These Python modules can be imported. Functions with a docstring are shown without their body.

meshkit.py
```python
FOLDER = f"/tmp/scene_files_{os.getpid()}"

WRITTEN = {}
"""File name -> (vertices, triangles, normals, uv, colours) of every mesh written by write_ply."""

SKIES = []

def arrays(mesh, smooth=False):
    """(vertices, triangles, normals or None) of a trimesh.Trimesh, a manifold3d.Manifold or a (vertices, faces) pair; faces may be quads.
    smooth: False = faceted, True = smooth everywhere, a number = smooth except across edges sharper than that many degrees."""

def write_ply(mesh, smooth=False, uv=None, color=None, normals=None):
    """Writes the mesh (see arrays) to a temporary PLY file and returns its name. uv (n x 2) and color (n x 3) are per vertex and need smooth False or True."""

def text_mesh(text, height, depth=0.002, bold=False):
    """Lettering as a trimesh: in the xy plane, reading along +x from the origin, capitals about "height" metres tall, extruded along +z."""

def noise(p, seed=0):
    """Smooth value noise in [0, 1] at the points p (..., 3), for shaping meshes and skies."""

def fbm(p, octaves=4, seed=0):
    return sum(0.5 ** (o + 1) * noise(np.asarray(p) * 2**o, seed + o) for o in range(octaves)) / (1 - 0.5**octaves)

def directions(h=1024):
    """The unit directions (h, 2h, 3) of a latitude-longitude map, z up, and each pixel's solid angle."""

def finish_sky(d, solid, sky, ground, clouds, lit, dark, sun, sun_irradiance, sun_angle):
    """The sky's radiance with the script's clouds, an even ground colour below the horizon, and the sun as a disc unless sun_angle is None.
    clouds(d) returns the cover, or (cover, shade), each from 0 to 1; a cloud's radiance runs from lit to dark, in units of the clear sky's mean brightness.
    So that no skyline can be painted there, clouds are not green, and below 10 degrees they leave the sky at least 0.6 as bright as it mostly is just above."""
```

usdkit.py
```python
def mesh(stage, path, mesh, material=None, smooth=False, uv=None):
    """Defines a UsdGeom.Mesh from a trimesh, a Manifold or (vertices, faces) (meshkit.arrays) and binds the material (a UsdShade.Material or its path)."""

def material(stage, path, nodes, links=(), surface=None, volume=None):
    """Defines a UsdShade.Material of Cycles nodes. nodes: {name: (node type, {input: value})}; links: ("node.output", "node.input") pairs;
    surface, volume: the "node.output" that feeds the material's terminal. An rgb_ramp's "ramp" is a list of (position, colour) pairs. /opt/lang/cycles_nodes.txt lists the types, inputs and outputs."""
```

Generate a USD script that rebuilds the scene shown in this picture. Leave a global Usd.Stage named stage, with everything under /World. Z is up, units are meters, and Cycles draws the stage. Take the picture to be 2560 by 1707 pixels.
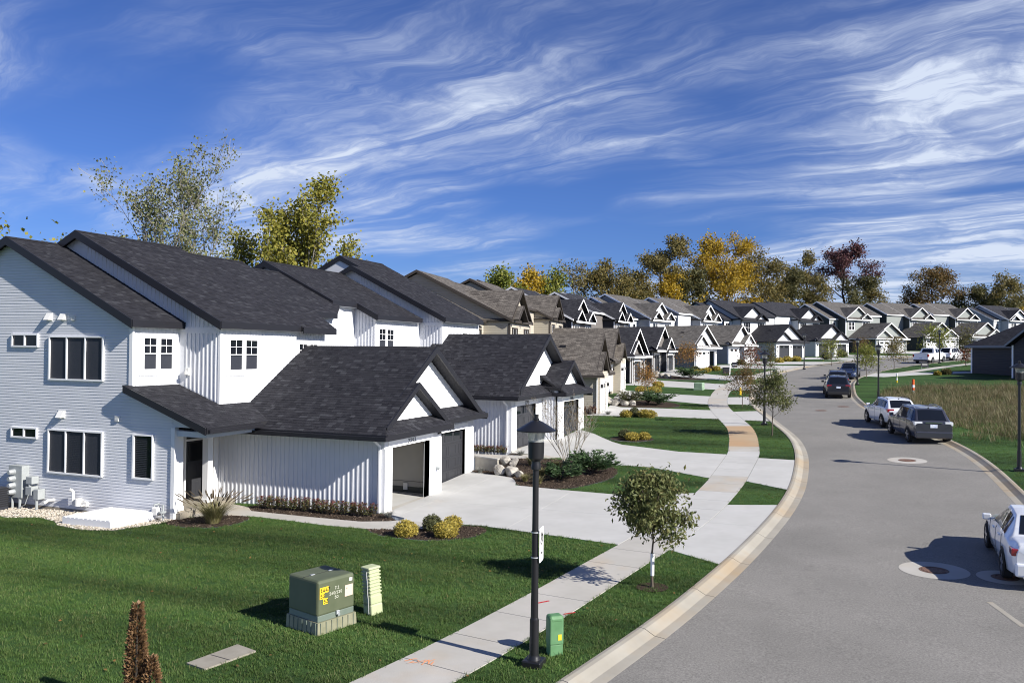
import math, random
import numpy as np
import shapely
from shapely.geometry import Polygon, LineString, Point, box as sbox
from shapely.ops import unary_union
import trimesh
import usdkit, meshkit
from pxr import Usd, UsdGeom, UsdLux, UsdShade, Gf, Sdf, Vt

stage = Usd.Stage.CreateInMemory()
UsdGeom.SetStageUpAxis(stage, UsdGeom.Tokens.z)
UsdGeom.SetStageMetersPerUnit(stage, 1.0)
UsdGeom.Xform.Define(stage, '/World')
UsdGeom.Scope.Define(stage, '/World/Looks')
Z0 = 5.5          # heights below are written relative to the eye; the eye stands 5.5 m above the ground datum

# ------------------------------------------------------------------ camera
FPX, PIT, ROL, TH = 2050., math.radians(.64), math.radians(-.5906), math.radians(21.5)
def _cam():
    ex = np.array([math.cos(TH), -math.sin(TH), 0]); ey = np.array([math.sin(TH), math.cos(TH), 0])
    cp, sp, cr, sr = math.cos(PIT), math.sin(PIT), math.cos(ROL), math.sin(ROL)
    A = np.array([[1, 0, 0], [0, cp, sp], [0, -sp, cp]]); B = np.array([[cr, 0, -sr], [0, 1, 0], [sr, 0, cr]])
    M = B @ A @ np.array([ex, ey, [0, 0, 1]]).T
    r, f, u = M
    cam = UsdGeom.Camera.Define(stage, '/World/Camera')
    m = Gf.Matrix4d(*r, 0, *u, 0, *(-f), 0, 0, 0, Z0, 1)
    cam.AddTransformOp().Set(m)
    cam.CreateHorizontalApertureAttr(36.0); cam.CreateVerticalApertureAttr(24.0)
    cam.CreateFocalLengthAttr(36.0 * FPX / 2560)
    cam.CreateClippingRangeAttr(Gf.Vec2f(.1, 5000))
    cam.CreateExposureAttr(0.75)
    return f
_cam()

# ------------------------------------------------------------------ sun and sky
SUN = np.array([.974, -.226]); SUN /= np.hypot(*SUN); EL = math.radians(32.5)
SUND = np.array([SUN[0] * math.cos(EL), SUN[1] * math.cos(EL), math.sin(EL)])
sun = UsdLux.DistantLight.Define(stage, '/World/Sun')
sun.CreateIntensityAttr(1.25); sun.CreateAngleAttr(.5); sun.CreateNormalizeAttr(True)
sun.CreateColorAttr(Gf.Vec3f(1, .955, .88))
_z = SUND; _x = np.cross([0, 0, 1], _z); _x /= np.linalg.norm(_x); _y = np.cross(_z, _x)
sun.AddTransformOp().Set(Gf.Matrix4d(*_x, 0, *_y, 0, *_z, 0, 0, 0, 60, 1))

def _n(sc, det=4., ro=.55, di=0.): return ("noise_texture", {"scale": sc, "detail": det, "roughness": ro, "distortion": di})
def _mp(scale, loc=(0, 0, 0), rot=0.): return ("mapping", {"mapping_type": "point", "scale": scale, "location": loc, "rotation": (0, 0, math.radians(rot))})
def _mr(a, b, c=0., d=1.): return ("map_range", {"range_type": "smoothstep", "from_min": a, "from_max": b, "to_min": c, "to_max": d, "clamp": True})
SKYN = {
    "tc": ("texture_coordinate", {}), "sep": ("separate_xyz", {}),
    "sky": ("sky_texture", {"sky_type": "single_scattering", "sun_disc": False, "sun_elevation": EL, "sun_rotation": math.atan2(SUND[0], SUND[1]),
                            "air_density": 1.0, "aerosol_density": .3, "ozone_density": 3.0, "altitude": 300.}),
    # the cirrus sheet: directions are carried to a level far above, x along the wind
    "zz": ("math", {"math_type": "add", "value2": .11}), "zm": ("math", {"math_type": "maximum", "value2": .03}),
    "px": ("math", {"math_type": "divide"}), "py": ("math", {"math_type": "divide"}), "pc": ("combine_xyz", {"z": 0.}),
    "rot": _mp((1, 1, 1), (0, 0, 0), 14),
    "w1": _n(.75, 2.), "w1s": ("mix_color", {"blend_type": "linear_light", "fac": .34, "use_clamp": False, "use_clamp_result": False}),
    "w2": _n(2.6, 3.), "w2s": ("mix_color", {"blend_type": "linear_light", "fac": .13, "use_clamp": False, "use_clamp_result": False}),
    # masses, hooks and fibres
    "m1": _mp((.46, .80, 1), (6.08, 1.08, .4)), "n1": _n(1., 3., .5), "r1": _mr(.33, .585),
    "m2": _mp((.55, 4.4, 1), (1.1, .3, 2.)), "n2": _n(1.6, 10., .66, .35), "r2": _mr(.31, .72),
    "m3": _mp((1.3, 2.0, 1), (5.1, 7.3, 1.)), "n3": _n(1.9, 9., .62, 1.2), "r3": _mr(.30, .72, .2, 1.),
    "c12": ("math", {"math_type": "multiply"}), "c123": ("math", {"math_type": "multiply"}),
    "veil": ("math", {"math_type": "multiply", "value2": .16}),
    "sum": ("math", {"math_type": "multiply_add", "value2": 1.75}),
    "fade": _mr(.0, .05, .35, 1.), "high": _mr(.27, .39, 1., .16), "cov0": ("math", {"math_type": "multiply"}),
    "cov": ("math", {"math_type": "multiply", "use_clamp": True}),
    "tint": ("mix_color", {"blend_type": "multiply", "fac": 1., "b": (.50, .71, 1.28), "use_clamp": False, "use_clamp_result": False}),
    "mix": ("mix_color", {"blend_type": "mix", "b": (8.2, 9.2, 11.2), "use_clamp": False, "use_clamp_result": False}),
    "bg": ("background_shader", {"strength": .05}),
}
SKYL = [("tc.generated", "sep.vector"), ("sep.z", "zz.value1"), ("zz.value", "zm.value1"),
        ("sep.x", "px.value1"), ("zm.value", "px.value2"), ("sep.y", "py.value1"), ("zm.value", "py.value2"),
        ("px.value", "pc.x"), ("py.value", "pc.y"), ("pc.vector", "rot.vector"),
        ("rot.vector", "w1.vector"), ("rot.vector", "w1s.a"), ("w1.color", "w1s.b"), ("w1s.result", "w2.vector"), ("w1s.result", "w2s.a"), ("w2.color", "w2s.b"),
        ("w1s.result", "m1.vector"), ("m1.vector", "n1.vector"), ("n1.fac", "r1.value"),
        ("w2s.result", "m2.vector"), ("m2.vector", "n2.vector"), ("n2.fac", "r2.value"),
        ("w2s.result", "m3.vector"), ("m3.vector", "n3.vector"), ("n3.fac", "r3.value"),
        ("r1.result", "c12.value1"), ("r2.result", "c12.value2"), ("c12.value", "c123.value1"), ("r3.result", "c123.value2"),
        ("r1.result", "veil.value1"), ("c123.value", "sum.value1"), ("veil.value", "sum.value3"),
        ("sep.z", "fade.value"), ("sep.z", "high.value"), ("sum.value", "cov0.value1"), ("high.result", "cov0.value2"), ("cov0.value", "cov.value1"), ("fade.result", "cov.value2"),
        ("sky.color", "tint.a"), ("tint.result", "mix.a"), ("cov.value", "mix.fac"), ("mix.result", "bg.color")]
skymat = usdkit.material(stage, '/World/Looks/sky', SKYN, SKYL, surface="bg.background")
dome = UsdLux.DomeLight.Define(stage, '/World/sky')
dome.CreateIntensityAttr(1.0)
UsdShade.MaterialBindingAPI.Apply(dome.GetPrim()).Bind(skymat)
dome.GetPrim().SetCustomDataByKey('kind', 'structure')

# ------------------------------------------------------------------ terrain height (eye-relative)
from scipy.interpolate import PchipInterpolator, splprep, splev
_p = PchipInterpolator([-60, -20, 13, 20, 28, 37, 49, 66, 80, 102, 115, 135, 150, 165, 180, 210, 300, 500, 900],
                       [-5.7, -5.55, -5.38, -5.3, -5.13, -4.7, -4.12, -3.6, -2.9, -1.9, -1.45, -.8, -.4, .25, .65, 1.1, 1.6, 2, 2])
SY = np.concatenate([np.arange(-60, 0, 10), np.arange(0, 60, 2.), np.arange(60, 220, 4.), [220, 240, 270, 300, 400, 500, 900]])
SZ = np.round(_p(SY), 3)
def gz(x, y): return np.interp(y, SY, SZ) + .02 * (np.asarray(x, float) + 4)

# ------------------------------------------------------------------ materials
def _rgb(c): return tuple(float(x) for x in c)
def pm(name, c1, c2=None, scale=3., rough=.7, spec=.3, bump=0., bscale=None, metallic=0., coat=0., detail=4., ramp=None, stretch=None, bdist=.02, lo=.35, hi=.65, space='pos'):
    """a painted or mineral surface: two tones mixed by noise over world or object position, with a little relief"""
    n = {"p": ("principled_bsdf", {"roughness": rough, "specular_ior_level": spec, "metallic": metallic, "coat_weight": coat})}
    l = []
    if c2 is None and bump == 0:
        n["p"][1]["base_color"] = _rgb(c1)
    else:
        n["g"] = ("geometry", {}) if space == 'pos' else ("texture_coordinate", {})
        src = "g.position" if space == 'pos' else "g.object"
        n["m"] = ("mapping", {"mapping_type": "point", "scale": stretch or (1, 1, 1)}); l.append((src, "m.vector"))
        if c2 is not None:
            n["t"] = ("noise_texture", {"scale": scale, "detail": detail, "roughness": .6}); l.append(("m.vector", "t.vector"))
            n["r"] = ("rgb_ramp", {"ramp": ramp or [(lo, _rgb(c1)), (hi, _rgb(c2))]}); l += [("t.fac", "r.fac"), ("r.color", "p.base_color")]
        else:
            n["p"][1]["base_color"] = _rgb(c1)
        if bump:
            n["b"] = ("noise_texture", {"scale": bscale or scale * 4, "detail": 4.}); l.append(("m.vector", "b.vector"))
            n["bb"] = ("bump", {"strength": bump, "distance": bdist}); l += [("b.fac", "bb.height"), ("bb.normal", "p.normal")]
    return usdkit.material(stage, '/World/Looks/' + name, n, l, surface="p.BSDF")

def leafmat(name, cols, trans=.3, rough=.55):
    """leaves: a tone per leaf (island) and some light through the blade"""
    st = [(i / max(1, len(cols) - 1), _rgb(c)) for i, c in enumerate(cols)]
    n = {"a": ("attribute", {"attribute": "rnd"}), "r": ("rgb_ramp", {"ramp": st}), "p": ("principled_bsdf", {"roughness": rough, "specular_ior_level": .25}),
         "t": ("translucent_bsdf", {}), "x": ("mix_closure", {"fac": trans})}
    l = [("a.fac", "r.fac"), ("r.color", "p.base_color"), ("r.color", "t.color"), ("p.BSDF", "x.closure1"), ("t.BSDF", "x.closure2")]
    return usdkit.material(stage, '/World/Looks/' + name, n, l, surface="x.closure")

def islandmat(name, cols, rough=.8, spec=.2, bump=.0, bscale=40., bdist=.01):
    st = [(i / max(1, len(cols) - 1), _rgb(c)) for i, c in enumerate(cols)]
    n = {"a": ("attribute", {"attribute": "rnd"}), "g": ("geometry", {}), "r": ("rgb_ramp", {"ramp": st}), "n": ("noise_texture", {"scale": bscale, "detail": 3.}),
         "mm": ("mix_color", {"blend_type": "multiply", "fac": .5}), "gr": ("rgb_ramp", {"ramp": [(.3, (.55,) * 3), (.7, (1.2,) * 3)]}),
         "p": ("principled_bsdf", {"roughness": rough, "specular_ior_level": spec})}
    l = [("a.fac", "r.fac"), ("g.position", "n.vector"), ("n.fac", "gr.fac"), ("r.color", "mm.a"), ("gr.color", "mm.b"), ("mm.result", "p.base_color")]
    if bump:
        n["b"] = ("bump", {"strength": bump, "distance": bdist}); l += [("n.fac", "b.height"), ("b.normal", "p.normal")]
    return usdkit.material(stage, '/World/Looks/' + name, n, l, surface="p.BSDF")

def shinglemat(name, cols, mortar):
    """laminated shingles on far roofs from the roof's own uv (metres along the eave, metres up the slope)"""
    n = {"uv": ("texture_coordinate", {}), "m": ("mapping", {"mapping_type": "point", "scale": (1, 1, 1)}),
         "b": ("brick_texture", {"scale": 1., "color1": _rgb(cols[0]), "color2": _rgb(cols[1]), "mortar": _rgb(mortar), "mortar_size": .012, "mortar_smooth": .3, "brick_width": .34, "row_height": .145, "offset": .37, "bias": -.1}),
         "n": ("noise_texture", {"scale": 2.2, "detail": 5.}), "gr": ("rgb_ramp", {"ramp": [(.3, (.7,) * 3), (.7, (1.25,) * 3)]}),
         "x": ("mix_color", {"blend_type": "multiply", "fac": .8}), "bp": ("bump", {"strength": .7, "distance": .02}),
         "p": ("principled_bsdf", {"roughness": .82, "specular_ior_level": .25})}
    l = [("uv.UV", "m.vector"), ("m.vector", "b.vector"), ("m.vector", "n.vector"), ("n.fac", "gr.fac"), ("b.color", "x.a"), ("gr.color", "x.b"), ("x.result", "p.base_color"),
         ("b.fac", "bp.height"), ("bp.normal", "p.normal")]
    n["bp"][1]["invert"] = True
    return usdkit.material(stage, '/World/Looks/' + name, n, l, surface="p.BSDF")

def lapmat(name, c, pitch=.1):
    """lap siding on far walls: boards by height in the wall"""
    n = {"g": ("texture_coordinate", {}), "s": ("separate_xyz", {}), "d": ("math", {"math_type": "divide", "value2": pitch}), "f": ("math", {"math_type": "fraction"}),
         "r": ("rgb_ramp", {"ramp": [(0, (.0,) * 3), (.12, (1,) * 3), (1, (.75,) * 3)]}), "bp": ("bump", {"strength": .9, "distance": .02}),
         "p": ("principled_bsdf", {"roughness": .55, "specular_ior_level": .3, "base_color": _rgb(c)})}
    l = [("g.object", "s.vector"), ("s.z", "d.value1"), ("d.value", "f.value1"), ("f.value", "r.fac"), ("r.color", "bp.height"), ("bp.normal", "p.normal")]
    return usdkit.material(stage, '/World/Looks/' + name, n, l, surface="p.BSDF")

def paintmat(name, c, rough=.35, metallic=0., coat=1.):
    return usdkit.material(stage, '/World/Looks/' + name, {"p": ("principled_bsdf", {"base_color": _rgb(c), "roughness": rough, "metallic": metallic, "coat_weight": coat, "coat_roughness": .04})}, [], surface="p.BSDF")

def glassmat(name, tint=(.008, .010, .014), rough=.03):
    return usdkit.material(stage, '/World/Looks/' + name, {"p": ("principled_bsdf", {"base_color": _rgb(tint), "roughness": rough, "specular_ior_level": .45})}, [], surface="p.BSDF")

def panemat(name):
    n = {"f": ("fresnel", {"IOR": 1.6}), "t": ("transparent_bsdf", {"color": (.75, .8, .8)}), "g": ("glossy_bsdf", {"roughness": .02, "color": (1, 1, 1)}), "x": ("mix_closure", {})}
    return usdkit.material(stage, '/World/Looks/' + name, n, [("f.fac", "x.fac"), ("t.BSDF", "x.closure1"), ("g.BSDF", "x.closure2")], surface="x.closure")

MT = {}
def _mats():
    T = MT
    T['asphalt'] = usdkit.material(stage, '/World/Looks/asphalt', {
        "g": ("geometry", {}), "n1": ("noise_texture", {"scale": .35, "detail": 5., "roughness": .6}), "n2": ("noise_texture", {"scale": 26., "detail": 5., "roughness": .8}),
        "r1": ("rgb_ramp", {"ramp": [(.3, (.175, .168, .154)), (.7, (.225, .215, .198))]}), "r2": ("rgb_ramp", {"ramp": [(.32, (.5,) * 3), (.68, (1.45,) * 3)]}),
        "st": ("noise_texture", {"scale": .9, "detail": 6., "roughness": .7}), "rs": ("rgb_ramp", {"ramp": [(.28, (.72,) * 3), (.36, (1,) * 3)]}),
        "x": ("mix_color", {"blend_type": "multiply", "fac": .8}), "y": ("mix_color", {"blend_type": "multiply", "fac": .8}),
        "b": ("bump", {"strength": .5, "distance": .01}), "p": ("principled_bsdf", {"roughness": .85, "specular_ior_level": .25})},
        [("g.position", "n1.vector"), ("g.position", "n2.vector"), ("g.position", "st.vector"), ("n1.fac", "r1.fac"), ("n2.fac", "r2.fac"), ("st.fac", "rs.fac"), ("r1.color", "x.a"), ("r2.color", "x.b"), ("x.result", "y.a"), ("rs.color", "y.b"),
         ("y.result", "p.base_color"), ("n2.fac", "b.height"), ("b.normal", "p.normal")], surface="p.BSDF")
    def conc(name, a, b, stain, amt, scale=.7):
        return usdkit.material(stage, '/World/Looks/' + name, {
            "g": ("geometry", {}), "n1": ("noise_texture", {"scale": scale, "detail": 6., "roughness": .65}), "n2": ("noise_texture", {"scale": 40., "detail": 3.}),
            "r1": ("rgb_ramp", {"ramp": [(.3, a), (.7, b)]}), "n3": ("noise_texture", {"scale": .33, "detail": 4., "roughness": .6}),
            "r3": ("rgb_ramp", {"ramp": [(.5 - amt, (0, 0, 0)), (.75 - amt * .6, (1, 1, 1))]}), "x": ("mix_color", {"blend_type": "mix", "b": stain}), "br": ("rgb_to_bw", {}), "sc": ("math", {"math_type": "multiply", "value2": .75}),
            "b": ("bump", {"strength": .3, "distance": .006}), "p": ("principled_bsdf", {"roughness": .82, "specular_ior_level": .25})},
            [("g.position", "n1.vector"), ("g.position", "n2.vector"), ("g.position", "n3.vector"), ("n1.fac", "r1.fac"), ("n3.fac", "r3.fac"), ("r3.color", "br.color"), ("br.val", "sc.value1"), ("sc.value", "x.fac"), ("r1.color", "x.a"), ("x.result", "p.base_color"), ("n2.fac", "b.height"), ("b.normal", "p.normal")], surface="p.BSDF")
    T['concrete'] = conc('concrete', (.40, .395, .375), (.47, .465, .445), (.46, .39, .30), -.18)
    T['walk'] = conc('walk_concrete', (.36, .345, .31), (.44, .42, .385), (.42, .32, .205), -.02)
    T['walk_rust'] = conc('walk_concrete_rusty', (.36, .28, .185), (.41, .31, .20), (.40, .25, .135), .2)
    T['kerb'] = conc('kerb_concrete', (.27, .25, .21), (.34, .32, .275), (.33, .23, .12), .05, .6)
    T['oldconc'] = conc('old_concrete', (.24, .22, .18), (.31, .29, .245), (.22, .18, .13), .05, 2.)
    T['lawn'] = usdkit.material(stage, '/World/Looks/lawn', {
        "g": ("geometry", {}), "n1": ("noise_texture", {"scale": .22, "detail": 4., "roughness": .6}), "n2": ("noise_texture", {"scale": 22., "detail": 5., "roughness": .75}),
        "m": ("mapping", {"mapping_type": "point", "rotation": (0, 0, math.radians(35)), "scale": (.06, .62, 1)}), "n4": ("noise_texture", {"scale": 1., "detail": 2.}),
        "r1": ("rgb_ramp", {"ramp": [(.3, (.03, .07, .016)), (.72, (.054, .104, .026))]}), "r2": ("rgb_ramp", {"ramp": [(.3, (.35,) * 3), (.72, (1.5,) * 3)]}), "r4": ("rgb_ramp", {"ramp": [(.36, (.62,) * 3), (.62, (1.2,) * 3)]}),
        "x": ("mix_color", {"blend_type": "multiply", "fac": .85}), "y": ("mix_color", {"blend_type": "multiply", "fac": 1.}), "b": ("bump", {"strength": .9, "distance": .05}), "p": ("principled_bsdf", {"roughness": .8, "specular_ior_level": .15})},
        [("g.position", "n1.vector"), ("g.position", "n2.vector"), ("g.position", "m.vector"), ("m.vector", "n4.vector"), ("n1.fac", "r1.fac"), ("n2.fac", "r2.fac"), ("n4.fac", "r4.fac"), ("r1.color", "x.a"), ("r2.color", "x.b"), ("x.result", "y.a"), ("r4.color", "y.b"), ("y.result", "p.base_color"), ("n2.fac", "b.height"), ("b.normal", "p.normal")], surface="p.BSDF")
    T['mulch'] = pm('mulch', (.025, .018, .014), (.085, .062, .045), 30., .95, .1, .9, 40., bdist=.05)
    T['gravelbed'] = pm('gravel_bed', (.12, .10, .08), (.4, .36, .29), 25., .9, .1, .9, 25., bdist=.04)
    T['pebble'] = islandmat('pebble', [(.30, .26, .2), (.48, .43, .35), (.62, .58, .5), (.4, .36, .31), (.55, .47, .36)])
    T['chip'] = islandmat('bark_chip', [(.03, .02, .015), (.09, .065, .045), (.05, .035, .027), (.15, .115, .085)])
    T['drysoil'] = pm('dry_soil', (.075, .058, .032), (.17, .135, .078), 1.5, .95, .1, .6, 12., bdist=.06)
    T['dryfield'] = pm('dry_field', (.06, .07, .02), (.15, .12, .06), .5, .95, .1, .8, 8., bdist=.08)
    T['white'] = pm('white_siding', (.62, .63, .66), (.66, .67, .69), .8, .5, .3)
    T['trim'] = pm('white_trim', (.80, .80, .80), None, rough=.45)
    T['black'] = pm('black_trim', (.016, .016, .02), None, rough=.45, spec=.35)
    T['browntrim'] = pm('brown_trim', (.05, .042, .036), None, rough=.5)
    T['soffit'] = pm('dark_soffit', (.03, .03, .034), None, rough=.7)
    T['shingle'] = islandmat('black_shingle', [(.012, .012, .016), (.017, .017, .022), (.022, .022, .027), (.017, .017, .022), (.027, .027, .033), (.02, .02, .025), (.044, .045, .052)], .85, .25, .5, 220., .004)
    T['shingle_base'] = pm('shingle_underlay', (.018, .018, .021), None, rough=.9)
    T['shblack'] = shinglemat('black_shingle_far', [(.018, .018, .023), (.042, .042, .048)], (.012, .012, .014))
    T['shtan'] = shinglemat('brown_shingle_far', [(.075, .066, .058), (.16, .143, .125)], (.03, .026, .022))
    T['shgrey'] = shinglemat('grey_brown_shingle_far', [(.08, .074, .068), (.15, .14, .13)], (.035, .032, .03))
    for k, c in dict(navy=(.022, .024, .032), slate=(.17, .185, .205), sage=(.26, .28, .265), darkgreen=(.035, .044, .044), tan=(.36, .33, .27), olive=(.085, .09, .08), whitefar=(.74, .75, .76), greyfar=(.33, .36, .38), cream=(.5, .45, .37), charcoal=(.03, .032, .04), taupe=(.17, .155, .145)).items():
        T['lap_' + k] = lapmat('lap_' + k, c, .17)
        T['flat_' + k] = pm('paint_' + k, c, None, rough=.55)
    T['door'] = pm('charcoal_door', (.032, .033, .038), None, rough=.45, spec=.4)
    T['doorwhite'] = pm('white_door', (.76, .76, .76), None, rough=.45)
    T['glass'] = glassmat('dark_glass')
    T['screen'] = pm('insect_screen', (.026, .029, .038), (.04, .043, .054), 60., .5, .3)
    T['blind'] = pm('window_blind', (.16, .2, .19), None, rough=.6)
    T['pane'] = panemat('clear_pane')
    T['steel'] = pm('galvanised', (.42, .44, .45), (.5, .52, .53), 8., .45, .5, metallic=.5)
    T['pvc'] = pm('white_plastic', (.72, .71, .68), None, rough=.4)
    T['meter'] = pm('meter_grey', (.30, .32, .32), (.34, .36, .36), 4., .5)
    T['blackmetal'] = pm('black_metal', (.011, .011, .013), None, rough=.38, spec=.5)
    T['frost'] = usdkit.material(stage, '/World/Looks/lamp_glass', {"p": ("principled_bsdf", {"base_color": (.78, .8, .78), "roughness": .18, "transmission_weight": .75, "ior": 1.45})}, [], surface="p.BSDF")
    T['green'] = pm('green_cabinet', (.082, .098, .056), (.10, .115, .068), 2., .5, .35)
    T['cabbase'] = pm('cabinet_base', (.19, .19, .12), (.24, .235, .16), 5., .7)
    T['greentop'] = pm('green_cabinet_top', (.12, .155, .125), (.15, .18, .15), 3., .45, .4)
    T['greenpale'] = pm('pale_green_plastic', (.36, .40, .23), (.42, .46, .28), 3., .55)
    T['greenmid'] = pm('mid_green_plastic', (.09, .2, .09), (.12, .25, .12), 3., .5)
    T['greenfar'] = pm('mint_green_cabinet', (.22, .32, .22), (.27, .37, .26), 2., .5)
    T['yellow'] = pm('yellow_label', (.75, .5, .03), None, rough=.5)
    T['lettering'] = pm('pale_lettering', (.6, .6, .5), None, rough=.6)
    T['ink'] = pm('black_ink', (.012, .012, .012), None, rough=.6)
    T['red'] = pm('red_paint', (.5, .03, .03), None, rough=.5)
    T['sticker'] = pm('sticker', (.62, .48, .38), None, rough=.5)
    T['orange'] = pm('orange_paint', (.75, .25, .08), (.42, .38, .33), 9., .7)
    T['orangepost'] = pm('orange_plastic', (.75, .13, .03), None, rough=.5)
    T['rock'] = pm('boulder', (.22, .20, .17), (.50, .47, .42), 2.5, .85, .2, .7, 9., bdist=.08, space='obj')
    T['bark'] = pm('bark', (.07, .055, .042), (.16, .135, .11), 8., .9, .1, .6, 20., stretch=(1, 1, .25), bdist=.03)
    T['barkpale'] = pm('pale_bark', (.2, .18, .15), (.36, .33, .28), 6., .9, .1)
    T['barkdark'] = pm('dark_bark', (.03, .026, .022), (.07, .06, .05), 6., .9, .1)
    T['rubber'] = pm('rubber', (.014, .014, .015), None, rough=.8)
    T['rim'] = pm('alloy_rim', (.5, .5, .52), None, rough=.3, metallic=.9)
    T['chrome'] = pm('chrome', (.7, .7, .72), None, rough=.12, metallic=1.)
    T['plastic'] = pm('black_plastic', (.018, .018, .02), None, rough=.6)
    T['taillight'] = paintmat('tail_light', (.25, .01, .015), .15)
    T['headlight'] = paintmat('head_light', (.6, .62, .65), .1)
    T['plate'] = pm('licence_plate', (.7, .72, .76), (.35, .42, .6), 14., .5)
    T['iron'] = pm('rusty_iron', (.11, .06, .04), (.2, .12, .09), 14., .7, .3, .6, 40.)
    T['bluebin'] = pm('blue_bin', (.03, .03, .28), None, rough=.5)
    T['grassblade'] = usdkit.material(stage, '/World/Looks/grass_blade', {
        "a": ("attribute", {"attribute": "rnd"}), "o": ("object_info", {}), "g": ("geometry", {}), "r": ("rgb_ramp", {"ramp": [(0, (.040, .080, .018)), (.3, (.070, .126, .030)), (.55, (.105, .165, .048)), (.85, (.058, .105, .026)), (1, (.20, .20, .09))]}),
        "m": ("mapping", {"mapping_type": "point", "rotation": (0, 0, math.radians(35)), "scale": (.06, .62, 1)}), "n4": ("noise_texture", {"scale": 1., "detail": 2.}), "r4": ("rgb_ramp", {"ramp": [(.36, (.55,) * 3), (.62, (1.3,) * 3)]}),
        "n5": ("noise_texture", {"scale": .8, "detail": 4.}), "r5": ("rgb_ramp", {"ramp": [(.35, (.85, .95, .8)), (.65, (1.15, 1.05, 1.1))]}), "x": ("mix_color", {"blend_type": "multiply", "fac": 1.}), "y": ("mix_color", {"blend_type": "multiply", "fac": 1.}),
        "p": ("principled_bsdf", {"roughness": .6, "specular_ior_level": .25}), "t": ("translucent_bsdf", {}), "c": ("mix_closure", {"fac": .3})},
        [("a.fac", "r.fac"), ("g.position", "m.vector"), ("m.vector", "n4.vector"), ("n4.fac", "r4.fac"), ("g.position", "n5.vector"), ("n5.fac", "r5.fac"), ("r.color", "x.a"), ("r4.color", "x.b"), ("x.result", "y.a"), ("r5.color", "y.b"), ("y.result", "p.base_color"), ("y.result", "t.color"), ("p.BSDF", "c.closure1"), ("t.BSDF", "c.closure2")], surface="c.closure")
    _old = (lambda *a, **k: None)('grass_blade', [(.035, .085, .016), (.065, .135, .028), (.10, .175, .045), (.055, .11, .022), (.16, .19, .07)], .25)
    T['dryblade'] = leafmat('dry_grass_blade', [(.15, .12, .06), (.24, .19, .105), (.09, .10, .035), (.33, .28, .17), (.12, .11, .05), (.2, .15, .08)], .25)
    T['leaf_young'] = leafmat('leaf_young_tree', [(.07, .09, .028), (.12, .14, .048), (.18, .19, .075), (.09, .11, .035), (.2, .18, .07)])
    T['leaf_cotton'] = leafmat('leaf_cottonwood', [(.12, .14, .055), (.19, .2, .085), (.27, .27, .13), (.15, .17, .07)], .35)
    T['leaf_cotton2'] = leafmat('leaf_cottonwood_yellow', [(.17, .18, .035), (.27, .26, .05), (.36, .31, .06), (.2, .21, .04)], .4)
    T['leaf_gold'] = leafmat('leaf_gold', [(.40, .27, .025), (.50, .33, .03), (.32, .23, .03), (.26, .2, .03), (.56, .37, .04)], .38)
    T['leaf_olive'] = leafmat('leaf_olive', [(.14, .12, .04), (.21, .17, .055), (.10, .095, .035), (.25, .18, .055)])
    T['leaf_dark'] = leafmat('leaf_dark_olive', [(.07, .075, .032), (.11, .11, .042), (.15, .13, .05), (.09, .09, .035)])
    T['leaf_brown'] = leafmat('leaf_brown', [(.14, .085, .035), (.2, .12, .04), (.1, .075, .03), (.16, .13, .04)])
    T['leaf_red'] = leafmat('leaf_red', [(.14, .04, .03), (.22, .07, .035), (.1, .06, .03), (.18, .10, .04)])
    T['leaf_purple'] = leafmat('leaf_purple', [(.10, .045, .05), (.15, .06, .065), (.07, .05, .04)])
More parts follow.
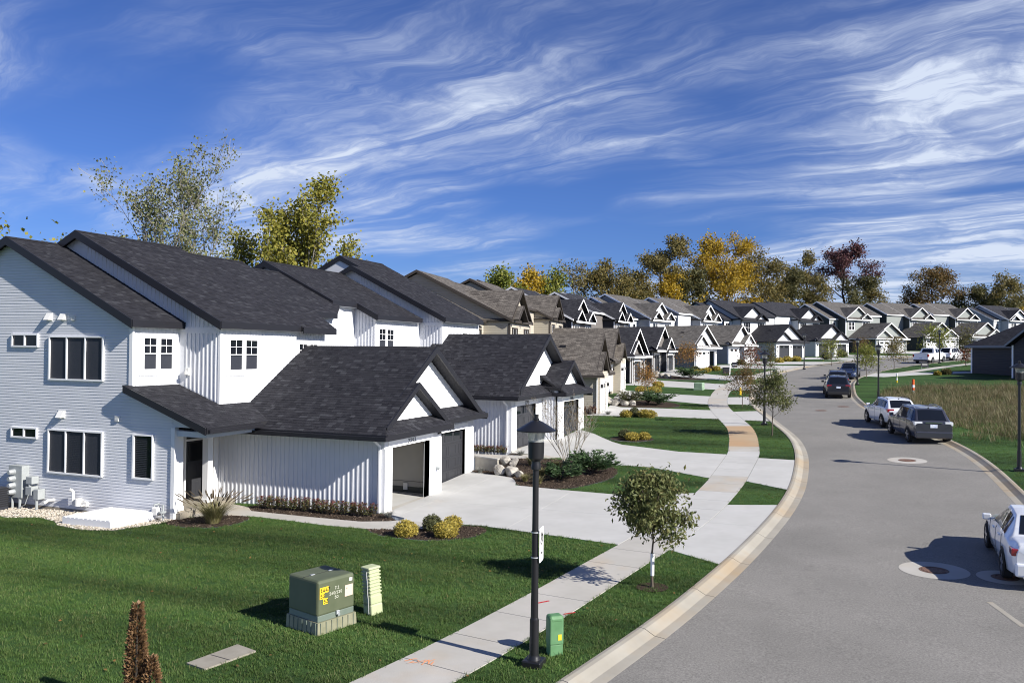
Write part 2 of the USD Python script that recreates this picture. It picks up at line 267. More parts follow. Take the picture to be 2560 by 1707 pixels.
    T['leaf_orange'] = leafmat('leaf_orange', [(.3, .13, .03), (.36, .18, .045), (.2, .12, .04), (.16, .13, .04)])
    T['leaf_lime'] = leafmat('leaf_lime', [(.16, .19, .03), (.24, .26, .045), (.11, .14, .03), (.3, .28, .06)], .35)
    T['bush_gold'] = leafmat('leaf_golden_shrub', [(.36, .28, .05), (.48, .38, .08), (.27, .22, .045), (.2, .18, .05)], .25)
    T['bush_green'] = leafmat('leaf_green_shrub', [(.055, .065, .025), (.085, .09, .04), (.12, .12, .05)], .2)
    T['juniper'] = leafmat('leaf_juniper', [(.03, .06, .022), (.05, .09, .035), (.075, .12, .05)], .2)
    T['sedum'] = leafmat('leaf_sedum', [(.1, .12, .035), (.07, .085, .03), (.17, .15, .055), (.2, .1, .05)], .25)
    T['sedumhead'] = leafmat('sedum_head', [(.1, .035, .03), (.15, .05, .045), (.07, .03, .03)], .1)
    T['lavender'] = leafmat('leaf_lavender', [(.16, .16, .14), (.22, .22, .2), (.12, .13, .11)], .15)
    T['ornblade'] = leafmat('ornamental_blade', [(.13, .13, .045), (.2, .18, .075), (.26, .23, .12), (.1, .11, .035)], .25)
    T['plume'] = leafmat('grass_plume', [(.1, .075, .05), (.14, .11, .075), (.07, .055, .04)], .15)
    T['copper'] = leafmat('leaf_copper', [(.15, .085, .04), (.22, .13, .06), (.1, .055, .03), (.3, .19, .1)], .2)
    T['interior'] = pm('garage_wall', (.40, .385, .35), (.43, .41, .37), 2., .8)
_mats()
ISLAND = {k for k in MT if k.startswith(('leaf_', 'bush_', 'sedum')) or k in ('juniper', 'lavender', 'ornblade', 'plume', 'copper', 'pebble', 'chip', 'shingle', 'grassblade', 'dryblade')}
# ------------------------------------------------------------------ scene helpers
_names = {}
def numbered(base, name):
    k = (base, name); n = _names.get(k, 0); _names[k] = n + 1
    return name if n == 0 else f"{name}_{n:03d}"
class T:
    """a prim that carries parts: org is what is taken off the points that are given in world (eye-relative) coordinates"""
    def __init__(s, path, org): s.path, s.org = path, np.asarray(org, float)
def tag(path, label=None, cat=None, group=None, kind=None):
    p = stage.GetPrimAtPath(path)
    for k, v in (('label', label), ('category', cat), ('group', group), ('kind', kind)):
        if v: p.SetCustomDataByKey(k, v)
def thing(name, label, cat, loc=(0, 0, 0), rot=0., group=None, world=True, scale=None):
    path = '/World/' + numbered('/World', name)
    x = UsdGeom.Xform.Define(stage, path)
    x.AddTranslateOp().Set(Gf.Vec3d(float(loc[0]), float(loc[1]), float(loc[2]) + Z0))
    if rot: x.AddRotateZOp().Set(math.degrees(rot))
    if scale: x.AddScaleOp().Set(Gf.Vec3f(*((scale,) * 3 if np.ndim(scale) == 0 else scale)))
    tag(path, label, cat, group)
    return T(path, loc if world else (0, 0, 0))
def copy(src, label, loc, rot=0., group=None, scale=None, cat=None):
    was = stage.GetPrimAtPath(src.path).GetCustomData()
    base = src.path.split('/')[-1]
    t = thing(base, label, cat or was['category'], loc, rot, group or was.get('group'), True, scale)
    pr = stage.GetPrimAtPath(t.path); pr.GetReferences().AddInternalReference(src.path); pr.SetInstanceable(True)
    return t

_rg = np.random.default_rng(424242)
def put_rnd(prim, r): UsdGeom.PrimvarsAPI(prim).CreatePrimvar('rnd', Sdf.ValueTypeNames.FloatArray, 'vertex').Set(Vt.FloatArray.FromNumpy(np.asarray(r, np.float32)))
class MB:
    def __init__(s): s.v, s.f, s.u, s.r, s.n = [], [], [], [], 0
    def add(s, v, f, uv=None, rnd=None):
        v = np.asarray(v, float); f = np.asarray(f, int)
        if f.ndim == 2 and f.shape[1] == 4: f = np.vstack([f[:, [0, 1, 2]], f[:, [0, 2, 3]]])
        s.v.append(v); s.f.append(f + s.n); s.u.append(np.zeros((len(v), 2)) if uv is None else np.asarray(uv, float)); s.r.append(np.full(len(v), _rg.uniform()) if rnd is None else np.asarray(rnd, float)); s.n += len(v); return s
    def tm(s, m): return s.add(m.vertices, m.faces)
    def box(s, x0, x1, y0, y1, z0, z1):
        v = [(x, y, z) for z in (z0, z1) for y in (y0, y1) for x in (x0, x1)]
        return s.add(v, [(0, 2, 3, 1), (4, 5, 7, 6), (0, 1, 5, 4), (2, 6, 7, 3), (0, 4, 6, 2), (1, 3, 7, 5)])
    def prism(s, poly, vec):
        """a convex outline of 3-D points pushed along vec"""
        a = np.asarray(poly, float); n = len(a); b = a + np.asarray(vec, float)
        nrm = np.cross(a[1] - a[0], a[2] - a[0])
        if np.dot(nrm, vec) > 0: a, b = b, a
        f = [(0, i, i + 1) for i in range(1, n - 1)] + [(n, n + i + 1, n + i) for i in range(1, n - 1)]
        # a is the cap whose normal points away from the body
        nr = np.cross(a[1] - a[0], a[2] - a[0])
        sides = []
        for i in range(n):
            j = (i + 1) % n; sides += [(i, n + i, n + j), (i, n + j, j)]
        return s.add(np.vstack([a, b]), f + sides)
    def bar(s, p, q, w, h, up=(0, 0, 1)):
        """a square bar from p to q, w wide and h high"""
        p, q, up = (np.asarray(k, float) for k in (p, q, up)); d = q - p; d = d / np.linalg.norm(d)
        r = np.cross(d, up); r /= np.linalg.norm(r); u = np.cross(r, d)
        c = [p + a * r * w / 2 + b * u * h / 2 for a, b in ((-1, -1), (1, -1), (1, 1), (-1, 1))]
        return s.prism(c, q - p)
    def tube(s, pts, rad, n=6, cap=True):
        pts = np.asarray(pts, float); m = len(pts); rad = np.broadcast_to(np.asarray(rad, float), (m,))
        d = np.gradient(pts, axis=0); d /= np.linalg.norm(d, axis=1, keepdims=True) + 1e-9
        ref = np.array([0, 0, 1.]) if abs(d[0][2]) < .9 else np.array([1., 0, 0])
        r = np.cross(d, ref); r /= np.linalg.norm(r, axis=1, keepdims=True) + 1e-9; u = np.cross(r, d)
        a = np.arange(n) / n * 2 * np.pi
        v = (pts[:, None] + rad[:, None, None] * (np.cos(a)[None, :, None] * r[:, None] + np.sin(a)[None, :, None] * u[:, None])).reshape(-1, 3)
        i, j = np.meshgrid(np.arange(m - 1), np.arange(n), indexing='ij'); k = (j + 1) % n
        f = np.stack([i * n + j, i * n + k, (i + 1) * n + k, (i + 1) * n + j], -1).reshape(-1, 4)
        f = np.vstack([f[:, [0, 1, 2]], f[:, [0, 2, 3]]])
        if cap:
            f = np.vstack([f, [(0, q + 1, q) for q in range(1, n - 1)], [((m - 1) * n, (m - 1) * n + q, (m - 1) * n + q + 1) for q in range(1, n - 1)]])
        return s.add(v, f)
    def lathe(s, prof, c=(0, 0, 0), n=20):
        prof = np.asarray(prof, float); a = np.arange(n) / n * 2 * np.pi; m = len(prof)
        v = np.stack([prof[:, None, 0] * np.cos(a), prof[:, None, 0] * np.sin(a), np.repeat(prof[:, 1:2], n, 1)], -1).reshape(-1, 3) + np.asarray(c, float)
        i, j = np.meshgrid(np.arange(m - 1), np.arange(n), indexing='ij'); k = (j + 1) % n
        return s.add(v, np.stack([i * n + j, i * n + k, (i + 1) * n + k, (i + 1) * n + j], -1).reshape(-1, 4))
    def build(s, name, mat, parent, smooth=False, kind=None, label=None):
        if not s.v: return None
        v, f, u = np.vstack(s.v), np.vstack(s.f), np.vstack(s.u)
        base = parent.path if parent else '/World'
        path = base + '/' + numbered(base, name)
        v = v - parent.org if parent else v + [0, 0, Z0]
        has = any(k.any() for k in s.u)
        pm_ = usdkit.mesh(stage, path, (v, f), MT[mat] if isinstance(mat, str) else mat, smooth=smooth, uv=u if has and not smooth else None)
        if mat in ISLAND: put_rnd(pm_, np.concatenate(s.r) if not smooth else np.full(len(pm_.GetPointsAttr().Get()), s.r[0][0]))
        tag(path, label, None, None, kind)
        return T(path, parent.org if parent else (0, 0, -Z0))
def struct(mb, name, mat, smooth=False, kind='structure'):
    return mb.build(name, mat, None, smooth, kind)
def xbox(name, mat, parent, *a, **k): return MB().box(*a).build(name, mat, parent, **k)
def bevelbox(x0, x1, y0, y1, z0, z1, r):
    """a box with rounded edges"""
    m = trimesh.creation.box(extents=(x1 - x0 - 2 * r, y1 - y0 - 2 * r, z1 - z0 - 2 * r))
    s = trimesh.creation.icosphere(1, r)
    pts = (m.vertices[:, None] + s.vertices[None]).reshape(-1, 3)
    h = trimesh.convex.convex_hull(pts); h.apply_translation([(x0 + x1) / 2, (y0 + y1) / 2, (z0 + z1) / 2]); return h
def text(s, h, o, right, up, mat, parent, name='lettering', depth=.004, center=False, bold=False, label=None):
    m = meshkit.text_mesh(s, h, depth, bold); v = np.array(m.vertices)
    if center: v[:, 0] -= v[:, 0].mean()
    r, u = np.asarray(right, float), np.asarray(up, float); n = np.cross(r, u)
    w = np.asarray(o, float) + v[:, :1] * r + v[:, 1:2] * u + v[:, 2:] * n
    return MB().add(w, m.faces).build(name, mat, parent, label=label)

# ------------------------------------------------------------------ sheets on the terrain
def tri_poly(p):
    out = []
    for g in getattr(p, 'geoms', [p]):
        if g.geom_type != 'Polygon' or g.area < 1e-4: continue
        v, f = trimesh.creation.triangulate_polygon(g, engine='earcut'); out.append((np.asarray(v), np.asarray(f)))
    return out
def sheet(poly, dz, mb=None, thick=None):
    """a polygon laid on the terrain dz above it, split at the terrain's creases; thick adds a skirt"""
    mb = mb or MB(); poly = poly.buffer(0); x0, y0, x1, y1 = poly.bounds
    cuts = [y0] + [y for y in SY if y0 < y < y1] + [y1]
    for a, b in zip(cuts[:-1], cuts[1:]):
        q = poly.intersection(sbox(x0 - 1, a, x1 + 1, b))
        for v, f in tri_poly(q):
            n = np.cross(v[f[:, 1]] - v[f[:, 0]], v[f[:, 2]] - v[f[:, 0]]); f = np.where((n < 0)[:, None], f[:, ::-1], f)
            mb.add(np.column_stack([v, gz(v[:, 0], v[:, 1]) + dz]), f)
    if thick:
        for g in getattr(poly, 'geoms', [poly]):
            for ring in [g.exterior, *g.interiors]:
                c = np.array(shapely.segmentize(ring, 2.).coords); z = gz(c[:, 0], c[:, 1]) + dz; m = len(c)
                v = np.vstack([np.column_stack([c, z]), np.column_stack([c, z - thick])])
                mb.add(v, [(i, i + 1, m + i + 1, m + i) for i in range(m - 1)])
    return mb
def curve(pts, step=1.):
    """a smooth line through the points, one point every step metres"""
    p = np.asarray(pts, float); t = np.r_[0, np.cumsum(np.hypot(*np.diff(p, axis=0).T))]
    fx, fy = PchipInterpolator(t, p[:, 0]), PchipInterpolator(t, p[:, 1])
    s = np.linspace(0, t[-1], int(t[-1] / step) + 2); q = np.column_stack([fx(s), fy(s)])
    for _ in range(3): q[1:-1] = (q[:-2] + 2 * q[1:-1] + q[2:]) / 4
    return q
def offset(c, d):
    g = np.gradient(c, axis=0); g /= np.linalg.norm(g, axis=1, keepdims=True); return c + d * np.column_stack([-g[:, 1], g[:, 0]])

# ------------------------------------------------------------------ roofs
def roof(pts, P, thick, parent, mat, name='roof_slope', shingle=None, seed=0, keep=0, smat='shingle', near=None):
    """a roof slope: plan outline pts (x, y) on the plane P = (x0, y0, z0, sx, sy): z = z0 + sx (x - x0) + sy (y - y0)"""
    x0, y0, z0, sx, sy = P
    pts = np.asarray(pts, float)
    if Polygon(pts).exterior.is_ccw is False: pts = pts[::-1]
    zf = lambda q: z0 + sx * (q[:, 0] - x0) + sy * (q[:, 1] - y0)
    g = math.hypot(sx, sy); up = np.array([sx, sy]) / g; along = np.array([up[1], -up[0]])
    k = math.sqrt(1 + g * g)
    uv = lambda q: np.column_stack([(q - [x0, y0]) @ along, (q - [x0, y0]) @ up * k])
    mb = MB()
    v2, f = tri_poly(Polygon(pts))[0]
    nn = np.cross(v2[f[:, 1]] - v2[f[:, 0]], v2[f[:, 2]] - v2[f[:, 0]]); f = np.where((nn < 0)[:, None], f[:, ::-1], f)
    top = np.column_stack([v2, zf(v2)]); mb.add(top, f, uv(v2)); mb.add(top - [0, 0, thick], f[:, ::-1])
    m = len(pts); a = np.column_stack([pts, zf(pts)]); vv = np.vstack([a, a - [0, 0, thick]])
    mb.add(vv, [(m + i, m + (i + 1) % m, (i + 1) % m, i) for i in range(m)])
    r = mb.build(name, mat, parent)
    if shingle:
        rng = np.random.default_rng(seed)
        P2 = Polygon(uv(pts)).buffer(-.005); a0, b0, a1, b1 = P2.bounds
        nrm = np.array([-sx, -sy, 1.]); nrm /= np.linalg.norm(nrm)
        e1 = np.array([*along, sx * along[0] + sy * along[1]]); e2 = np.array([*(up / k), g / k])
        O = np.array([x0, y0, z0]); tabs = []
        ex = shingle
        for ci in range(int((b1 - b0) / ex) + 1):
            va, vb = b0 + ci * ex, b0 + (ci + 1) * ex
            cut = P2.intersection(LineString([(a0 - 1, (va + vb) / 2), (a1 + 1, (va + vb) / 2)]))
            for s in getattr(cut, 'geoms', [cut]):
                if s.is_empty or s.length < .05: continue
                s0, s1 = s.bounds[0], s.bounds[2]
                u = s0 - rng.uniform(0, .3)
                while u < s1:
                    w = rng.choice([.14, .17, .2, .27, .33], p=[.2, .25, .25, .2, .1]); lo, hi = max(u, s0), min(u + w, s1); u += w
                    if hi - lo < .03: continue
                    t = rng.choice([.008, .015]); tabs.append((lo, hi, va - .004, min(vb + .01, b1), t + rng.uniform(0, .003)))
        def tab(mb, lo, hi, va, vb, t):
            q = [(lo + .002, va, 0), (hi - .002, va, 0), (hi - .002, vb, 0), (lo + .002, vb, 0), (lo + .002, va, t), (hi - .002, va, t), (hi - .002, vb, .003), (lo + .002, vb, .003)]
            v = np.array([O + x * e1 + y * e2 + (z + .002) * nrm for x, y, z in q])
            mb.add(v, [(4, 5, 6, 7), (0, 1, 5, 4), (1, 2, 6, 5), (3, 0, 4, 7)])
        # e1 x e2 must be the outward normal, else the faces are turned
        if np.dot(np.cross(e1, e2), nrm) < 0:
            base = tab
            def tab(mb, *q):
                n0 = len(mb.f); base(mb, *q); mb.f[n0] = mb.f[n0][:, ::-1]
        single = []
        if keep:
            cen = np.array([O + (t[0] + t[1]) / 2 * e1 + t[2] * e2 for t in tabs])
            single = set(np.argsort(np.linalg.norm(cen - np.asarray(near if near is not None else (0, 0, 0)), axis=1))[:keep])
        rest = MB()
        for i, t in enumerate(tabs):
            if i in single: b = MB(); tab(b, *t); b.build('shingle', smat, r)
            else: tab(rest, *t)
        rest.build('shingles', smat, r, kind='stuff')
    return r
def gable(parent, ax, ridge, half, zr, slope, a, b, mat, thick=.14, trim=None, th=.2, over=.0, shingle=None, seed=0, face=None, facemat=None, rake_at=('a', 'b'), sides=(-1, 1), soff=None):
    """two slopes meeting in a ridge that runs along axis ax ('x' or 'y') from a to b at cross position `ridge`; trim boards along the rakes at ends rake_at"""
    lo, hi = half if np.ndim(half) else (half, half)
    P = (lambda s, c: (s, c)) if ax == 'x' else (lambda s, c: (c, s))
    for sd, h in ((-1, lo), (1, hi)):
        if sd not in sides: continue
        pts = [P(a, ridge), P(b, ridge), P(b, ridge + sd * h), P(a, ridge + sd * h)]
        pl = (*P(a, ridge), zr, 0, -sd * slope) if ax == 'x' else (*P(a, ridge), zr, -sd * slope, 0)
        roof(pts, pl, thick, parent, mat, shingle=shingle, seed=seed + sd)
    if trim:
        for end in rake_at:
            e = a if end == 'a' else b; out = -1 if (end == 'a') == (a < b) else 1
            mb = MB()
            for sd, h in ((-1, lo), (1, hi)):
                if sd not in sides: continue
                q0, q1 = P(e, ridge), P(e, ridge + sd * h)
                p0 = np.array([*q0, zr + .01]); p1 = np.array([*q1, zr - slope * h + .01])
                vec = np.array([*(P(out * .035, 0)), 0])
                mb.prism([p0, p1, p1 - [0, 0, th], p0 - [0, 0, th]], vec)
            mb.build('rake_board', trim, parent)

# ------------------------------------------------------------------ foliage
def quads(P, D, N, L, W, mb, fold=.15):
    """one pointed leaf at every P along D with face normal N"""
    P, D, N = (np.asarray(k, float) for k in (P, D, N)); D = D / (np.linalg.norm(D, axis=1, keepdims=True) + 1e-9)
    S = np.cross(D, N); S /= np.linalg.norm(S, axis=1, keepdims=True) + 1e-9; U = np.cross(S, D)
    L, W = np.broadcast_to(L, len(P))[:, None], np.broadcast_to(W, len(P))[:, None]
    v = np.stack([P, P + D * L * .45 + S * W / 2 + U * L * fold * .5, P + D * L, P + D * L * .45 - S * W / 2 + U * L * fold * .5], 1).reshape(-1, 3)
    i = np.arange(len(P))[:, None] * 4
    mb.add(v, np.vstack([i + [0, 1, 2], i + [0, 2, 3]]), None, np.repeat(_rg.uniform(size=len(P)), 4)); return mb
def rdir(rng, n, up=0.):
    d = rng.normal(size=(n, 3)); d[:, 2] += up; return d / np.linalg.norm(d, axis=1, keepdims=True)
def grow(rng, p, d, length, rad, depth, out, kids=(3, 4), spread=.6, shrink=.68, bend=.18, upw=.1, first=.35):
    """limbs: out gets (points, radii, depth)"""
    n = 5; pts = [np.array(p, float)]; dd = np.array(d, float)
    for i in range(n):
        dd = dd + rng.normal(0, bend, 3) * .5 + [0, 0, upw * .3]; dd /= np.linalg.norm(dd); pts.append(pts[-1] + dd * length / n)
    pts = np.array(pts); r = np.linspace(rad, rad * .55, n + 1); out.append((pts, r, depth))
    if depth <= 0: return
    for k in range(rng.integers(kids[0], kids[1] + 1)):
        t = first + (1 - first) * (k + rng.uniform(.2, 1)) / kids[1]; t = min(t, 1); i = min(int(t * n), n - 1); q = pts[i] + (pts[i + 1] - pts[i]) * (t * n - i)
        a = rng.normal(size=3); a -= a.dot(dd) * dd; a /= np.linalg.norm(a)
        nd = dd * (1 - spread * .5) + a * spread + [0, 0, upw]; nd /= np.linalg.norm(nd)
        grow(rng, q, nd, length * shrink * rng.uniform(.8, 1.15), r[i] * .6, depth - 1, out, kids, spread, shrink, bend, upw, .25)
def ellipsoid_clumps(rng, n, c, r, hollow=.35):
    d = rdir(rng, n); q = rng.uniform(hollow, 1, n) ** .5; return np.asarray(c) + d * q[:, None] * np.asarray(r), d
# ------------------------------------------------------------------ road, kerbs, pavement, lawns
RL = curve([(-7.2, -14), (-5.6, 2), (-3.5, 13.2), (-2.9, 15.8), (-2.45, 18.4), (-2.0, 21.3), (-1.6, 24.5), (-1.15, 29), (-.95, 33), (-1.0, 37.6), (-1.25, 41.4), (-1.65, 44.5), (-2.6, 49), (-3.8, 55), (-5.1, 62), (-5.85, 68.5), (-6.3, 76.5), (-6.3, 84), (-5.75, 94), (-4.2, 103.5), (-1.7, 114), (1.2, 122.5), (5, 131), (10, 140), (17, 150), (30, 164), (60, 188)])
RR = curve([(9.4, -14), (7.2, 2), (6.2, 14), (5.75, 22), (5.6, 30), (5.58, 33), (5.55, 36.6), (5.4, 40), (5.05, 43), (3.7, 50), (2.4, 58), (1.65, 62.5), (1.3, 67), (1.05, 72), (1.1, 80), (1.7, 88), (3.3, 95), (5.2, 102), (7.3, 108), (9.6, 114), (13.5, 122), (19, 131.5), (27, 142), (40, 155), (66, 177)])
ROAD = Polygon(np.vstack([RL, RR[::-1]])).buffer(0)
KW = .58
KL, KR = offset(RL, KW), offset(RR, -KW)
KERBED = Polygon(np.vstack([KL, KR[::-1]])).buffer(0)
WC = curve([(-8.6, 4), (-6.9, 10.5), (-6.3, 13), (-5.7, 16.3), (-5.13, 20), (-4.5, 24), (-4.05, 28.5), (-3.85, 33), (-3.84, 38), (-4.17, 42), (-4.8, 46.7), (-5.8, 51.2), (-7.7, 60), (-8.65, 67), (-9.15, 75), (-8.9, 83), (-7.7, 92), (-6.0, 101), (-2.9, 113), (.6, 123), (6, 135), (15, 149), (28, 163)], .5)
WW = .71
WALK = Polygon(np.vstack([offset(WC, WW), offset(WC, -WW)[::-1]])).buffer(0)
EDGE = Polygon(np.vstack([RL, [(-60, 188), (-60, -14)]])).buffer(0)          # everything on the house side of the road
def outer(p): return Polygon(p).buffer(0).difference(KERBED)

DRIVES = {
 'a': [(-13.85, 23.72), (-12.9, 22.95), (-10.1, 23.1), (-8, 22.65), (-5.5, 22.1), (-4.05, 21.95), (-2.4, 20.75), (-.5, 21), (-.5, 28.9), (-1.45, 28.85), (-3.4, 28.35), (-4.7, 30.0), (-7.1, 29.0), (-9.4, 29.3), (-11.5, 29.7), (-11.75, 30.4), (-12.2, 31.1), (-13.1, 31.5), (-14.5, 31.9), (-14.5, 27.95), (-13.85, 27.95)],
 'b': [(-14.5, 36.75), (-13.2, 36.7), (-9.8, 34.95), (-7.3, 34.65), (-4.58, 32.9), (-3.12, 32.6), (-1.5, 31.35), (-.3, 31.4), (-.3, 37.6), (-1.6, 37.65), (-3.1, 37.85), (-4.6, 38.5), (-6.8, 38.8), (-9.9, 40.3), (-10.6, 41.1), (-11.6, 42.6), (-12.3, 43.7), (-13.6, 45.2), (-13.6, 41.2), (-14.5, 41.2)],
 'c': [(-14.7, 53.6), (-15.6, 52.3), (-10.7, 52.4), (-6.57, 51.7), (-5.1, 51.2), (-3.4, 51.1), (-3.2, 57.2), (-4.7, 57.3), (-6.4, 56.5), (-7.9, 57.3), (-10.85, 58.0), (-14.5, 58.5), (-15.6, 60.3), (-16.0, 62.2)],
 'd': [(-17.1, 66.7), (-12.85, 65.1), (-8.6, 61.6), (-7.2, 62.1), (-5.0, 61.9), (-5.0, 68.6), (-6.4, 68.5), (-8.1, 68), (-9.5, 68.7), (-14.1, 71), (-17.6, 73.2), (-18.5, 75.3)],
 'e': [(-18.9, 81), (-19.9, 79.2), (-15.2, 77.4), (-10, 74.7), (-8.4, 74.4), (-5.5, 74.0), (-5.4, 80.4), (-8.1, 80.0), (-9.9, 80.4), (-13.4, 82.5), (-17, 84.8), (-18.7, 89.5)],
 'f': [(-19, 95.3), (-18.4, 93.7), (-14.2, 88.1), (-9.7, 84.95), (-8.2, 86.3), (-5.4, 86.5), (-5.2, 93.0), (-7.7, 92.2), (-9.3, 92.2), (-11.15, 91.5), (-15.5, 96.7), (-18.7, 103.6)],
}
def drive_from(P, ang, u0, u1, L=16.):
    """a drive running out from a garage front at P whose front line has direction ang"""
    e = np.array([math.cos(ang), math.sin(ang)]); n = np.array([e[1], -e[0]]); P = np.asarray(P, float)
    return [tuple(P + e * u0), tuple(P + e * u0 + n * L), tuple(P + e * (u1 - .6) + n * L), tuple(P + e * u1)]
FAR = {  # the duplexes along the bend: near front corner of the garage (x, y, floor), direction of the front line, garage half nearer the eye steps forward
 'C1': ((-14.7, 53.6, -4.25), 98, True), 'C2': ((-17.0, 66.7, -3.45), 98, False), 'D1': ((-18.9, 81, -3.1), 89, True), 'D2': ((-19.0, 94.3, -2.45), 88, False),
 'E1': ((-16.5, 106.2, -1.95), 76, True), 'E2': ((-13.2, 117.5, -1.5), 75, False), 'F1': ((-8.6, 135, -.84), 58, True), 'F2': ((-2.45, 146, -.45), 57, False),
 'G1': ((6.9, 160, .22), 48, True), 'G2': ((15.8, 169.6, .62), 46, False), 'G3': ((24.7, 179.2, .95), 45, False)}
for k, nm in (('E1', 'g'), ('E2', 'h'), ('F1', 'i'), ('F2', 'j'), ('G1', 'k'), ('G2', 'l'), ('G3', 'm')):
    P, a, _ = FAR[k]; DRIVES[nm] = drive_from(P[:2], math.radians(a), .2, 8.6)
DR = {k: Polygon(v).buffer(0).difference(KERBED).intersection(EDGE) for k, v in DRIVES.items()}
for k in ('g', 'h', 'i', 'j', 'k', 'l', 'm'):
    DR[k] = max(getattr(DR[k], 'geoms', [DR[k]]), key=lambda g: g.area) if not DR[k].is_empty else DR[k]
PATHA = Polygon([(-20.3, 23.7), (-18.95, 23.25), (-18.4, 22.75), (-16, 22.55), (-13.9, 22.45), (-13.1, 22.75), (-12.9, 22.95), (-10.6, 23.05), (-11.3, 22.3), (-12.2, 21.85), (-13.2, 21.62), (-14.9, 21.67), (-16.6, 21.92), (-17.8, 22.06), (-19.0, 21.9), (-19.7, 21.3), (-20.3, 21.1)]).buffer(0)
PATHB = Polygon([(-19.5, 35.2), (-14.6, 35.25), (-13.0, 35.5), (-11.6, 36.0), (-13.2, 36.75), (-14.4, 36.1), (-19.5, 36.1)]).buffer(0)
BEDS = {
 'gold': curve([(-13.2, 21.6), (-12.2, 21.85), (-11.3, 22.3), (-10.3, 23.0), (-9.7, 22.85), (-9.5, 22.1), (-9.9, 21.3), (-10.8, 20.85), (-12.1, 20.9), (-13.2, 21.6)], .3),
 'sedum': [(-19.0, 23.25), (-18.4, 22.75), (-16, 22.55), (-13.9, 22.45), (-13.1, 22.7), (-12.75, 23.0), (-12.85, 23.35), (-13.4, 23.6), (-13.8, 23.72), (-18.8, 23.75)],
 'ornamental': curve([(-20.0, 20.9), (-19.6, 21.3), (-19.0, 21.9), (-17.8, 22.05), (-17.5, 21.2), (-17.6, 20.5), (-18.3, 20.05), (-19.4, 20.1), (-20.0, 20.4), (-20.0, 20.9)], .3),
 'rock': curve([(-14.3, 32.5), (-14.1, 35.2), (-12.4, 35.6), (-9.8, 34.95), (-8.5, 33.9), (-8.2, 32.2), (-8.8, 30.4), (-9.6, 29.3), (-11.5, 29.65), (-11.75, 30.4), (-12.2, 31.15), (-13.1, 31.55), (-14.3, 32.5)], .4),
 'lavender': [(-14.4, 36.15), (-13.2, 35.75), (-12.9, 36.1), (-13.1, 36.5), (-14.4, 36.7)],
 'corner': [(-14.4, 31.5), (-13.4, 31.2), (-13.0, 31.5), (-13.4, 31.95), (-14.4, 32.3)],
 'gold2': curve([(-11.0, 42.0), (-9.9, 41.3), (-8.9, 41.5), (-8.6, 42.3), (-9.4, 43.0), (-10.6, 43.1), (-11.0, 42.0)], .3),
 'rock2': curve([(-16.2, 60.8), (-15.4, 59.9), (-14.3, 58.6), (-11.2, 58.5), (-10.4, 60.0), (-11.4, 62.6), (-14, 64.8), (-16.6, 65.2), (-16.2, 60.8)], .4),
 'rock3': curve([(-19.6, 90.6), (-16.0, 86.2), (-13.4, 85.2), (-12.2, 86.2), (-14.5, 89.6), (-18.2, 93.9), (-19.6, 90.6)], .5),
 'south': [(-16.9, 53.75), (-14.6, 53.55), (-14.0, 52.8), (-15.3, 52.6), (-17.2, 52.9)],
}
BED = {k: Polygon(v).buffer(0).difference(KERBED) for k, v in BEDS.items()}
GRAVEL = Polygon([(-34, 20.9), (-34, 19.6), (-28, 19.7), (-26.6, 19.55), (-25.6, 19.35), (-24.7, 19.7), (-23.6, 19.45), (-22.9, 19.0), (-21.6, 18.75), (-20.6, 19.0), (-19.95, 20.2), (-19.9, 20.9)]).buffer(0)
RDRIVE = Polygon([(1.8, 91.2), (3.0, 95.2), (6.2, 95.9), (12.8, 98.4), (14.2, 96.2), (8.0, 93.0), (4.5, 90.0)]).difference(KERBED)
RWC = curve([(5.4, 93.4), (7.4, 97.4), (9.7, 102.6), (12.6, 109), (16.4, 116.5), (22, 126), (30, 136), (42, 148)], 1.)
RWALK = Polygon(np.vstack([offset(RWC, .7), offset(RWC, -.7)[::-1]])).buffer(0)
DRY = Polygon(curve([(3.3, 66.5), (3.2, 70.5), (4.0, 75), (6.5, 77.5), (11, 78.5), (22, 79), (45, 80), (60, 60), (45, 45), (14, 43.5), (9.5, 44.5), (7.2, 47.5), (5.4, 55), (3.3, 66.5)], 1.)).buffer(0)
SLAB = [(-10.49, 11.3), (-10.27, 12.35), (-9.72, 12.19), (-9.99, 11.19)]
HOUSEPAD = Polygon([(-33.6, 20.85), (-19.95, 20.85), (-19.95, 23.75), (-13.85, 23.75), (-13.85, 45.95), (-20, 48.5), (-33.6, 48.5)])

concrete_all = unary_union([WALK, PATHA, PATHB, RDRIVE, RWALK, *DR.values()])
beds_all = unary_union([*BED.values(), GRAVEL]).difference(concrete_all)
world_poly = sbox(-260, -60, 260, 420)
lawn_poly = world_poly.difference(unary_union([KERBED, concrete_all, beds_all, DRY, HOUSEPAD]))
struct(sheet(lawn_poly, 0.), 'lawn', 'lawn')
struct(sheet(DRY, 0.), 'dry_meadow', 'dryfield')
far = MB(); far.add([(-2500, 900, float(gz(0, 420)) - 1.), (2500, 900, float(gz(0, 420)) - 1.), (2500, 420, float(gz(260, 420)) - .6), (-2500, 420, float(gz(-260, 420)) - .6)], [(3, 2, 1, 0)])
for s in (-1, 1):
    zz = [float(gz(s * 260, y)) for y in (-60, 420)]
    far.add([(s * 260, -60, zz[0] - .02), (s * 2500, -60, zz[0] - .5), (s * 2500, 420, zz[1] - .6), (s * 260, 420, zz[1] - .02)], [(0, 1, 2, 3) if s > 0 else (3, 2, 1, 0)])
far.add([(-2500, 900, -4.0), (2500, 900, 0.5), (2500, 4000, 3), (-2500, 4000, 1)], [(0, 1, 2, 3)])
struct(far, 'far_ground', 'dryfield')
struct(sheet(ROAD, -.10), 'road', 'asphalt')

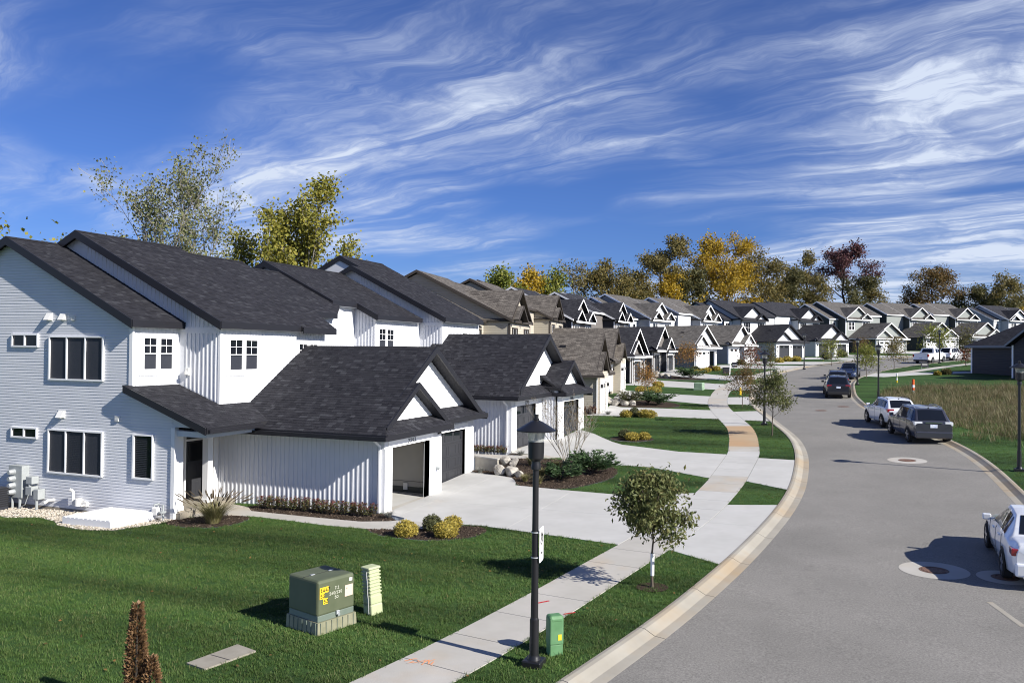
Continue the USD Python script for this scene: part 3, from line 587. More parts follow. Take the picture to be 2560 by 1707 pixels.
def kerb(edge, sgn, name):
    """rolled concrete kerb in cast lengths with joints between them"""
    prof = [(0., -.098), (.05, -.094), (.22, -.085), (.34, -.03), (.42, .012), (.50, .022), (.57, .012), (.585, -.05)]
    root = UsdGeom.Xform.Define(stage, '/World/' + name); root.AddTranslateOp().Set(Gf.Vec3d(0, 0, Z0)); tag('/World/' + name, kind='structure')
    t = T('/World/' + name, (0, 0, 0)); g = np.gradient(edge, axis=0); g /= np.linalg.norm(g, axis=1, keepdims=True); nv = np.column_stack([-g[:, 1], g[:, 0]]) * sgn
    step = 3
    for i in range(0, len(edge) - step, step):
        if not -8 < edge[i][1] < 150: continue
        seg = np.arange(i, i + step + 1); V = []
        for q in seg:
            p = edge[q].copy()
            if q == seg[0]: p = p + g[q] * .009
            if q == seg[-1]: p = p - g[q] * .009
            zz = float(gz(p[0], p[1]))
            V += [(*(p + nv[q] * d), zz + h) for d, h in prof]
        k = len(prof); F = []
        for a in range(step):
            for b in range(k - 1):
                f = (a * k + b, a * k + b + 1, (a + 1) * k + b + 1, (a + 1) * k + b); F.append(f if sgn < 0 else f[::-1])
        m = MB().add(V, F)
        m.add([V[j] for j in range(k)] + [(V[j][0], V[j][1], V[j][2] - .2) for j in range(k)], [(j, j + 1, k + j + 1, k + j) for j in range(k - 1)])
        m.add([V[step * k + j] for j in range(k)] + [(V[step * k + j][0], V[step * k + j][1], V[step * k + j][2] - .2) for j in range(k)], [(j + 1, j, k + j, k + j + 1) for j in range(k - 1)])
        m.build('kerb_stone', 'kerb', t)
kerb(RL, 1, 'kerb'); kerb(RR, -1, 'kerb_right')

def slabs(name, c, half, joint, mat_of, dz=.012, ymax=70., n_far='walk'):
    """a pavement in cast slabs with sunk joints"""
    path = '/World/' + name; root = UsdGeom.Xform.Define(stage, path); root.AddTranslateOp().Set(Gf.Vec3d(0, 0, Z0)); tag(path, kind='structure'); t = T(path, (0, 0, 0))
    a, b = offset(c, half), offset(c, -half); st = int(joint / .5)
    i = 0
    while i + st < len(c):
        q = Polygon(np.vstack([a[i:i + st + 1], b[i:i + st + 1][::-1]])).buffer(0).buffer(-.009)
        q = q.difference(KERBED)
        if not q.is_empty: sheet(q, dz, thick=.04).build('slab', mat_of(c[i]), t)
        i += st
        if c[i][1] > ymax: break
    rest = Polygon(np.vstack([a[i:], b[i:][::-1]])).buffer(0)
    sheet(rest, dz).build('pavement_far', n_far, t)
    base = Polygon(np.vstack([offset(c, half - .01)[:i + 1], offset(c, -half + .01)[:i + 1][::-1]])).buffer(0)
    sheet(base.difference(KERBED), dz - .025).build('joint_bed', 'oldconc', t)
slabs('sidewalk', WC, WW, 1.5, lambda p: 'walk_rust' if 39.5 < p[1] < 47.5 else ('concrete' if 22 < p[1] < 30 or 32.5 < p[1] < 38 or 47.5 < p[1] < 58 else 'walk'))
def cutslabs(name, polys, cutters, mat, dz=.010):
    path = '/World/' + name; root = UsdGeom.Xform.Define(stage, path); root.AddTranslateOp().Set(Gf.Vec3d(0, 0, Z0)); tag(path, kind='structure'); t = T(path, (0, 0, 0))
    for p in polys:
        p = p.difference(WALK.buffer(.012))
        for c in cutters: p = p.difference(LineString(c).buffer(.004, cap_style=2))
        for g in getattr(p, 'geoms', [p]):
            if g.area > .02: sheet(g, dz, thick=.05).build('slab', mat, t)
    for p in polys:
        if not p.is_empty: sheet(p.difference(WALK.buffer(.012)).buffer(-.02), dz - .012).build('joint_bed', 'oldconc', t)
    return t
cutslabs('driveway', [DR['a'].difference(PATHA.union(BED['sedum']))], [[(-13.3, 22), (-13.0, 32)], [(-9.2, 22), (-9.0, 31)], [(-14, 26.2), (-1, 25.4)]], 'concrete')
cutslabs('driveway_001', [DR['b'].difference(PATHB)], [[(-13.0, 33), (-12.8, 45)], [(-8.8, 33), (-8.4, 42)], [(-14, 39.3), (-1, 34.8)]], 'concrete')
cutslabs('driveway_002', [DR['c']], [[(-10.6, 50), (-10.6, 60)], [(-16, 56.4), (-3, 54.4)]], 'concrete')
cutslabs('driveway_003', [DR['d']], [[(-12.6, 60), (-12.6, 72)]], 'concrete')
for i, k in enumerate('efghijklm'): cutslabs(f'driveway_{i + 4:03d}', [DR[k]], [], 'concrete')
cutslabs('front_path', [PATHA], [[(-18.4, 21), (-18.2, 24)], [(-16.6, 21), (-16.4, 24)], [(-14.8, 21), (-14.6, 24)], [(-12.9, 21), (-12.6, 23.4)]], 'walk', .014)
cutslabs('front_path_001', [PATHB], [[(-16.5, 35), (-16.5, 37)], [(-14.3, 35), (-14.3, 37)]], 'walk', .014)
cutslabs('driveway_right', [RDRIVE], [], 'concrete'); struct(sheet(RWALK.difference(RDRIVE), .012), 'sidewalk_right', 'walk')
for k, p in BED.items():
    struct(sheet(p.difference(concrete_all), .012), 'planting_bed', 'mulch')
struct(sheet(GRAVEL.difference(concrete_all), .008), 'gravel_bed', 'gravelbed')
# mulch chips and river pebbles that read one by one close by: a scatter on the beds
def scatter_bits(poly, n, size, mat, name, label, seed, flat=.5, h=.02):
    rng = np.random.default_rng(seed); x0, y0, x1, y1 = poly.bounds; mb = MB(); ico = trimesh.creation.icosphere(0, 1.)
    P = np.column_stack([rng.uniform(x0, x1, n * 3), rng.uniform(y0, y1, n * 3)]); P = P[shapely.contains_xy(poly, P[:, 0], P[:, 1])][:n]
    for p in P:
        s = size * rng.uniform(.5, 1.5); R = trimesh.transformations.random_rotation_matrix(rng.uniform(size=3))[:3, :3]
        v = (ico.vertices * [s, s * rng.uniform(.5, .9), s * flat]) @ R.T; v[:, 2] *= .7
        mb.add(v + [p[0], p[1], float(gz(*p)) + h], ico.faces)
    r = mb.build(name, mat, None, kind='stuff'); tag(r.path, label, name.replace('_', ' '))
scatter_bits(GRAVEL.intersection(sbox(-28.6, 18, -19, 20.8)).difference(concrete_all), 4200, .032, 'pebble', 'river_pebbles', 'pale rounded river pebbles along the foot of the near end wall', 3)
scatter_bits(unary_union([BED[k] for k in ('gold', 'sedum', 'ornamental', 'rock', 'lavender', 'corner')]).difference(concrete_all), 7000, .035, 'chip', 'bark_mulch', 'dark shredded bark mulch spread over the planting beds', 4, .25)
# ------------------------------------------------------------------ the near white fourplex, in world coordinates
A = thing('white_townhouse', 'nearest white townhouse building with black roofs and one garage standing open', 'townhouse', (-22., 34.6, -5.45))
FZ, FZ2 = -5.43, -4.85
def walls(poly, z0, z1, mat, name='wall', parent=A):
    """a solid block of wall on a plan outline"""
    mb = MB()
    p = Polygon(poly)
    if not p.exterior.is_ccw: poly = poly[::-1]
    a = np.array([(x, y, z0) for x, y in poly]); b = a + [0, 0, z1 - z0]; m = len(a)
    mb.add(np.vstack([a, b]), [(i, (i + 1) % m, m + (i + 1) % m, m + i) for i in range(m)])
    v, f = tri_poly(Polygon(poly))[0]; mb.add(np.column_stack([v, np.full(len(v), z1)]), f)
    return mb.build(name, mat, parent)
def battens(parent, axis, fixed, out, a, b, zlo, zhi, pitch=.186, mat='white', w=.045, d=.02, skip=(), name='batten'):
    """raised battens of board-and-batten siding; zhi may be a function of the running coordinate"""
    n = int((b - a) / pitch)
    for i in range(n + 1):
        c = a + .06 + i * pitch
        if c > b - .02: break
        zt = zhi(c) if callable(zhi) else zhi; zb = zlo(c) if callable(zlo) else zlo
        for s0, s1, t0, t1 in ([(c - w / 2, c + w / 2, zb, zt)]):
            segs = [(t0, t1)]
            for (k0, k1, q0, q1) in skip:
                if k0 < c < k1:
                    segs = [g for (x, y) in segs for g in ((x, min(y, q0)), (max(x, q1), y)) if g[1] - g[0] > .05]
            for x, y in segs:
                if y - x < .05: continue
                mb = MB()
                if axis == 'x': mb.box(s0, s1, *sorted((fixed, fixed + out * d)), x, y)
                else: mb.box(*sorted((fixed, fixed + out * d)), s0, s1, x, y)
                mb.build(name, mat, parent)
def laps(parent, x0, x1, y, z0, z1, left=None, right=None, pitch=.0986, d=.020, mat='white'):
    """dutch-lap boards on a wall that faces -y; left / right give the wall's ends by height"""
    z = z0
    while z < z1 - .01:
        zt = min(z + pitch, z1); zm = (z + zt) / 2
        l, r = (left(zt) if left else x0), (right(zt) if right else x1)
        l0, r0 = (left(z + .03) if left else x0), (right(z + .03) if right else x1)
        l, r = max(x0, l), min(x1, r); l0, r0 = max(x0, l0), min(x1, r0)
        if r - l > .03:
            zf = z + (zt - z) * .62     # face up to here, cove above
            v = [(l0, y, z), (r0, y, z), (l0, y - d, z), (r0, y - d, z), (l0, y - d * .92, zf), (r0, y - d * .92, zf), (l, y - d * .12, zt), (r, y - d * .12, zt), (l, y, zt), (r, y, zt)]
            MB().add(v, [(0, 1, 3, 2), (2, 3, 5, 4), (4, 5, 7, 6), (6, 7, 9, 8)]).build('siding_board', mat, parent)
        z = zt
def window(parent, axis, fixed, out, a, b, z0, z1, kind='double', trim=.0, grid=True, dark='glass', divs=None, frame=.05, fd=.06, blind=None):
    """a window standing on a wall: frame, panes as own pieces. axis: running coordinate"""
    def bx(mb, p, q, d0, d1, lo, hi):
        if axis == 'y': mb.box(*sorted((fixed + out * d0, fixed + out * d1)), p, q, lo, hi)
        else: mb.box(p, q, *sorted((fixed + out * d0, fixed + out * d1)), lo, hi)
        return mb
    fr = MB()
    if trim:
        for p, q, lo, hi in ((a - trim, a, z0 - trim, z1 + trim), (b, b + trim, z0 - trim, z1 + trim), (a, b, z1, z1 + trim), (a, b, z0 - trim, z0)): bx(fr, p, q, 0, .035, lo, hi)
    for p, q, lo, hi in ((a, a + frame, z0, z1), (b - frame, b, z0, z1), (a + frame, b - frame, z1 - frame, z1), (a + frame, b - frame, z0, z0 + frame)): bx(fr, p, q, 0, fd, lo, hi)
    cuts = divs or [(a + b) / 2]; edges = [a + frame, *cuts, b - frame]
    for c in cuts: bx(fr, c - frame / 2, c + frame / 2, .0, fd - .004, z0 + frame, z1 - frame)
    if kind == 'double': bx(fr, a + frame, b - frame, .0, fd - .012, (z0 + z1) / 2 - .022, (z0 + z1) / 2 + .022)
    w = MB(); w.v, w.f, w.u, w.n = fr.v, fr.f, fr.u, fr.n
    W = w.build('window', 'trim', parent)
    for p, q in zip(edges[:-1], edges[1:]):
        lohi = [(z0 + frame, (z0 + z1) / 2), ((z0 + z1) / 2, z1 - frame)] if kind == 'double' else [(z0 + frame, z1 - frame)]
        for k, (lo, hi) in enumerate(lohi):
            bx(MB(), p, q, .012, .024, lo, hi).build('pane', dark if not (kind == 'double' and k == 0 and dark == 'glass') else 'screen', W)
            if kind == 'double' and grid and k == 1:
                m = MB(); bx(m, (p + q) / 2 - .012, (p + q) / 2 + .012, .026, .038, lo, hi); bx(m, p, q, .0265, .0375, (lo + hi) / 2 - .012, (lo + hi) / 2 + .012); m.build('muntin', 'trim', W)
    if blind:
        n = int((z1 - z0 - 2 * frame) / .06); mb = MB()
        for i in range(n): bx(mb, blind[0], blind[1], .026, .03, z0 + frame + i * .06 + .01, z0 + frame + i * .06 + .042)
        mb.build('blind', 'flat_charcoal', W)
    return W

# --- bodies
S1S = lambda x: .88 - .14 - .5 * (x + 21.6)         # underside of the roof over section one
def under(e0, z0): return lambda x: z0 - .14 - .5 * (x - e0)
rS1, rS2, rA2, rS6 = under(-21.6, .88), under(-19.75, .89), under(-21.1, 1.7), under(-19.67, 1.75)
def body(x_front, y0, y1, zb, rx, rfun, back, name='wall'):
    """a gabled block whose profile in x follows the roof's underside"""
    zr = rfun(rx); zb2 = zr - .5 * (rx - back)
    prof = [(x_front, y0, zb), (x_front, y0, rfun(x_front)), (rx, y0, zr), (back, y0, zb2), (back, y0, zb)]
    return MB().prism(prof, (0, y1 - y0, 0)).build(name, 'white', A)
b1 = body(-21.85, 20.87, 22.97, -5.75, -27.6, rS1, -33.4)
b2 = body(-20.0, 22.95, 27.88, -2.45, -26.67, rS2, -33.4); body(-20.0, 27.88, 29.25, -2.45, -26.07, rS2, -32.); body(-21.42, 22.96, 29.2, -5.75, -26.0, lambda x: -2.0, -33.3)
b3 = body(-21.5, 29.2, 33.45, -5.6, -25.4, rS2, -30.5)
b4 = body(-22.6, 33.42, 35.68, -5.4, -26.3, rA2, -30.5)
b5 = body(-21.4, 35.66, 40.35, -5.4, -26.3, rA2, -31.)
b6 = body(-20.0, 40.33, 41.07, -5.4, -25.66, rS6, -29.); body(-20.01, 41.06, 45.3, -5.4, -27.0, rS6, -33.4); body(-21.6, 45.25, 48.4, -5.4, -26.5, lambda x: 1.45 - .5 * (x + 21.4), -33.)
MB().box(-33.3, -19.97, 20.83, 20.88, -5.95, -5.62).box(-21.4, -19.97, 20.84, 20.9, -5.95, -5.62).build('foundation', 'oldconc', A)

# --- roofs (front slopes by plan outline, back slopes by gable rectangles)
SH = .145
roof([(-27.6, 20.6), (-21.6, 20.6), (-21.6, 22.98), (-27.6, 22.98)], (-21.6, 20.6, .88, -.5, 0), .13, A, 'shingle_base', shingle=SH, seed=1)
roof([(-33.7, 20.6), (-27.6, 20.6), (-27.6, 22.98), (-33.7, 22.98)], (-27.6, 20.6, 3.88, .5, 0), .13, A, 'shblack')
roof([(-19.75, 22.68), (-19.75, 27.2), (-19.62, 27.2), (-19.62, 29.5), (-21.2, 30.25), (-21.2, 31.95), (-22.1, 33.5), (-25.4, 33.5), (-25.4, 31.3), (-26.07, 31.3), (-26.07, 27.9), (-26.67, 27.9), (-26.67, 22.68)], (-19.75, 22.6, .89, -.5, 0), .13, A, 'shingle_base', shingle=SH, seed=2)
for y0, y1, rx in ((22.68, 27.9, -26.67), (27.9, 31.3, -26.07), (31.3, 33.5, -25.4)):
    zr = .89 - .5 * (rx + 19.75); roof([(-33.7, y0), (rx, y0), (rx, y1), (-33.7, y1)], (rx, y0, zr, .5, 0), .13, A, 'shblack')
roof([(-22.3, 33.2), (-22.3, 35.36), (-21.1, 35.36), (-21.1, 40.06), (-26.3, 40.06), (-26.3, 33.2)], (-21.1, 33.2, 1.7, -.5, 0), .13, A, 'shingle_base', shingle=SH, seed=3)
roof([(-31.3, 33.2), (-26.3, 33.2), (-26.3, 40.06), (-31.3, 40.06)], (-26.3, 33.2, 4.3, .5, 0), .13, A, 'shblack')
roof([(-19.67, 40.03), (-19.67, 45.14), (-20.2, 45.6), (-27.1, 45.9), (-27.1, 41.03), (-25.66, 41.03), (-25.66, 40.03)], (-19.67, 40.03, 1.75, -.5, 0), .13, A, 'shingle_base', shingle=SH, seed=4)
roof([(-33.7, 41.03), (-27.1, 41.03), (-27.1, 45.9), (-33.7, 45.9)], (-27.1, 41.03, 5.465, .5, 0), .13, A, 'shblack')
roof([(-29.7, 40.03), (-25.66, 40.03), (-25.66, 41.1), (-29.7, 41.1)], (-25.66, 40.03, 4.745, .5, 0), .13, A, 'shblack')
roof([(-21.3, 45.2), (-21.3, 48.7), (-26.5, 48.7), (-26.5, 45.2)], (-21.3, 45.2, 1.55, -.5, 0), .13, A, 'shblack')
def rake(p, q, out=(0, -1), th=.26, mat='black', t=.04):
    """a fascia board along the roof edge from p to q, standing out by t"""
    p, q = np.asarray(p, float), np.asarray(q, float); v = np.array([*out, 0]) * t
    return MB().prism([p, q, q - [0, 0, th], p - [0, 0, th]], v).build('fascia', mat, A)
zp = lambda e, z, x: z - .5 * (x - e)
for y, segs, e, z in ((20.6, [(-33.7, -27.6, 0), (-27.6, -21.6, 1)], -21.6, .9), (22.68, [(-26.67, -19.75, 1), (-30, -26.67, 0)], -19.75, .91), (33.2, [(-26.3, -22.3, 1), (-29.5, -26.3, 0)], -21.1, 1.72), (35.36, [(-22.3, -21.1, 1)], -21.1, 1.72), (40.03, [(-25.66, -19.67, 1), (-28.5, -25.66, 0)], -19.67, 1.77), (41.03, [(-27.1, -25.66, 1), (-29.5, -27.1, 0)], -19.67, 1.77)):
    rx = [s[1] for s in segs if not s[2]]; rx = rx[0] if rx else None
    for x0, x1, front in segs:
        za, zb = (zp(e, z, x0), zp(e, z, x1)) if front else (zp(e, z, rx) - .5 * (rx - x0), zp(e, z, rx))
        rake((x0, y, za), (x1, y, zb), th=.30)
for x, y0, y1, z in ((-21.6, 20.58, 22.98, .89), (-19.75, 22.66, 27.22, .90), (-19.62, 27.2, 29.5, .83), (-21.2, 30.2, 31.95, 1.62), (-22.3, 33.18, 35.36, 2.31), (-21.1, 35.34, 40.06, 1.71), (-19.67, 40.01, 45.14, 1.76)):
    rake((x, y0, z), (x, y1, z), (1, 0), th=.24)
for x0, x1, y0, y1, z in ((-21.9, -21.58, 20.6, 22.9, .66), (-20.05, -19.73, 22.68, 29.5, .66), (-21.45, -21.08, 35.36, 40, 1.46), (-20.05, -19.65, 40.03, 45.1, 1.52), (-22.65, -22.28, 33.2, 35.4, 2.06)): xbox('soffit', 'trim', A, x0, x1, y0, y1, z, z + .02)
for y0, y1, rx, z in ((20.58, 22.98, -27.6, 3.89), (22.66, 27.9, -26.67, 4.36), (27.9, 31.3, -26.07, 4.06), (31.3, 33.5, -25.4, 3.725), (33.2, 40.06, -26.3, 4.31), (41.03, 45.9, -27.1, 5.475)):
    MB().prism([(rx - .14, y0, z - .05), (rx, y0, z + .022), (rx + .14, y0, z - .05)], (0, y1 - y0, 0)).build('ridge_cap', 'shingle_base', A)

# --- the end wall of lap siding
lw = lambda z: -27.6 - (3.88 - .16 - z) / .5 if z > .7 else -33.4
rw_ = lambda z: (-27.6 + (3.88 - .16 - z) / .5) if z > .74 else (-21.85 if z > -1.33 else (-18.46 + (-2.70 - z) / .36))
EW = MB().prism([(-21.86, 20.9, -2.6), (-21.86, 20.9, -1.5), (-18.75, 20.9, -2.6)], (0, -.05, 0)).box(-21.9, -19.97, 20.86, 20.96, -5.75, -2.55).build('end_wall', 'white', A)
laps(EW, -33.4, -20.06, 20.862, -5.6, 3.6, lw, lambda z: min(rw_(z), -20.06 if z < -2.35 else 99))
xbox('corner_board', 'trim', A, -21.95, -21.8, 20.815, 20.9, -1.3, .72); xbox('corner_board', 'trim', A, -20.08, -19.93, 20.80, 20.98, -5.62, -2.62)
for a, b, lo, hi, dv, k in ((-27.5, -26.18, -.05, .42, None, 'g'), (-27.45, -26.16, -3.28, -2.89, None, 'g'), (-25.64, -23.08, -1.19, .35, (-24.79, -23.93), 's'), (-25.62, -23.06, -4.43, -2.89, (-24.77, -23.91), 's'), (-21.72, -20.83, -4.38, -2.89, (), 'b')):
    w = window(A, 'x', 20.846, -1, a, b, lo, hi, 'fixed', 0, False, 'screen' if k == 's' else 'glass', list(dv) if dv else ([(a + b) / 2] if dv is None else [a + .055]), .055, .07, (a + .06, b - .3) if k == 'b' else ((-24.74, -23.98) if k == 's' and lo < -4 else None))
# hoods and small fittings on the end wall
for x, z, w, h, d in ((-25.68, 1.02, .25, .22, .17), (-25.0, 1.02, .25, .22, .17), (-25.02, -2.37, .26, .22, .17)):
    MB().prism([(x - w / 2, 20.845, z + h / 2), (x - w / 2, 20.845, z - h / 2), (x - w / 2, 20.845 - d, z - h / 2), (x - w / 2, 20.845 - d * .25, z + h / 2)], (w, 0, 0)).box(x - w / 2 - .03, x + w / 2 + .03, 20.83, 20.852, z - h / 2 - .03, z + h / 2 + .03).build('vent_hood', 'pvc', A)
for x, z in ((-24.53, .98), (-22.44, -2.41)):
    m = MB().box(x - .09, x + .09, 20.80, 20.85, z - .10, z + .10)
    for i in range(4): m.box(x - .075, x + .075, 20.785, 20.8, z - .085 + i * .045, z - .06 + i * .045)
    m.build('louvre_vent', 'pvc', A)
# electric meters and boxes
mbx = MB().box(-27.2, -26.55, 20.55, 20.84, -5.35, -4.23).build('meter_cabinet', 'meter', A)
for i in range(4):
    m = MB(); z = -4.45 - i * .235; y = np.linspace(20.55, 20.33, 4)
    m.tube([(-26.93, k, z) for k in y], [.1, .1, .092, .075], 14); m.build('meter', 'steel', mbx)
for x, z, w, h in ((-26.2, -4.71, .3, .26), (-26.22, -5.08, .3, .3), (-25.86, -5.18, .24, .36)): MB().tm(bevelbox(x - w / 2, x + w / 2, 20.55, 20.83, z - h / 2, z + h / 2, .02)).build('junction_box', 'meter', A)
m = MB()
for x, z0, z1 in ((-27.05, -5.9, -5.3), (-26.68, -5.9, -5.3), (-25.86, -5.9, -5.3), (-26.2, -4.95, -4.8)): m.tube([(x, 20.6, z0), (x, 20.6, z1)], .045, 8)
m.tube([(-26.2, 20.55, -5.2), (-26.3, 20.5, -5.55), (-26.6, 20.45, -5.7)], .012, 5); m.build('conduit', 'meter', A)
m = MB(); m.tube([(-24.25, 20.7, -5.42), (-24.25, 20.7, -5.0), (-24.27, 20.66, -4.92), (-24.31, 20.6, -4.9)], .05, 10); m.tube([(-25.3, 20.84, -5.36), (-25.42, 20.7, -5.36), (-25.5, 20.62, -5.45)], .055, 10); m.build('vent_pipe', 'pvc', A)
m = MB(); m.tube([(-24.02, 20.72, -5.45), (-24.02, 20.72, -5.2)], [.12, .12], 14).box(-23.86, -23.68, 20.72, 20.84, -5.46, -5.3).tube([(-23.77, 20.74, -5.4), (-23.77, 20.6, -5.42)], .025, 6); m.build('hose_bib', 'pvc', A)

# --- front walls: windows, battens
def pairwin(y0, y1, x, lo, hi, m=.12):
    mid = (y0 + y1) / 2
    MB().box(x - .002, x + .03, y0 - .14, y1 + .14, hi, hi + .13).box(x - .002, x + .03, y0 - .14, y1 + .14, lo - .18, lo).box(x - .002, x + .03, y0 - .14, y0, lo, hi).box(x - .002, x + .03, y1, y1 + .14, lo, hi).box(x - .002, x + .03, mid - .06, mid + .06, lo, hi).build('window_trim', 'trim', A)
    for a, b in ((y0, mid - .06), (mid + .06, y1)): window(A, 'y', x, 1, a, b, lo, hi, 'double', 0, True, 'glass', [], .04, .05) if False else win1(a, b, x, lo, hi)
def win1(a, b, x, lo, hi, f=.04, grid=True):
    md = (lo + hi) / 2
    fr = MB()
    for p, q, l, h in ((a, a + f, lo, hi), (b - f, b, lo, hi), (a + f, b - f, hi - f, hi), (a + f, b - f, lo, lo + f), (a + f, b - f, md - .02, md + .02)): fr.box(x, x + .05, p, q, l, h)
    W = fr.build('window', 'trim', A)
    for l, h, mt in ((md + .02, hi - f, 'glass'), (lo + f, md - .02, 'screen')): MB().box(x + .008, x + .02, a + f, b - f, l, h).build('pane', mt, W)
    if grid: MB().box(x + .022, x + .034, (a + b) / 2 - .012, (a + b) / 2 + .012, md + .02, hi - f).box(x + .0225, x + .0335, a + f, b - f, (md + hi) / 2 - .012, (md + hi) / 2 + .012).build('muntin', 'trim', W)
    return W
pairwin(21.29, 22.63, -21.85, -.80, .33); pairwin(23.38, 24.92, -20.0, -.82, .31); pairwin(27.42, 28.70, -20.0, -.9, .2); pairwin(35.95, 37.45, -21.4, -.1, 1.05); pairwin(42.9, 44.4, -20.0, -.3, 1.0)
w = MB().box(-22.602, -22.57, 33.62, 34.98, .62, .73).box(-22.602, -22.57, 33.62, 34.98, 1.05, 1.14).box(-22.602, -22.57, 33.62, 33.74, .73, 1.05).box(-22.602, -22.57, 34.9, 34.98, .73, 1.05).build('window', 'trim', A); MB().box(-22.6, -22.585, 33.74, 34.9, .73, 1.05).build('pane', 'glass', w)
for p, x, y0, y1, lo, hi, sk in ((b1, -21.85, 20.95, 22.9, -1.3, .62, [(21.13, 22.8, -1.0, .48)]), (b2, -20.0, 23.0, 29.2, -2.4, .62, [(23.2, 25.1, -1.02, .46), (27.25, 28.86, -1.1, .35)]), (b3, -21.5, 29.3, 33.4, -2.2, 1.3, []), (b4, -22.6, 33.45, 35.3, -1, 2.0, [(33.55, 35.05, .6, 1.16)]), (b5, -21.4, 35.7, 40.2, -1, 1.42, [(35.8, 37.62, -.3, 1.2)]), (b6, -20.0, 40.4, 45.2, -1, 1.45, [(42.75, 44.55, -.5, 1.15)])):
    battens(p, 'y', x, 1, y0, y1, lo, hi, .186, skip=sk, d=.014)
for p, y, x0, x1, lo, fn in ((b2, 22.95, -26.4, -20.1, lambda x: max(-1.95 - .36 * (x + 20), S1S(x) + .17 if x < -21.6 else -9) if x > -21.6 else S1S(x) + .17, rS2), (b4, 33.42, -26, -22.7, lambda x: max(1.1, zp(-19.75, .91, x)), rA2), (b5, 35.66, -22.6, -21.5, lambda x: -1, rA2), (b6, 40.33, -25.4, -20.1, lambda x: max(-.5, zp(-21.1, 1.72, x)) if x < -21.1 else -.5, rS6)):
    battens(p, 'x', y, -1, x0, x1, lo, lambda x, fn=fn: fn(x) - .03, .186)
MB().box(-21.85, -20.02, 22.92, 22.952, .50, .72).build('frieze_board', 'white', A); MB().box(-21.65, -20.02, 40.30, 40.332, 1.32, 1.5).build('frieze_board', 'white', A)
for x, y, lo, hi in ((-20.0, 22.95, -2.0, .66), (-21.4, 35.66, -1, 1.46), (-20.0, 40.33, -1, 1.5), (-21.85, 22.9, -1.4, .66)): MB().box(x - .09, x + .012, y - .012, y + .09, lo, hi).build('corner_board', 'trim', A)
xb = MB().box(-21.45, -21.3, 22.82, 22.94, -.98, -.74).box(-21.42, -21.33, 22.74, 22.82, -.96, -.86).build('outlet_box', 'pvc', A)

# --- porch: shed roof, door, columns, slab
roof([(-21.95, 20.6), (-18.46, 20.6), (-18.46, 23.75), (-19.95, 24.62), (-21.95, 25.5)], (-18.46, 20.6, -2.55, -.36, 0), .12, A, 'shingle_base', name='porch_roof', shingle=SH, seed=5)
rake((-21.95, 20.6, -1.28), (-18.46, 20.6, -2.54), (0, -1), .24); rake((-18.46, 20.58, -2.54), (-18.46, 23.2, -2.54), (1, 0), .2); xbox('gutter', 'black', A, -18.44, -18.32, 20.62, 23.2, -2.72, -2.6)
MB().box(-21.4, -18.7, 20.9, 23.6, -2.9, -2.72).build('porch_beam', 'white', A)
D = xbox('front_door', 'door', A, -21.41, -21.36, 22.84, 23.76, -5.4, -3.3)
MB().box(-21.42, -21.35, 22.78, 22.84, -5.42, -2.95).box(-21.42, -21.35, 23.76, 23.82, -5.42, -2.95).box(-21.42, -21.35, 22.84, 23.76, -3.34, -3.27).build('door_frame', 'trim', A)
MB().box(-21.4, -21.37, 22.84, 23.76, -3.25, -2.95).build('transom', 'glass', A); MB().box(-21.37, -21.352, 22.94, 23.66, -4.06, -3.42).build('door_light', 'glass', D)
for y0 in (22.93, 23.35):
    for z0, z1 in ((-4.72, -4.2), (-5.28, -4.8)): MB().box(-21.37, -21.354, y0, y0 + .32, z0, z1).build('door_panel', 'door', D)
MB().tube([(-21.35, 23.68, -4.4), (-21.29, 23.68, -4.4)], .03, 8).tube([(-21.35, 23.68, -4.22), (-21.3, 23.68, -4.22)], .028, 8).build('door_handle', 'steel', D)
MB().box(-20.42, -20.18, 22.62, 22.86, -5.38, -2.85).box(-20.45, -20.15, 22.59, 22.89, -5.4, -5.25).box(-20.45, -20.15, 22.59, 22.89, -3.1, -2.95).build('porch_post', 'trim', A)
MB().box(-20.2, -19.94, 20.96, 21.2, -5.3, -2.7).box(-20.23, -19.91, 20.93, 21.23, -5.35, -5.22).build('porch_post', 'trim', A)
MB().box(-20.95, -20.7, 23.5, 23.76, -5.42, -2.8).build('pilaster', 'trim', A)
xbox('porch_slab', 'oldconc', A, -21.4, -19.9, 20.98, 23.7, -5.62, -5.36)
MB().box(-21.4, -19.75, 20.9, 21.5, -5.75, -5.40).build('porch_step', 'oldconc', A)

# --- garages
def garage_door(parent, x, y0, y1, z0, z1, style='carriage', thing_=A, mat='door'):
    n = 4; h = (z1 - z0) / n
    G = MB().box(x - .06, x - .03, y0, y1, z0, z1).build('garage_door', mat, thing_)
    for i in range(n):
        a, b = z0 + i * h + .008, z0 + (i + 1) * h - .008
        MB().box(x - .03, x - .012, y0, y1, a, b).build('door_section', mat, G)
        w = (y1 - y0)
        if i == n - 1:
            for f0, f1 in ((.05, .31), (.37, .63), (.69, .95)): MB().box(x - .012, x - .004, y0 + w * f0, y0 + w * f1, a + .1, b - .06).build('door_window', 'glass', G)
        else:
            for f0, f1 in ((.05, .155), (.2, .45), (.5, .75), (.845, .95)):
                mb = MB(); ya, yb = y0 + w * f0, y0 + w * f1; t = .018; za, zb = a + .07, b - .07
                for p, q, l, u in ((ya, yb, za, za + t), (ya, yb, zb - t, zb), (ya, ya + t, za + t, zb - t), (yb - t, yb, za + t, zb - t)): mb.box(x - .012, x - .002, p, q, l, u)
                mb.build('door_panel', mat, G)
    return G
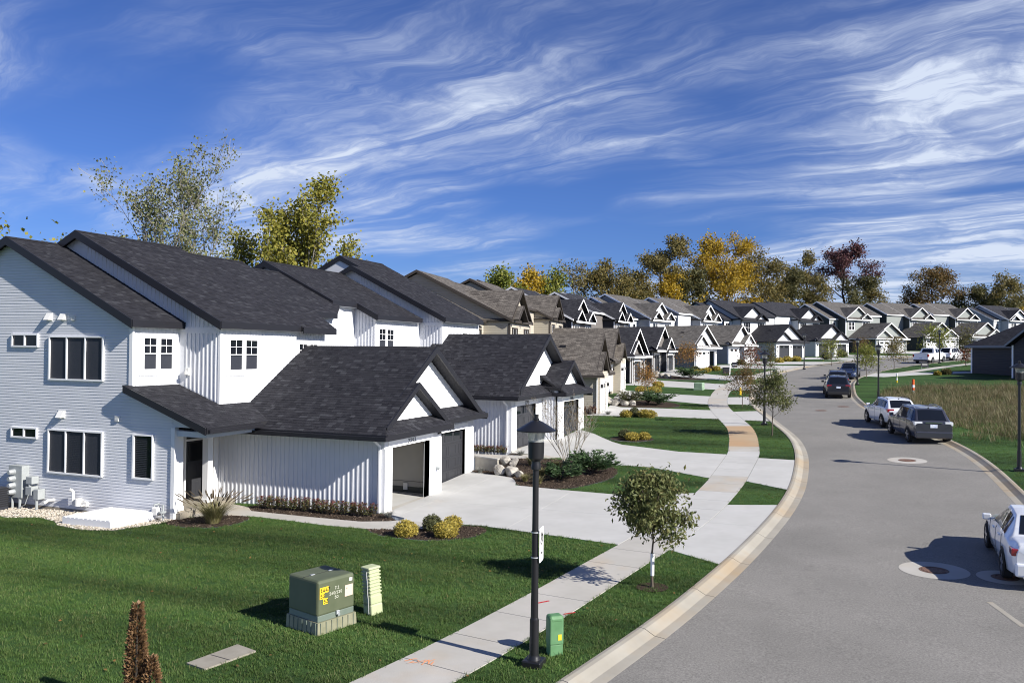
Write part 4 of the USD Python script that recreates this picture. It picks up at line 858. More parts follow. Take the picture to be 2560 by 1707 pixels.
def garage_front(xa, ya0, ya1, xb_, yb0, yb1, fz, da, db, top, open_a=False, numbers=('', '')):
    """two bays, each with a wall pierced by a door opening; boards, trim and numbers"""
    for x, y0, y1, (d0, d1), num, op in ((xa, ya0, ya1, da, numbers[0], open_a), (xb_, yb0, yb1, db, numbers[1], False)):
        zt = fz + top
        Wl = MB().box(x - .2, x, y0, d0, fz - .25, zt).box(x - .2, x, d1, y1, fz - .25, zt).box(x - .2, x, y0, y1, zt, zt + .62).build('wall', 'white', A)
        MB().box(x - .22, x + .03, d0 - .12, d0, fz, zt).box(x - .22, x + .03, d1, d1 + .12, fz, zt).box(x - .22, x + .03, d0 - .26, d1 + .26, zt, zt + .26).box(x, x + .032, d1 + .12, y1, fz, zt).box(x, x + .032, y0, d0 - .12, fz, zt).build('door_trim', 'trim', A)
        for bq in (y0 + .02, y1 - .02): pass
        battens(Wl, 'y', x, 1, y0, y1, zt + .27, zt + .6, .16, d=.016)
        MB().box(x - .05, x + .05, y0 + .02, d0, fz - .2, fz + .03).box(x - .05, x + .05, d1, y1 - .02, fz - .2, fz + .03).build('footing', 'walk', A)
        xbox('threshold', 'walk', A, x - .3, x + .06, d0, d1, fz - .1, fz + .012)
        if not op: garage_door(A, x - .10, d0, d1, fz + .02, zt)
        if num: text(num, .17, (x + .035, (d0 + d1) / 2, zt + .035), (0, 1, 0), (0, 0, 1), 'ink', A, 'house_number', .006, True)
garage_front(-13.85, 23.75, 27.95, -14.5, 27.95, 32.35, FZ, (24.24, 26.98), (28.78, 31.5), 2.13, True, ('2293', '2295'))
garage_front(-14.5, 36.8, 41.2, -13.6, 41.2, 45.95, FZ2, (37.5, 40.24), (42.2, 44.94), 2.13, False, ('2291', '2289'))
gw = MB().box(-21.4, -14.055, 23.75, 23.9, -5.7, -2.62).build('wall', 'white', A); battens(gw, 'x', 23.75, -1, -20.7, -13.95, -5.52, -2.66, .186)
gw = MB().box(-20.0, -14.705, 36.8, 36.95, -5.3, -2.05).build('wall', 'white', A); battens(gw, 'x', 36.8, -1, -20.0, -14.6, -5.1, -2.1, .186)
xbox('wall', 'white', A, -20.5, -14.705, 32.2, 32.35, -5.7, -2.6); xbox('wall', 'white', A, -20.5, -13.805, 45.8, 45.95, -5.3, -2.1)
sidew = MB().box(-14.5, -13.62, 41.2, 41.32, FZ2 - .2, -2.2).build('wall', 'white', A); battens(sidew, 'x', 41.2, -1, -14.45, -13.7, FZ2, -2.3, .16)
# inside of the open bay
MB().box(-20.2, -13.9, 23.92, 27.9, FZ - .1, FZ + .005).build('garage_floor', 'concrete', A)
MB().box(-20.2, -13.95, 27.72, 27.85, FZ + .22, -2.7).box(-20.3, -20.2, 23.9, 27.85, FZ, -2.7).box(-20.2, -14.06, 23.9, 27.8, -2.78, -2.7).build('interior_wall', 'interior', A)
MB().box(-20.2, -13.97, 27.70, 27.86, FZ, FZ + .22).build('base_block', 'flat_olive', A); MB().box(-20.2, -13.97, 27.705, 27.72, FZ + .42, FZ + .43).build('wall_joint', 'flat_charcoal', A)
MB().box(-14.35, -14.05, 27.5, 27.72, FZ, -3.35).build('door_track', 'flat_charcoal', A); MB().box(-15.3, -15.12, 27.66, 27.7, FZ + .1, FZ + .36).build('outlet_box', 'pvc', A)
# lights and hose reel between the doors
MB().tube([(-13.8, 27.45, -3.05), (-13.72, 27.45, -3.0), (-13.66, 27.45, -3.12)], [.05, .06, .09], 10).build('wall_lamp', 'blackmetal', A)
MB().box(-13.818, -13.80, 27.33, 27.57, -4.62, -4.2).build('outlet_plate', 'trim', A); MB().tube([(-13.8, 27.45, -4.38), (-13.66, 27.45, -4.4)], [.07, .05], 10).build('outlet_cover', 'meter', A)
def downspout(x, y, zt, zb, mat='trim', dx=0, dy=-1):
    m = MB(); m.bar((x - .1, y - .28, zt), (x - .1, y - .28, zt - .12), .09, .07, (1, 0, 0)); m.bar((x - .1, y - .28, zt - .1), (x, y - .05, zt - .32), .08, .06); m.bar((x, y - .05, zt - .28), (x, y - .05, zb), .09, .06, (1, 0, 0)); m.build('downspout', mat, A)
downspout(-14.0, 23.75, -2.9, -5.4); downspout(-14.7, 36.8, -2.35, -4.9)
# garage roof one: ridge at 27.9
s1 = .624
roof([(-20.9, 23.25), (-13.5, 23.25), (-13.72, 23.6), (-13.72, 25.86), (-14.08, 25.86), (-14.08, 27.9), (-20.9, 27.9)], (-13.5, 23.25, -2.80, 0, s1), .12, A, 'shingle_base', shingle=SH, seed=6, keep=300, near=(-14, 24, -2.5))
roof([(-20.9, 27.9), (-14.08, 27.9), (-14.08, 32.1), (-13.95, 32.6), (-20.9, 32.6)], (-14.08, 27.9, .10, 0, -s1), .12, A, 'shblack')
MB().prism([(-14.62, 23.75, -2.95), (-14.62, 27.9, .10 - .16), (-14.62, 32.2, -2.95)], (-.1, 0, 0)).build('gable_wall', 'white', A)
def gable_laps(x, yc, half, zb, zt, pitch=.19, mat='trim'):
    z = zb; sl = (zt - zb) / half; g = MB().prism([(x - .02, yc - half, zb), (x - .02, yc + half, zb), (x - .02, yc, zt)], (-.06, 0, 0)).build('gable_face', mat, A)
    while z < zt - .1:
        t = min(z + pitch, zt); w0, w1 = half - (z - zb) / sl, half - (t - zb) / sl
        MB().add([(x - .02, yc - w0, z), (x - .02, yc + w0, z), (x + .012, yc - w0, z), (x + .012, yc + w0, z), (x - .012, yc - w1, t), (x - .012, yc + w1, t)], [(0, 1, 3, 2), (2, 3, 5, 4)]).build('siding_board', mat, g); z = t
gable_laps(-14.56, 27.9, 4.1, -2.62, -.13)
def rk(p, q, th, out=.05, x=True):
    p, q = np.asarray(p, float), np.asarray(q, float)
    return MB().prism([p, q, q - [0, 0, th], p - [0, 0, th]], (out, 0, 0)).build('rake_board', 'black', A)
rk((-14.08, 23.75, -2.48), (-14.08, 27.9, .12), .26); rk((-14.08, 27.9, .12), (-14.08, 32.3, -2.62), .26)
MB().prism([(-14.56, 27.9, -.08), (-14.06, 27.9, -.08), (-14.06, 32.3, -2.82), (-14.56, 32.3, -2.82)], (0, 0, .03)).prism([(-14.56, 27.9, -.08), (-14.06, 27.9, -.08), (-14.06, 23.9, -2.57), (-14.56, 23.9, -2.57)], (0, 0, .03)).build('soffit', 'soffit', A)
# small gable one and the skirt roofs over the doors
roof([(-14.65, 25.86), (-13.72, 25.86), (-13.72, 28.15), (-14.65, 28.15)], (-13.72, 25.86, -1.171, 0, -s1), .12, A, 'shingle_base', shingle=SH, seed=7)
gable_laps(-14.05, 25.86, 1.95, -2.55, -1.34); rk((-13.72, 23.6, -2.57), (-13.72, 25.86, -1.15), .22); rk((-13.72, 25.86, -1.15), (-13.72, 28.15, -2.58), .22)
MB().prism([(-14.05, 25.86, -1.36), (-13.7, 25.86, -1.36), (-13.7, 28.1, -2.76), (-14.05, 28.1, -2.76)], (0, 0, .03)).build('soffit', 'soffit', A)
roof([(-14.7, 24.5), (-13.5, 23.27), (-13.5, 28.25), (-14.7, 28.25)], (-13.5, 23.25, -2.80, -.62, 0), .1, A, 'shingle_base', name='skirt_roof', shingle=SH, seed=8)
roof([(-14.7, 28.2), (-13.95, 28.2), (-13.95, 32.6), (-14.7, 31.8)], (-13.95, 28.2, -2.70, -.62, 0), .1, A, 'shingle_base', name='skirt_roof', shingle=SH, seed=9)
rake((-13.5, 23.25, -2.79), (-13.5, 28.25, -2.79), (1, 0), .2); rake((-13.95, 28.25, -2.69), (-13.95, 32.6, -2.69), (1, 0), .19); rake((-13.97, 28.25, -2.77), (-13.48, 28.25, -2.77), (0, 1), .2)
rake((-20.0, 23.25, -2.79), (-13.48, 23.25, -2.79), (0, -1), .17); MB().box(-19.6, -13.42, 23.08, 23.21, -2.98, -2.84).build('gutter', 'black', A)
xbox('soffit', 'white', A, -20., -13.5, 23.24, 23.78, -2.98, -2.95); xbox('soffit', 'white', A, -13.87, -13.48, 23.3, 28.2, -3.0, -2.97)
# garage roof two
roof([(-20.6, 36.3), (-13.95, 36.3), (-14.08, 36.9), (-14.08, 41.2), (-20.6, 41.2)], (-14.08, 36.3, -2.2, 0, .627), .12, A, 'shingle_base', shingle=SH, seed=10)
roof([(-20.6, 41.2), (-14.08, 41.2), (-14.08, 43.4), (-13.42, 43.4), (-13.42, 46.1), (-13.2, 46.5), (-20.6, 46.5)], (-14.08, 41.2, .872, 0, -.627), .12, A, 'shblack')
gable_laps(-14.6, 41.2, 4.25, -2.0, .63); rk((-14.08, 36.8, -1.9), (-14.08, 41.2, .89), .26); rk((-14.08, 41.2, .89), (-14.08, 45.6, -1.87), .26)
MB().prism([(-14.6, 41.2, .69), (-14.06, 41.2, .69), (-14.06, 45.6, -2.07), (-14.6, 45.6, -2.07)], (0, 0, .03)).build('soffit', 'soffit', A)
roof([(-14.7, 41.1), (-13.42, 41.1), (-13.42, 43.4), (-14.7, 43.4)], (-13.42, 43.4, -.507, 0, .627), .12, A, 'shingle_base', shingle=SH, seed=11)
gable_laps(-13.75, 43.4, 2.0, -1.92, -.68); rk((-13.42, 41.1, -1.93), (-13.42, 43.4, -.49), .22); rk((-13.42, 43.4, -.49), (-13.42, 45.9, -2.05), .22)
MB().prism([(-13.75, 43.4, -.70), (-13.4, 43.4, -.70), (-13.4, 45.8, -2.2), (-13.75, 45.8, -2.2)], (0, 0, .03)).build('soffit', 'soffit', A)
roof([(-14.75, 37.15), (-13.95, 36.32), (-13.95, 41.3), (-14.75, 41.3)], (-13.95, 36.3, -2.2, -.62, 0), .1, A, 'shingle_base', name='skirt_roof', shingle=SH, seed=12)
roof([(-14.7, 41.15), (-13.15, 41.15), (-13.15, 46.5), (-14.7, 44.9)], (-13.15, 41.15, -2.2, -.62, 0), .1, A, 'shingle_base', name='skirt_roof', shingle=SH, seed=13)
rake((-13.95, 36.3, -2.19), (-13.95, 41.2, -2.19), (1, 0), .2); rake((-13.95, 41.15, -2.19), (-13.15, 41.15, -2.19), (0, -1), .2); rake((-13.15, 41.15, -2.19), (-13.15, 46.5, -2.19), (1, 0), .2); rake((-20, 36.3, -2.19), (-13.93, 36.3, -2.19), (0, -1), .17); MB().box(-19.6, -13.9, 36.13, 36.26, -2.38, -2.24).build('gutter', 'black', A)
xbox('soffit', 'white', A, -20., -13.97, 36.29, 36.83, -2.38, -2.35); xbox('soffit', 'white', A, -13.62, -13.13, 41.2, 46.2, -2.4, -2.37)
for yc, z, x0, x1 in ((27.9, .1, -20.6, -14.06), (41.2, .872, -20.3, -14.06)): MB().prism([(x0, yc - .14, z - .075), (x0, yc, z + .018), (x0, yc + .14, z - .075)], (x1 - x0, 0, 0)).build('ridge_cap', 'shingle_base', A)
# ------------------------------------------------------------------ the other houses of the row: one builder, two gabled halves mirrored at will
def duplex(name, key, label, side, front, trim, roofm, doorm, smalls='both', first=None, group=None, white_trim=True, skirt=True, opened=None, light_door=False, barge=None):
    P, ang, fst = FAR[key]; mirror = not fst
    H = thing(name, label, 'townhouse', P, math.radians(ang - 90), group, world=False)
    H.org = np.zeros(3); barge = barge or trim
    Yf = (lambda y: 8.6 - y) if mirror else (lambda y: y)
    def bx(nm, mat, x0, x1, y0, y1, z0, z1, par=H): a, b = sorted((Yf(y0), Yf(y1))); return MB().box(x0, x1, a, b, z0, z1).build(nm, mat, par)
    def rf(pts, pl, th=.14, mat=roofm, nm='roof_slope'):
        x0, y0, z0, sx, sy = pl
        return roof([(x, Yf(y)) for x, y in pts], (x0, Yf(y0), z0, sx, -sy if mirror else sy), th, H, mat, nm)
    def pr(nm, mat, poly, vec, par=H): return MB().prism([(x, Yf(y), z) for x, y, z in poly], (vec[0], -vec[1] if mirror else vec[1], vec[2])).build(nm, mat, par)
    S, Fm = 'lap_' + side, 'lap_' + front
    # bodies
    def body(xf, y0, y1, xr, zr, back): pr('wall', S, [(xf, y0, -1.2), (xf, y0, zr - .5 * (xr * -1 + xf)), (xr, y0, zr), (back, y0, zr - .5 * (xr - back)), (back, y0, -1.2)], (0, y1 - y0, 0))
    body(-6.15, -.8, 5.6, -12.8, 9.6, -19.6); body(-8.0, -2.88, -.79, -13.75, 9.1, -19.6); body(-7.65, 5.59, 10.1, -12.2, 9.25, -19.0)
    bx('wall', Fm, -6.16, -6.11, -.8, 5.6, -.2, 6.1); bx('wall', Fm, -8.01, -7.97, -2.88, -.81, -.2, 6.0); bx('wall', Fm, -7.66, -7.61, 5.61, 10.1, -.2, 6.8)
    for x, y in ((-6.1, -.8), (-6.1, 5.6), (-7.96, -2.88)): bx('corner_board', trim, x - .12, x + .02, y - .03, y + .12 if y < 5 else y + .03, -.1, 6.1)
    # main roof
    for xe, ze, xr, zr, y0, y1, bk in ((-5.9, 6.38, -12.8, 9.83, -1.05, 5.8, -19.9), (-7.75, 6.33, -13.75, 9.33, -3.15, -.75, -19.8), (-7.35, 7.12, -12.2, 9.53, 5.8, 10.3, -19.4)):
        rf([(xr, y0), (xe, y0), (xe, y1), (xr, y1)], (xe, y0, ze, -.5, 0)); rf([(bk, y0), (xr, y0), (xr, y1), (bk, y1)], (xr, y0, zr, .5, 0))
        for ye, s in ((y0, -1), (y1, 1)):
            for xa, xb, za, zb in ((xr, xe, zr, ze), (bk, xr, zr - .5 * (xr - bk), zr)):
                p, q = (xa, ye, za + .01), (xb, ye, zb + .01); pr('rake_board', barge, [p, q, (q[0], q[1], q[2] - .2), (p[0], p[1], p[2] - .2)], (0, .035 * s, 0))
        bx('fascia', trim, xe - .01, xe + .03, y0, y1, ze - .2, ze)
    def front_gable(yc, half, zr, xface, xrake, xback, z0, face, sl=.68, wb=.17):
        zo = zr - sl * half
        for s in (-1, 1):
            rf([(xback, yc), (xrake, yc), (xrake, yc + s * half), (xback, yc + s * half)], (xrake, yc, zr, 0, -s * sl), .12)
            p, q = (xrake, yc, zr + .01), (xrake, yc + s * half, zo + .01); pr('rake_board', barge, [p, q, (q[0], q[1], q[2] - wb), (p[0], p[1], p[2] - wb)], (.04, 0, 0))
        hf = half - .28; pr('gable_face', face, [(xface, yc - hf, z0), (xface, yc + hf, z0), (xface, yc, min(zr - .16, z0 + sl * hf))], (-.3, 0, 0))
    # upper cross gable with its small gables and skirt
    front_gable(2.4, 3.35, 8.62, -6.35, -5.95, -10.4, 6.35, Fm)
    if skirt:
        rf([(-6.5, -1.0), (-5.6, -1.0), (-5.6, 5.8), (-6.5, 5.8)], (-5.6, 0, 6.22, -.6, 0), .1, nm='skirt_roof'); bx('fascia', trim, -5.6, -5.565, -1.0, 5.8, 6.03, 6.22)
    for yc in {'both': (.55, 4.4), 'near': (.75,), 'far': (4.2,)}[smalls]: front_gable(yc, 1.45, 7.38, -6.0, -5.5, -8.2, 6.3, Fm)
    # upper windows
    def win(y0, y1, z0, z1, x, n=2):
        a, b = sorted((Yf(y0), Yf(y1))); t = .1
        w = MB().box(x, x + .05, a - t, a, z0 - t, z1 + t).box(x, x + .05, b, b + t, z0 - t, z1 + t).box(x, x + .05, a, b, z1, z1 + t).box(x, x + .05, a, b, z0 - t, z0)
        for i in range(1, n): c = a + (b - a) * i / n; w.box(x, x + .045, c - .05, c + .05, z0, z1)
        W = w.build('window', trim if white_trim else 'trim', H)
        for i in range(n):
            p, q = a + (b - a) * i / n + (.05 if i else 0), a + (b - a) * (i + 1) / n - (.05 if i < n - 1 else 0); m = (z0 + z1) / 2
            MB().box(x, x + .02, p, q, z0, z1).build('pane', 'glass', W); MB().box(x + .021, x + .034, p, q, m - .025, m + .025).box(x + .0215, x + .0335, (p + q) / 2 - .015, (p + q) / 2 + .015, z0, z1).build('muntin', 'trim', W)
    win(-.05, 1.35, 4.3, 5.75, -6.11); win(3.6, 5.0, 4.6, 5.75, -6.11); win(-2.2, -1.5, 4.4, 5.6, -7.97, 1)
    for yy in ((-2.885,) if not mirror else ()):
        m = MB().box(-16.2, -15.0, yy - .03, yy, 4.9, 5.4).build('window', 'trim', H); MB().box(-16.1, -15.1, yy - .04, yy - .031, 4.98, 5.32).build('pane', 'glass', m)
    # garage: two bays
    bays = ((0., 0., 4.3, .75, 3.45), (-.65, 4.3, 8.6, 5.1, 7.8))
    for i, (x, y0, y1, d0, d1) in enumerate(bays):
        bx('wall', Fm, x - .15, x, y0, d0, -.4, 2.85); bx('wall', Fm, x - .15, x, d1, y1, -.4, 2.85); bx('wall', Fm, x - .15, x, d0, d1, 2.13, 2.85)
        for a, b, lo, hi in ((d0 - .14, d0, 0, 2.13), (d1, d1 + .14, 0, 2.13), (d0 - .14, d1 + .14, 2.13, 2.36)): bx('door_trim', 'trim', x - .1, x + .03, a, b, lo, hi)
        if opened == i:
            bx('garage_floor', 'concrete', x - 5, x - .1, d0 - .5, d1 + .5, -.1, .01); bx('interior_wall', 'flat_taupe', x - 5, x - 4.9, d0 - .6, d1 + .6, 0, 2.8)
        else:
            a, b = sorted((Yf(d0), Yf(d1)))
            G = MB().box(x - .12, x - .08, a, b, 0, 2.13).build('garage_door', doorm, H)
            for k in range(4): MB().box(x - .08, x - .062, a, b, k * .5325 + .012, k * .5325 + .52).build('door_section', doorm, G)
            for f0, f1 in ((.09, .42), (.58, .91)): MB().box(x - .062, x - .05, a + (b - a) * f0, a + (b - a) * f1, 1.72, 2.0).build('door_window', 'glass', G)
        for y in (d0 - .4, d1 + .4): bx('wall_lamp', 'blackmetal', x, x + .14, y - .06, y + .06, 1.78, 2.02)
        for y in (y0, y1): bx('corner_board', 'trim', x - .02, x + .028, y - .08 if y > y0 else y, y if y > y0 else y + .12, -.2, 2.75)
    bx('wall', S, -6.2, -.16, .0, .15, -.8, 2.75); bx('wall', S, -6.2, -.81, 8.45, 8.6, -.8, 2.75); bx('wall', S, -.64, -.01, 4.3, 4.42, -.3, 2.8)
    s = .624; rf([(-7.0, -.45), (.35, -.45), (.1, 0), (.1, 2.1), (-.25, 2.1), (-.25, 4.15), (-7.0, 4.15)], (0, -.45, 2.66, 0, s)); rf([(-7., 4.15), (-.25, 4.15), (-.25, 8.8), (-7., 8.8)], (0, 4.15, 5.53, 0, -s))
    for y0, z0, y1, z1, x in ((0, 2.95, 4.15, 5.54, -.25), (4.15, 5.54, 8.55, 2.8, -.25), (-.05, 2.92, 2.1, 4.26, .1), (2.1, 4.26, 4.5, 2.76, .1)):
        p, q = (x, y0, z0), (x, y1, z1); pr('rake_board', barge, [p, q, (q[0], q[1], q[2] - .19), (p[0], p[1], p[2] - .19)], (.045, 0, 0))
    rf([(-.9, 2.1), (.1, 2.1), (.1, 4.4), (-.9, 4.4)], (0, 2.1, 4.251, 0, -s), .12)
    pr('gable_face', Fm, [(-.72, .3, 2.8), (-.72, 8.0, 2.8), (-.72, 4.15, 5.3)], (-.1, 0, 0)); pr('gable_face', Fm, [(-.25, .1, 2.85), (-.25, 4.1, 2.85), (-.25, 2.1, 4.1)], (-.1, 0, 0))
    rf([(-.8, 4.5), (.0, 4.5), (.0, 8.9), (-.8, 8.5)], (0, 4.5, 2.68, -.62, 0), .1, nm='skirt_roof'); bx('fascia', trim, .0, .035, 4.4, 8.9, 2.48, 2.68)
    if skirt: rf([(-.7, .45), (.35, -.2), (.35, 4.5), (-.7, 4.5)], (.35, 0, 2.66, -.4, 0), .08, nm='skirt_roof'); bx('fascia', trim, .35, .385, -.4, 4.6, 2.46, 2.66)
    bx('gutter', trim, -6.6, .36, -.6, -.46, 2.5, 2.62)
    m = MB(); y = Yf(-.05); m.bar((-.2, y, 2.5), (-.2, y, 0), .09, .07, (1, 0, 0)); m.build('downspout', 'trim', H)
    V = bx('roof_vent', 'blackmetal', -3.2, -2.8, 2.5, 2.9, 4.4, 4.68)
    return H
G_ = None
duplex('tan_townhouse', 'C1', 'first tan townhouse with brown shingle roof, just behind the nearest white building', 'tan', 'cream', 'browntrim', 'shtan', 'doorwhite', 'near', barge='browntrim', skirt=False)
duplex('tan_townhouse', 'C2', 'second tan townhouse with brown roof, standing next to the dark navy one', 'tan', 'cream', 'browntrim', 'shtan', 'doorwhite', 'far', barge='browntrim', skirt=False)
duplex('navy_townhouse', 'D1', 'dark navy townhouse with white gable boards, beside the second tan one', 'navy', 'taupe', 'trim', 'shblack', 'door', 'both')
duplex('navy_townhouse', 'D2', 'dark navy townhouse with white gable boards, beside the slate one with an open garage', 'navy', 'taupe', 'trim', 'shblack', 'door', 'both')
duplex('slate_townhouse', 'E1', 'slate and white townhouse with brown roof and a blue bin in its open garage', 'slate', 'whitefar', 'trim', 'shgrey', 'doorwhite', 'both', opened=1)
duplex('slate_townhouse', 'E2', 'slate and white townhouse with brown roof and two closed white garage doors', 'slate', 'whitefar', 'trim', 'shgrey', 'doorwhite', 'both')
duplex('white_grey_townhouse', 'F1', 'white fronted grey townhouse with black roof behind the golden shrubs', 'greyfar', 'whitefar', 'black', 'shblack', 'door', 'far')
duplex('white_grey_townhouse', 'F2', 'white fronted grey townhouse with black roof beside the dark green one', 'greyfar', 'whitefar', 'black', 'shblack', 'door', 'near')
duplex('green_townhouse', 'G1', 'dark green townhouse with white gables, first of its kind, above the blue car', 'darkgreen', 'sage', 'trim', 'shgrey', 'doorwhite', 'far')
duplex('green_townhouse', 'G2', 'dark green townhouse with white gables behind the white pickup', 'darkgreen', 'sage', 'trim', 'shgrey', 'doorwhite', 'near')
duplex('green_townhouse', 'G3', 'dark green townhouse with white gables, last of its kind, beside the dark house at right', 'darkgreen', 'sage', 'trim', 'shgrey', 'doorwhite', 'near')
FAR.update({'H1': ((39, 196, 1.2), 44, True), 'H2': ((52, 208, 1.3), 42, False), 'H3': ((66, 220, 1.4), 40, True)})
duplex('far_white_townhouse', 'H1', 'far white townhouse with dark roof left of the dark house roof', 'greyfar', 'whitefar', 'trim', 'shblack', 'doorwhite', 'near')
duplex('far_grey_townhouse', 'H2', 'farthest grey townhouse whose gable shows above the dark house roof', 'greyfar', 'sage', 'trim', 'shblack', 'doorwhite', 'far')
# blue bin in the open garage of the slate house
def local(key, x, y): P, a, _ = FAR[key]; a = math.radians(a); return P[0] + math.sin(a) * x + math.cos(a) * y, P[1] - math.cos(a) * x + math.sin(a) * y, P[2]
bp = local('E1', -1.5, 6.3); B = thing('wheelie_bin', 'dark blue wheeled bin inside the open garage of the slate townhouse', 'bin', bp, world=False); B.org = np.zeros(3)
MB().prism([(-.24, -.26, .08), (.24, -.26, .08), (.24, .26, .08), (-.24, .26, .08)], (0, 0, .01)).add([(-.22, -.25, .08), (.22, -.25, .08), (.22, .25, .08), (-.22, .25, .08), (-.29, -.33, 1.0), (.29, -.33, 1.0), (.29, .33, 1.0), (-.29, .33, 1.0)], [(0, 1, 5, 4), (1, 2, 6, 5), (2, 3, 7, 6), (3, 0, 4, 7)]).build('bin_body', 'bluebin', B)
MB().tm(bevelbox(-.31, .31, -.35, .35, 1.0, 1.08, .03)).build('lid', 'bluebin', B)
for y in (-.26, .26): MB().tube([(-.3, y - .03, .1), (-.3, y + .03, .1)], .1, 12).build('wheel', 'rubber', B)

# ------------------------------------------------------------------ the dark single-storey house at the right
ux, uy = .6, -.8; nx, ny = -.8, -.6      # along its wall, towards the road
K = thing('dark_house', 'dark single-storey house with black hip roof at the right edge', 'house', (13.05, 95.8, -1.85), math.atan2(uy, ux), world=False); K.org = np.zeros(3)
# local: x along the wall, y away from the road
MB().box(0, 11, 0, 9, -.5, 2.85).build('wall', 'lap_charcoal', K)
MB().box(7.0, 11.2, -2.2, 1, -.5, 2.85).build('wall', 'lap_charcoal', K)
for x, y in ((0, 0), (7.0, -2.2)): MB().box(x - .03, x + .14, y - .03, y + .14, -.4, 2.85).build('corner_board', 'trim', K)
zr, e = 5.6, .4
roof([(-e, -e), (11.6, -e), (11.6, 4.5), (3.2, 4.5)], (0, -e, 2.85, 0, .56), .14, K, 'shblack'); roof([(-e, 9.4), (11.6, 9.4), (11.6, 4.5), (3.2, 4.5)], (0, 9.4, 2.85, 0, -.56), .14, K, 'shblack'); roof([(-e, -e), (-e, 9.4), (3.2, 4.5)], (-e, 0, 2.85, .762, 0), .14, K, 'shblack')
MB().box(-.43, 6.6, -.45, -.40, 2.62, 2.86).build('fascia', 'taup' if False else 'flat_slate', K)
roof([(6.6, -2.7), (9.1, -2.7), (9.1, 4), (6.6, 4)], (9.1, 0, 4.5, .66, 0), .14, K, 'shblack'); roof([(9.1, -2.7), (11.6, -2.7), (11.6, 4), (9.1, 4)], (9.1, 0, 4.5, -.66, 0), .14, K, 'shblack')
MB().prism([(6.6, -2.72, 2.86), (9.1, -2.72, 4.52), (9.1, -2.72, 4.3), (6.6, -2.72, 2.64)], (0, -.04, 0)).build('rake_board', 'flat_slate', K); MB().prism([(7.1, -2.2, 2.85), (11.1, -2.2, 2.85), (9.1, -2.2, 4.2)], (0, .1, 0)).build('gable_face', 'lap_charcoal', K)
KB = thing('brown_house', 'brown hip roofed house just behind the dark house at the right edge', 'house', (20.5, 113.0, -1.2), math.radians(-40), world=False); KB.org = np.zeros(3)
MB().box(0, 12, 0, 10, -1, 3.0).build('wall', 'lap_charcoal', KB)
roof([(-.4, -.4), (12.4, -.4), (9, 5), (3.5, 5)], (0, -.4, 3.0, 0, .56), .14, KB, 'shgrey'); roof([(-.4, 10.4), (12.4, 10.4), (9, 5), (3.5, 5)], (0, 10.4, 3.0, 0, -.56), .14, KB, 'shgrey'); roof([(-.4, -.4), (-.4, 10.4), (3.5, 5)], (-.4, 0, 3.0, .775, 0), .14, KB, 'shgrey'); roof([(12.4, -.4), (12.4, 10.4), (9, 5)], (12.4, 0, 3.0, -.89, 0), .14, KB, 'shgrey')
# ------------------------------------------------------------------ trees
def build_tree(name, label, loc, H, R, seed, leaf, bark='bark', n=3000, ls=.3, lw=.2, trunk_r=None, lean=(0, 0), clear=.3, shape='round', depth=3, kids=(3, 4), spread=.62, density=1., up=.12, group=None, second=None, frac=.0, bare=0., droop=0., clump=None):
    """a tree: tapered trunk with limbs, and a crown of single leaves held in clumps round the twig ends"""
    rng = np.random.default_rng(seed); t = thing(name, label, 'tree', loc, 0, group)
    out = []; tr = trunk_r or H * .018; top = clear * H
    base = np.array([*loc[:2], loc[2] - .1]); n0 = 6
    pts = np.array([base + [lean[0] * H * (i / n0) ** 1.5, lean[1] * H * (i / n0) ** 1.5, H * .82 * i / n0] + (rng.normal(0, H * .008, 3) * [1, 1, 0] if i else 0) for i in range(n0 + 1)])
    rad = tr * np.linspace(1, .22, n0 + 1); rad[0] *= 1.25; out.append((pts, rad, 9))
    nl = int(rng.integers(9, 13))
    for k in range(nl):
        f = clear + (.98 - clear) * (k + rng.uniform(0, .9)) / nl; q = pts[0] + (pts[-1] - pts[0]) * 0; i = min(int(f * n0), n0 - 1); q = pts[i] + (pts[i + 1] - pts[i]) * (f * n0 - i)
        a = k * 2.4 + rng.uniform(-.5, .5)
        if shape == 'column': L, el = R * rng.uniform(.7, 1.2), 1.1
        elif shape == 'spire': L, el = R * (2.1 - 1.3 * f) * rng.uniform(.8, 1.3), 1.22
        elif shape == 'vase': L, el = R * (1.3 - .45 * f) * rng.uniform(.85, 1.2), .95
        else: L, el = R * (1.05 if .3 < f < .8 else .75) * rng.uniform(.8, 1.15), .45 + .5 * f
        d = np.array([math.cos(a) * math.cos(el), math.sin(a) * math.cos(el), math.sin(el)])
        grow(rng, q, d, L, tr * .42 * (1.15 - f * .6), depth - 1, out, kids, spread, .62, .22, up)
    tb = MB()
    for p, r, dp in out: tb.tube(p, np.maximum(r, .006 + .0007 * H), 8 if dp == 9 else (5 if dp >= depth - 1 else 3), cap=False)
    tb.build('trunk', bark, t, smooth=True)
    ends = [(p, dp) for p, r, dp in out if dp <= 1]
    tw = rng.integers(0, len(ends), int(n * 1.0)); clump = clump or ls * 2.2
    P = np.array([ends[i][0][min(5, int(rng.integers(2, 6)))] for i in tw]); P += rng.normal(0, 1, P.shape) * clump * [1, 1, .8]
    if bare:
        zc = loc[2] + H * (1 - bare); keep = (P[:, 2] < zc) | (rng.uniform(size=len(P)) < .12); P = P[keep]
    D = rdir(rng, len(P), -.4 - droop); N = rdir(rng, len(P), .6)
    sz = ls * rng.uniform(.6, 1.25, len(P)); hi = P[:, 2] > loc[2] + H * (1 - frac) if second else np.zeros(len(P), bool)
    for sel, mt, nm in ((~hi, leaf, 'crown'), (hi, second, 'crown')):
        if sel.any(): quads(P[sel], D[sel], N[sel], sz[sel], sz[sel] * lw / ls, MB_ := MB(), .2); MB_.build(nm, mt, t)
    return t

def G(x, y, dz=0.): return (x, y, float(gz(x, y)) + dz)
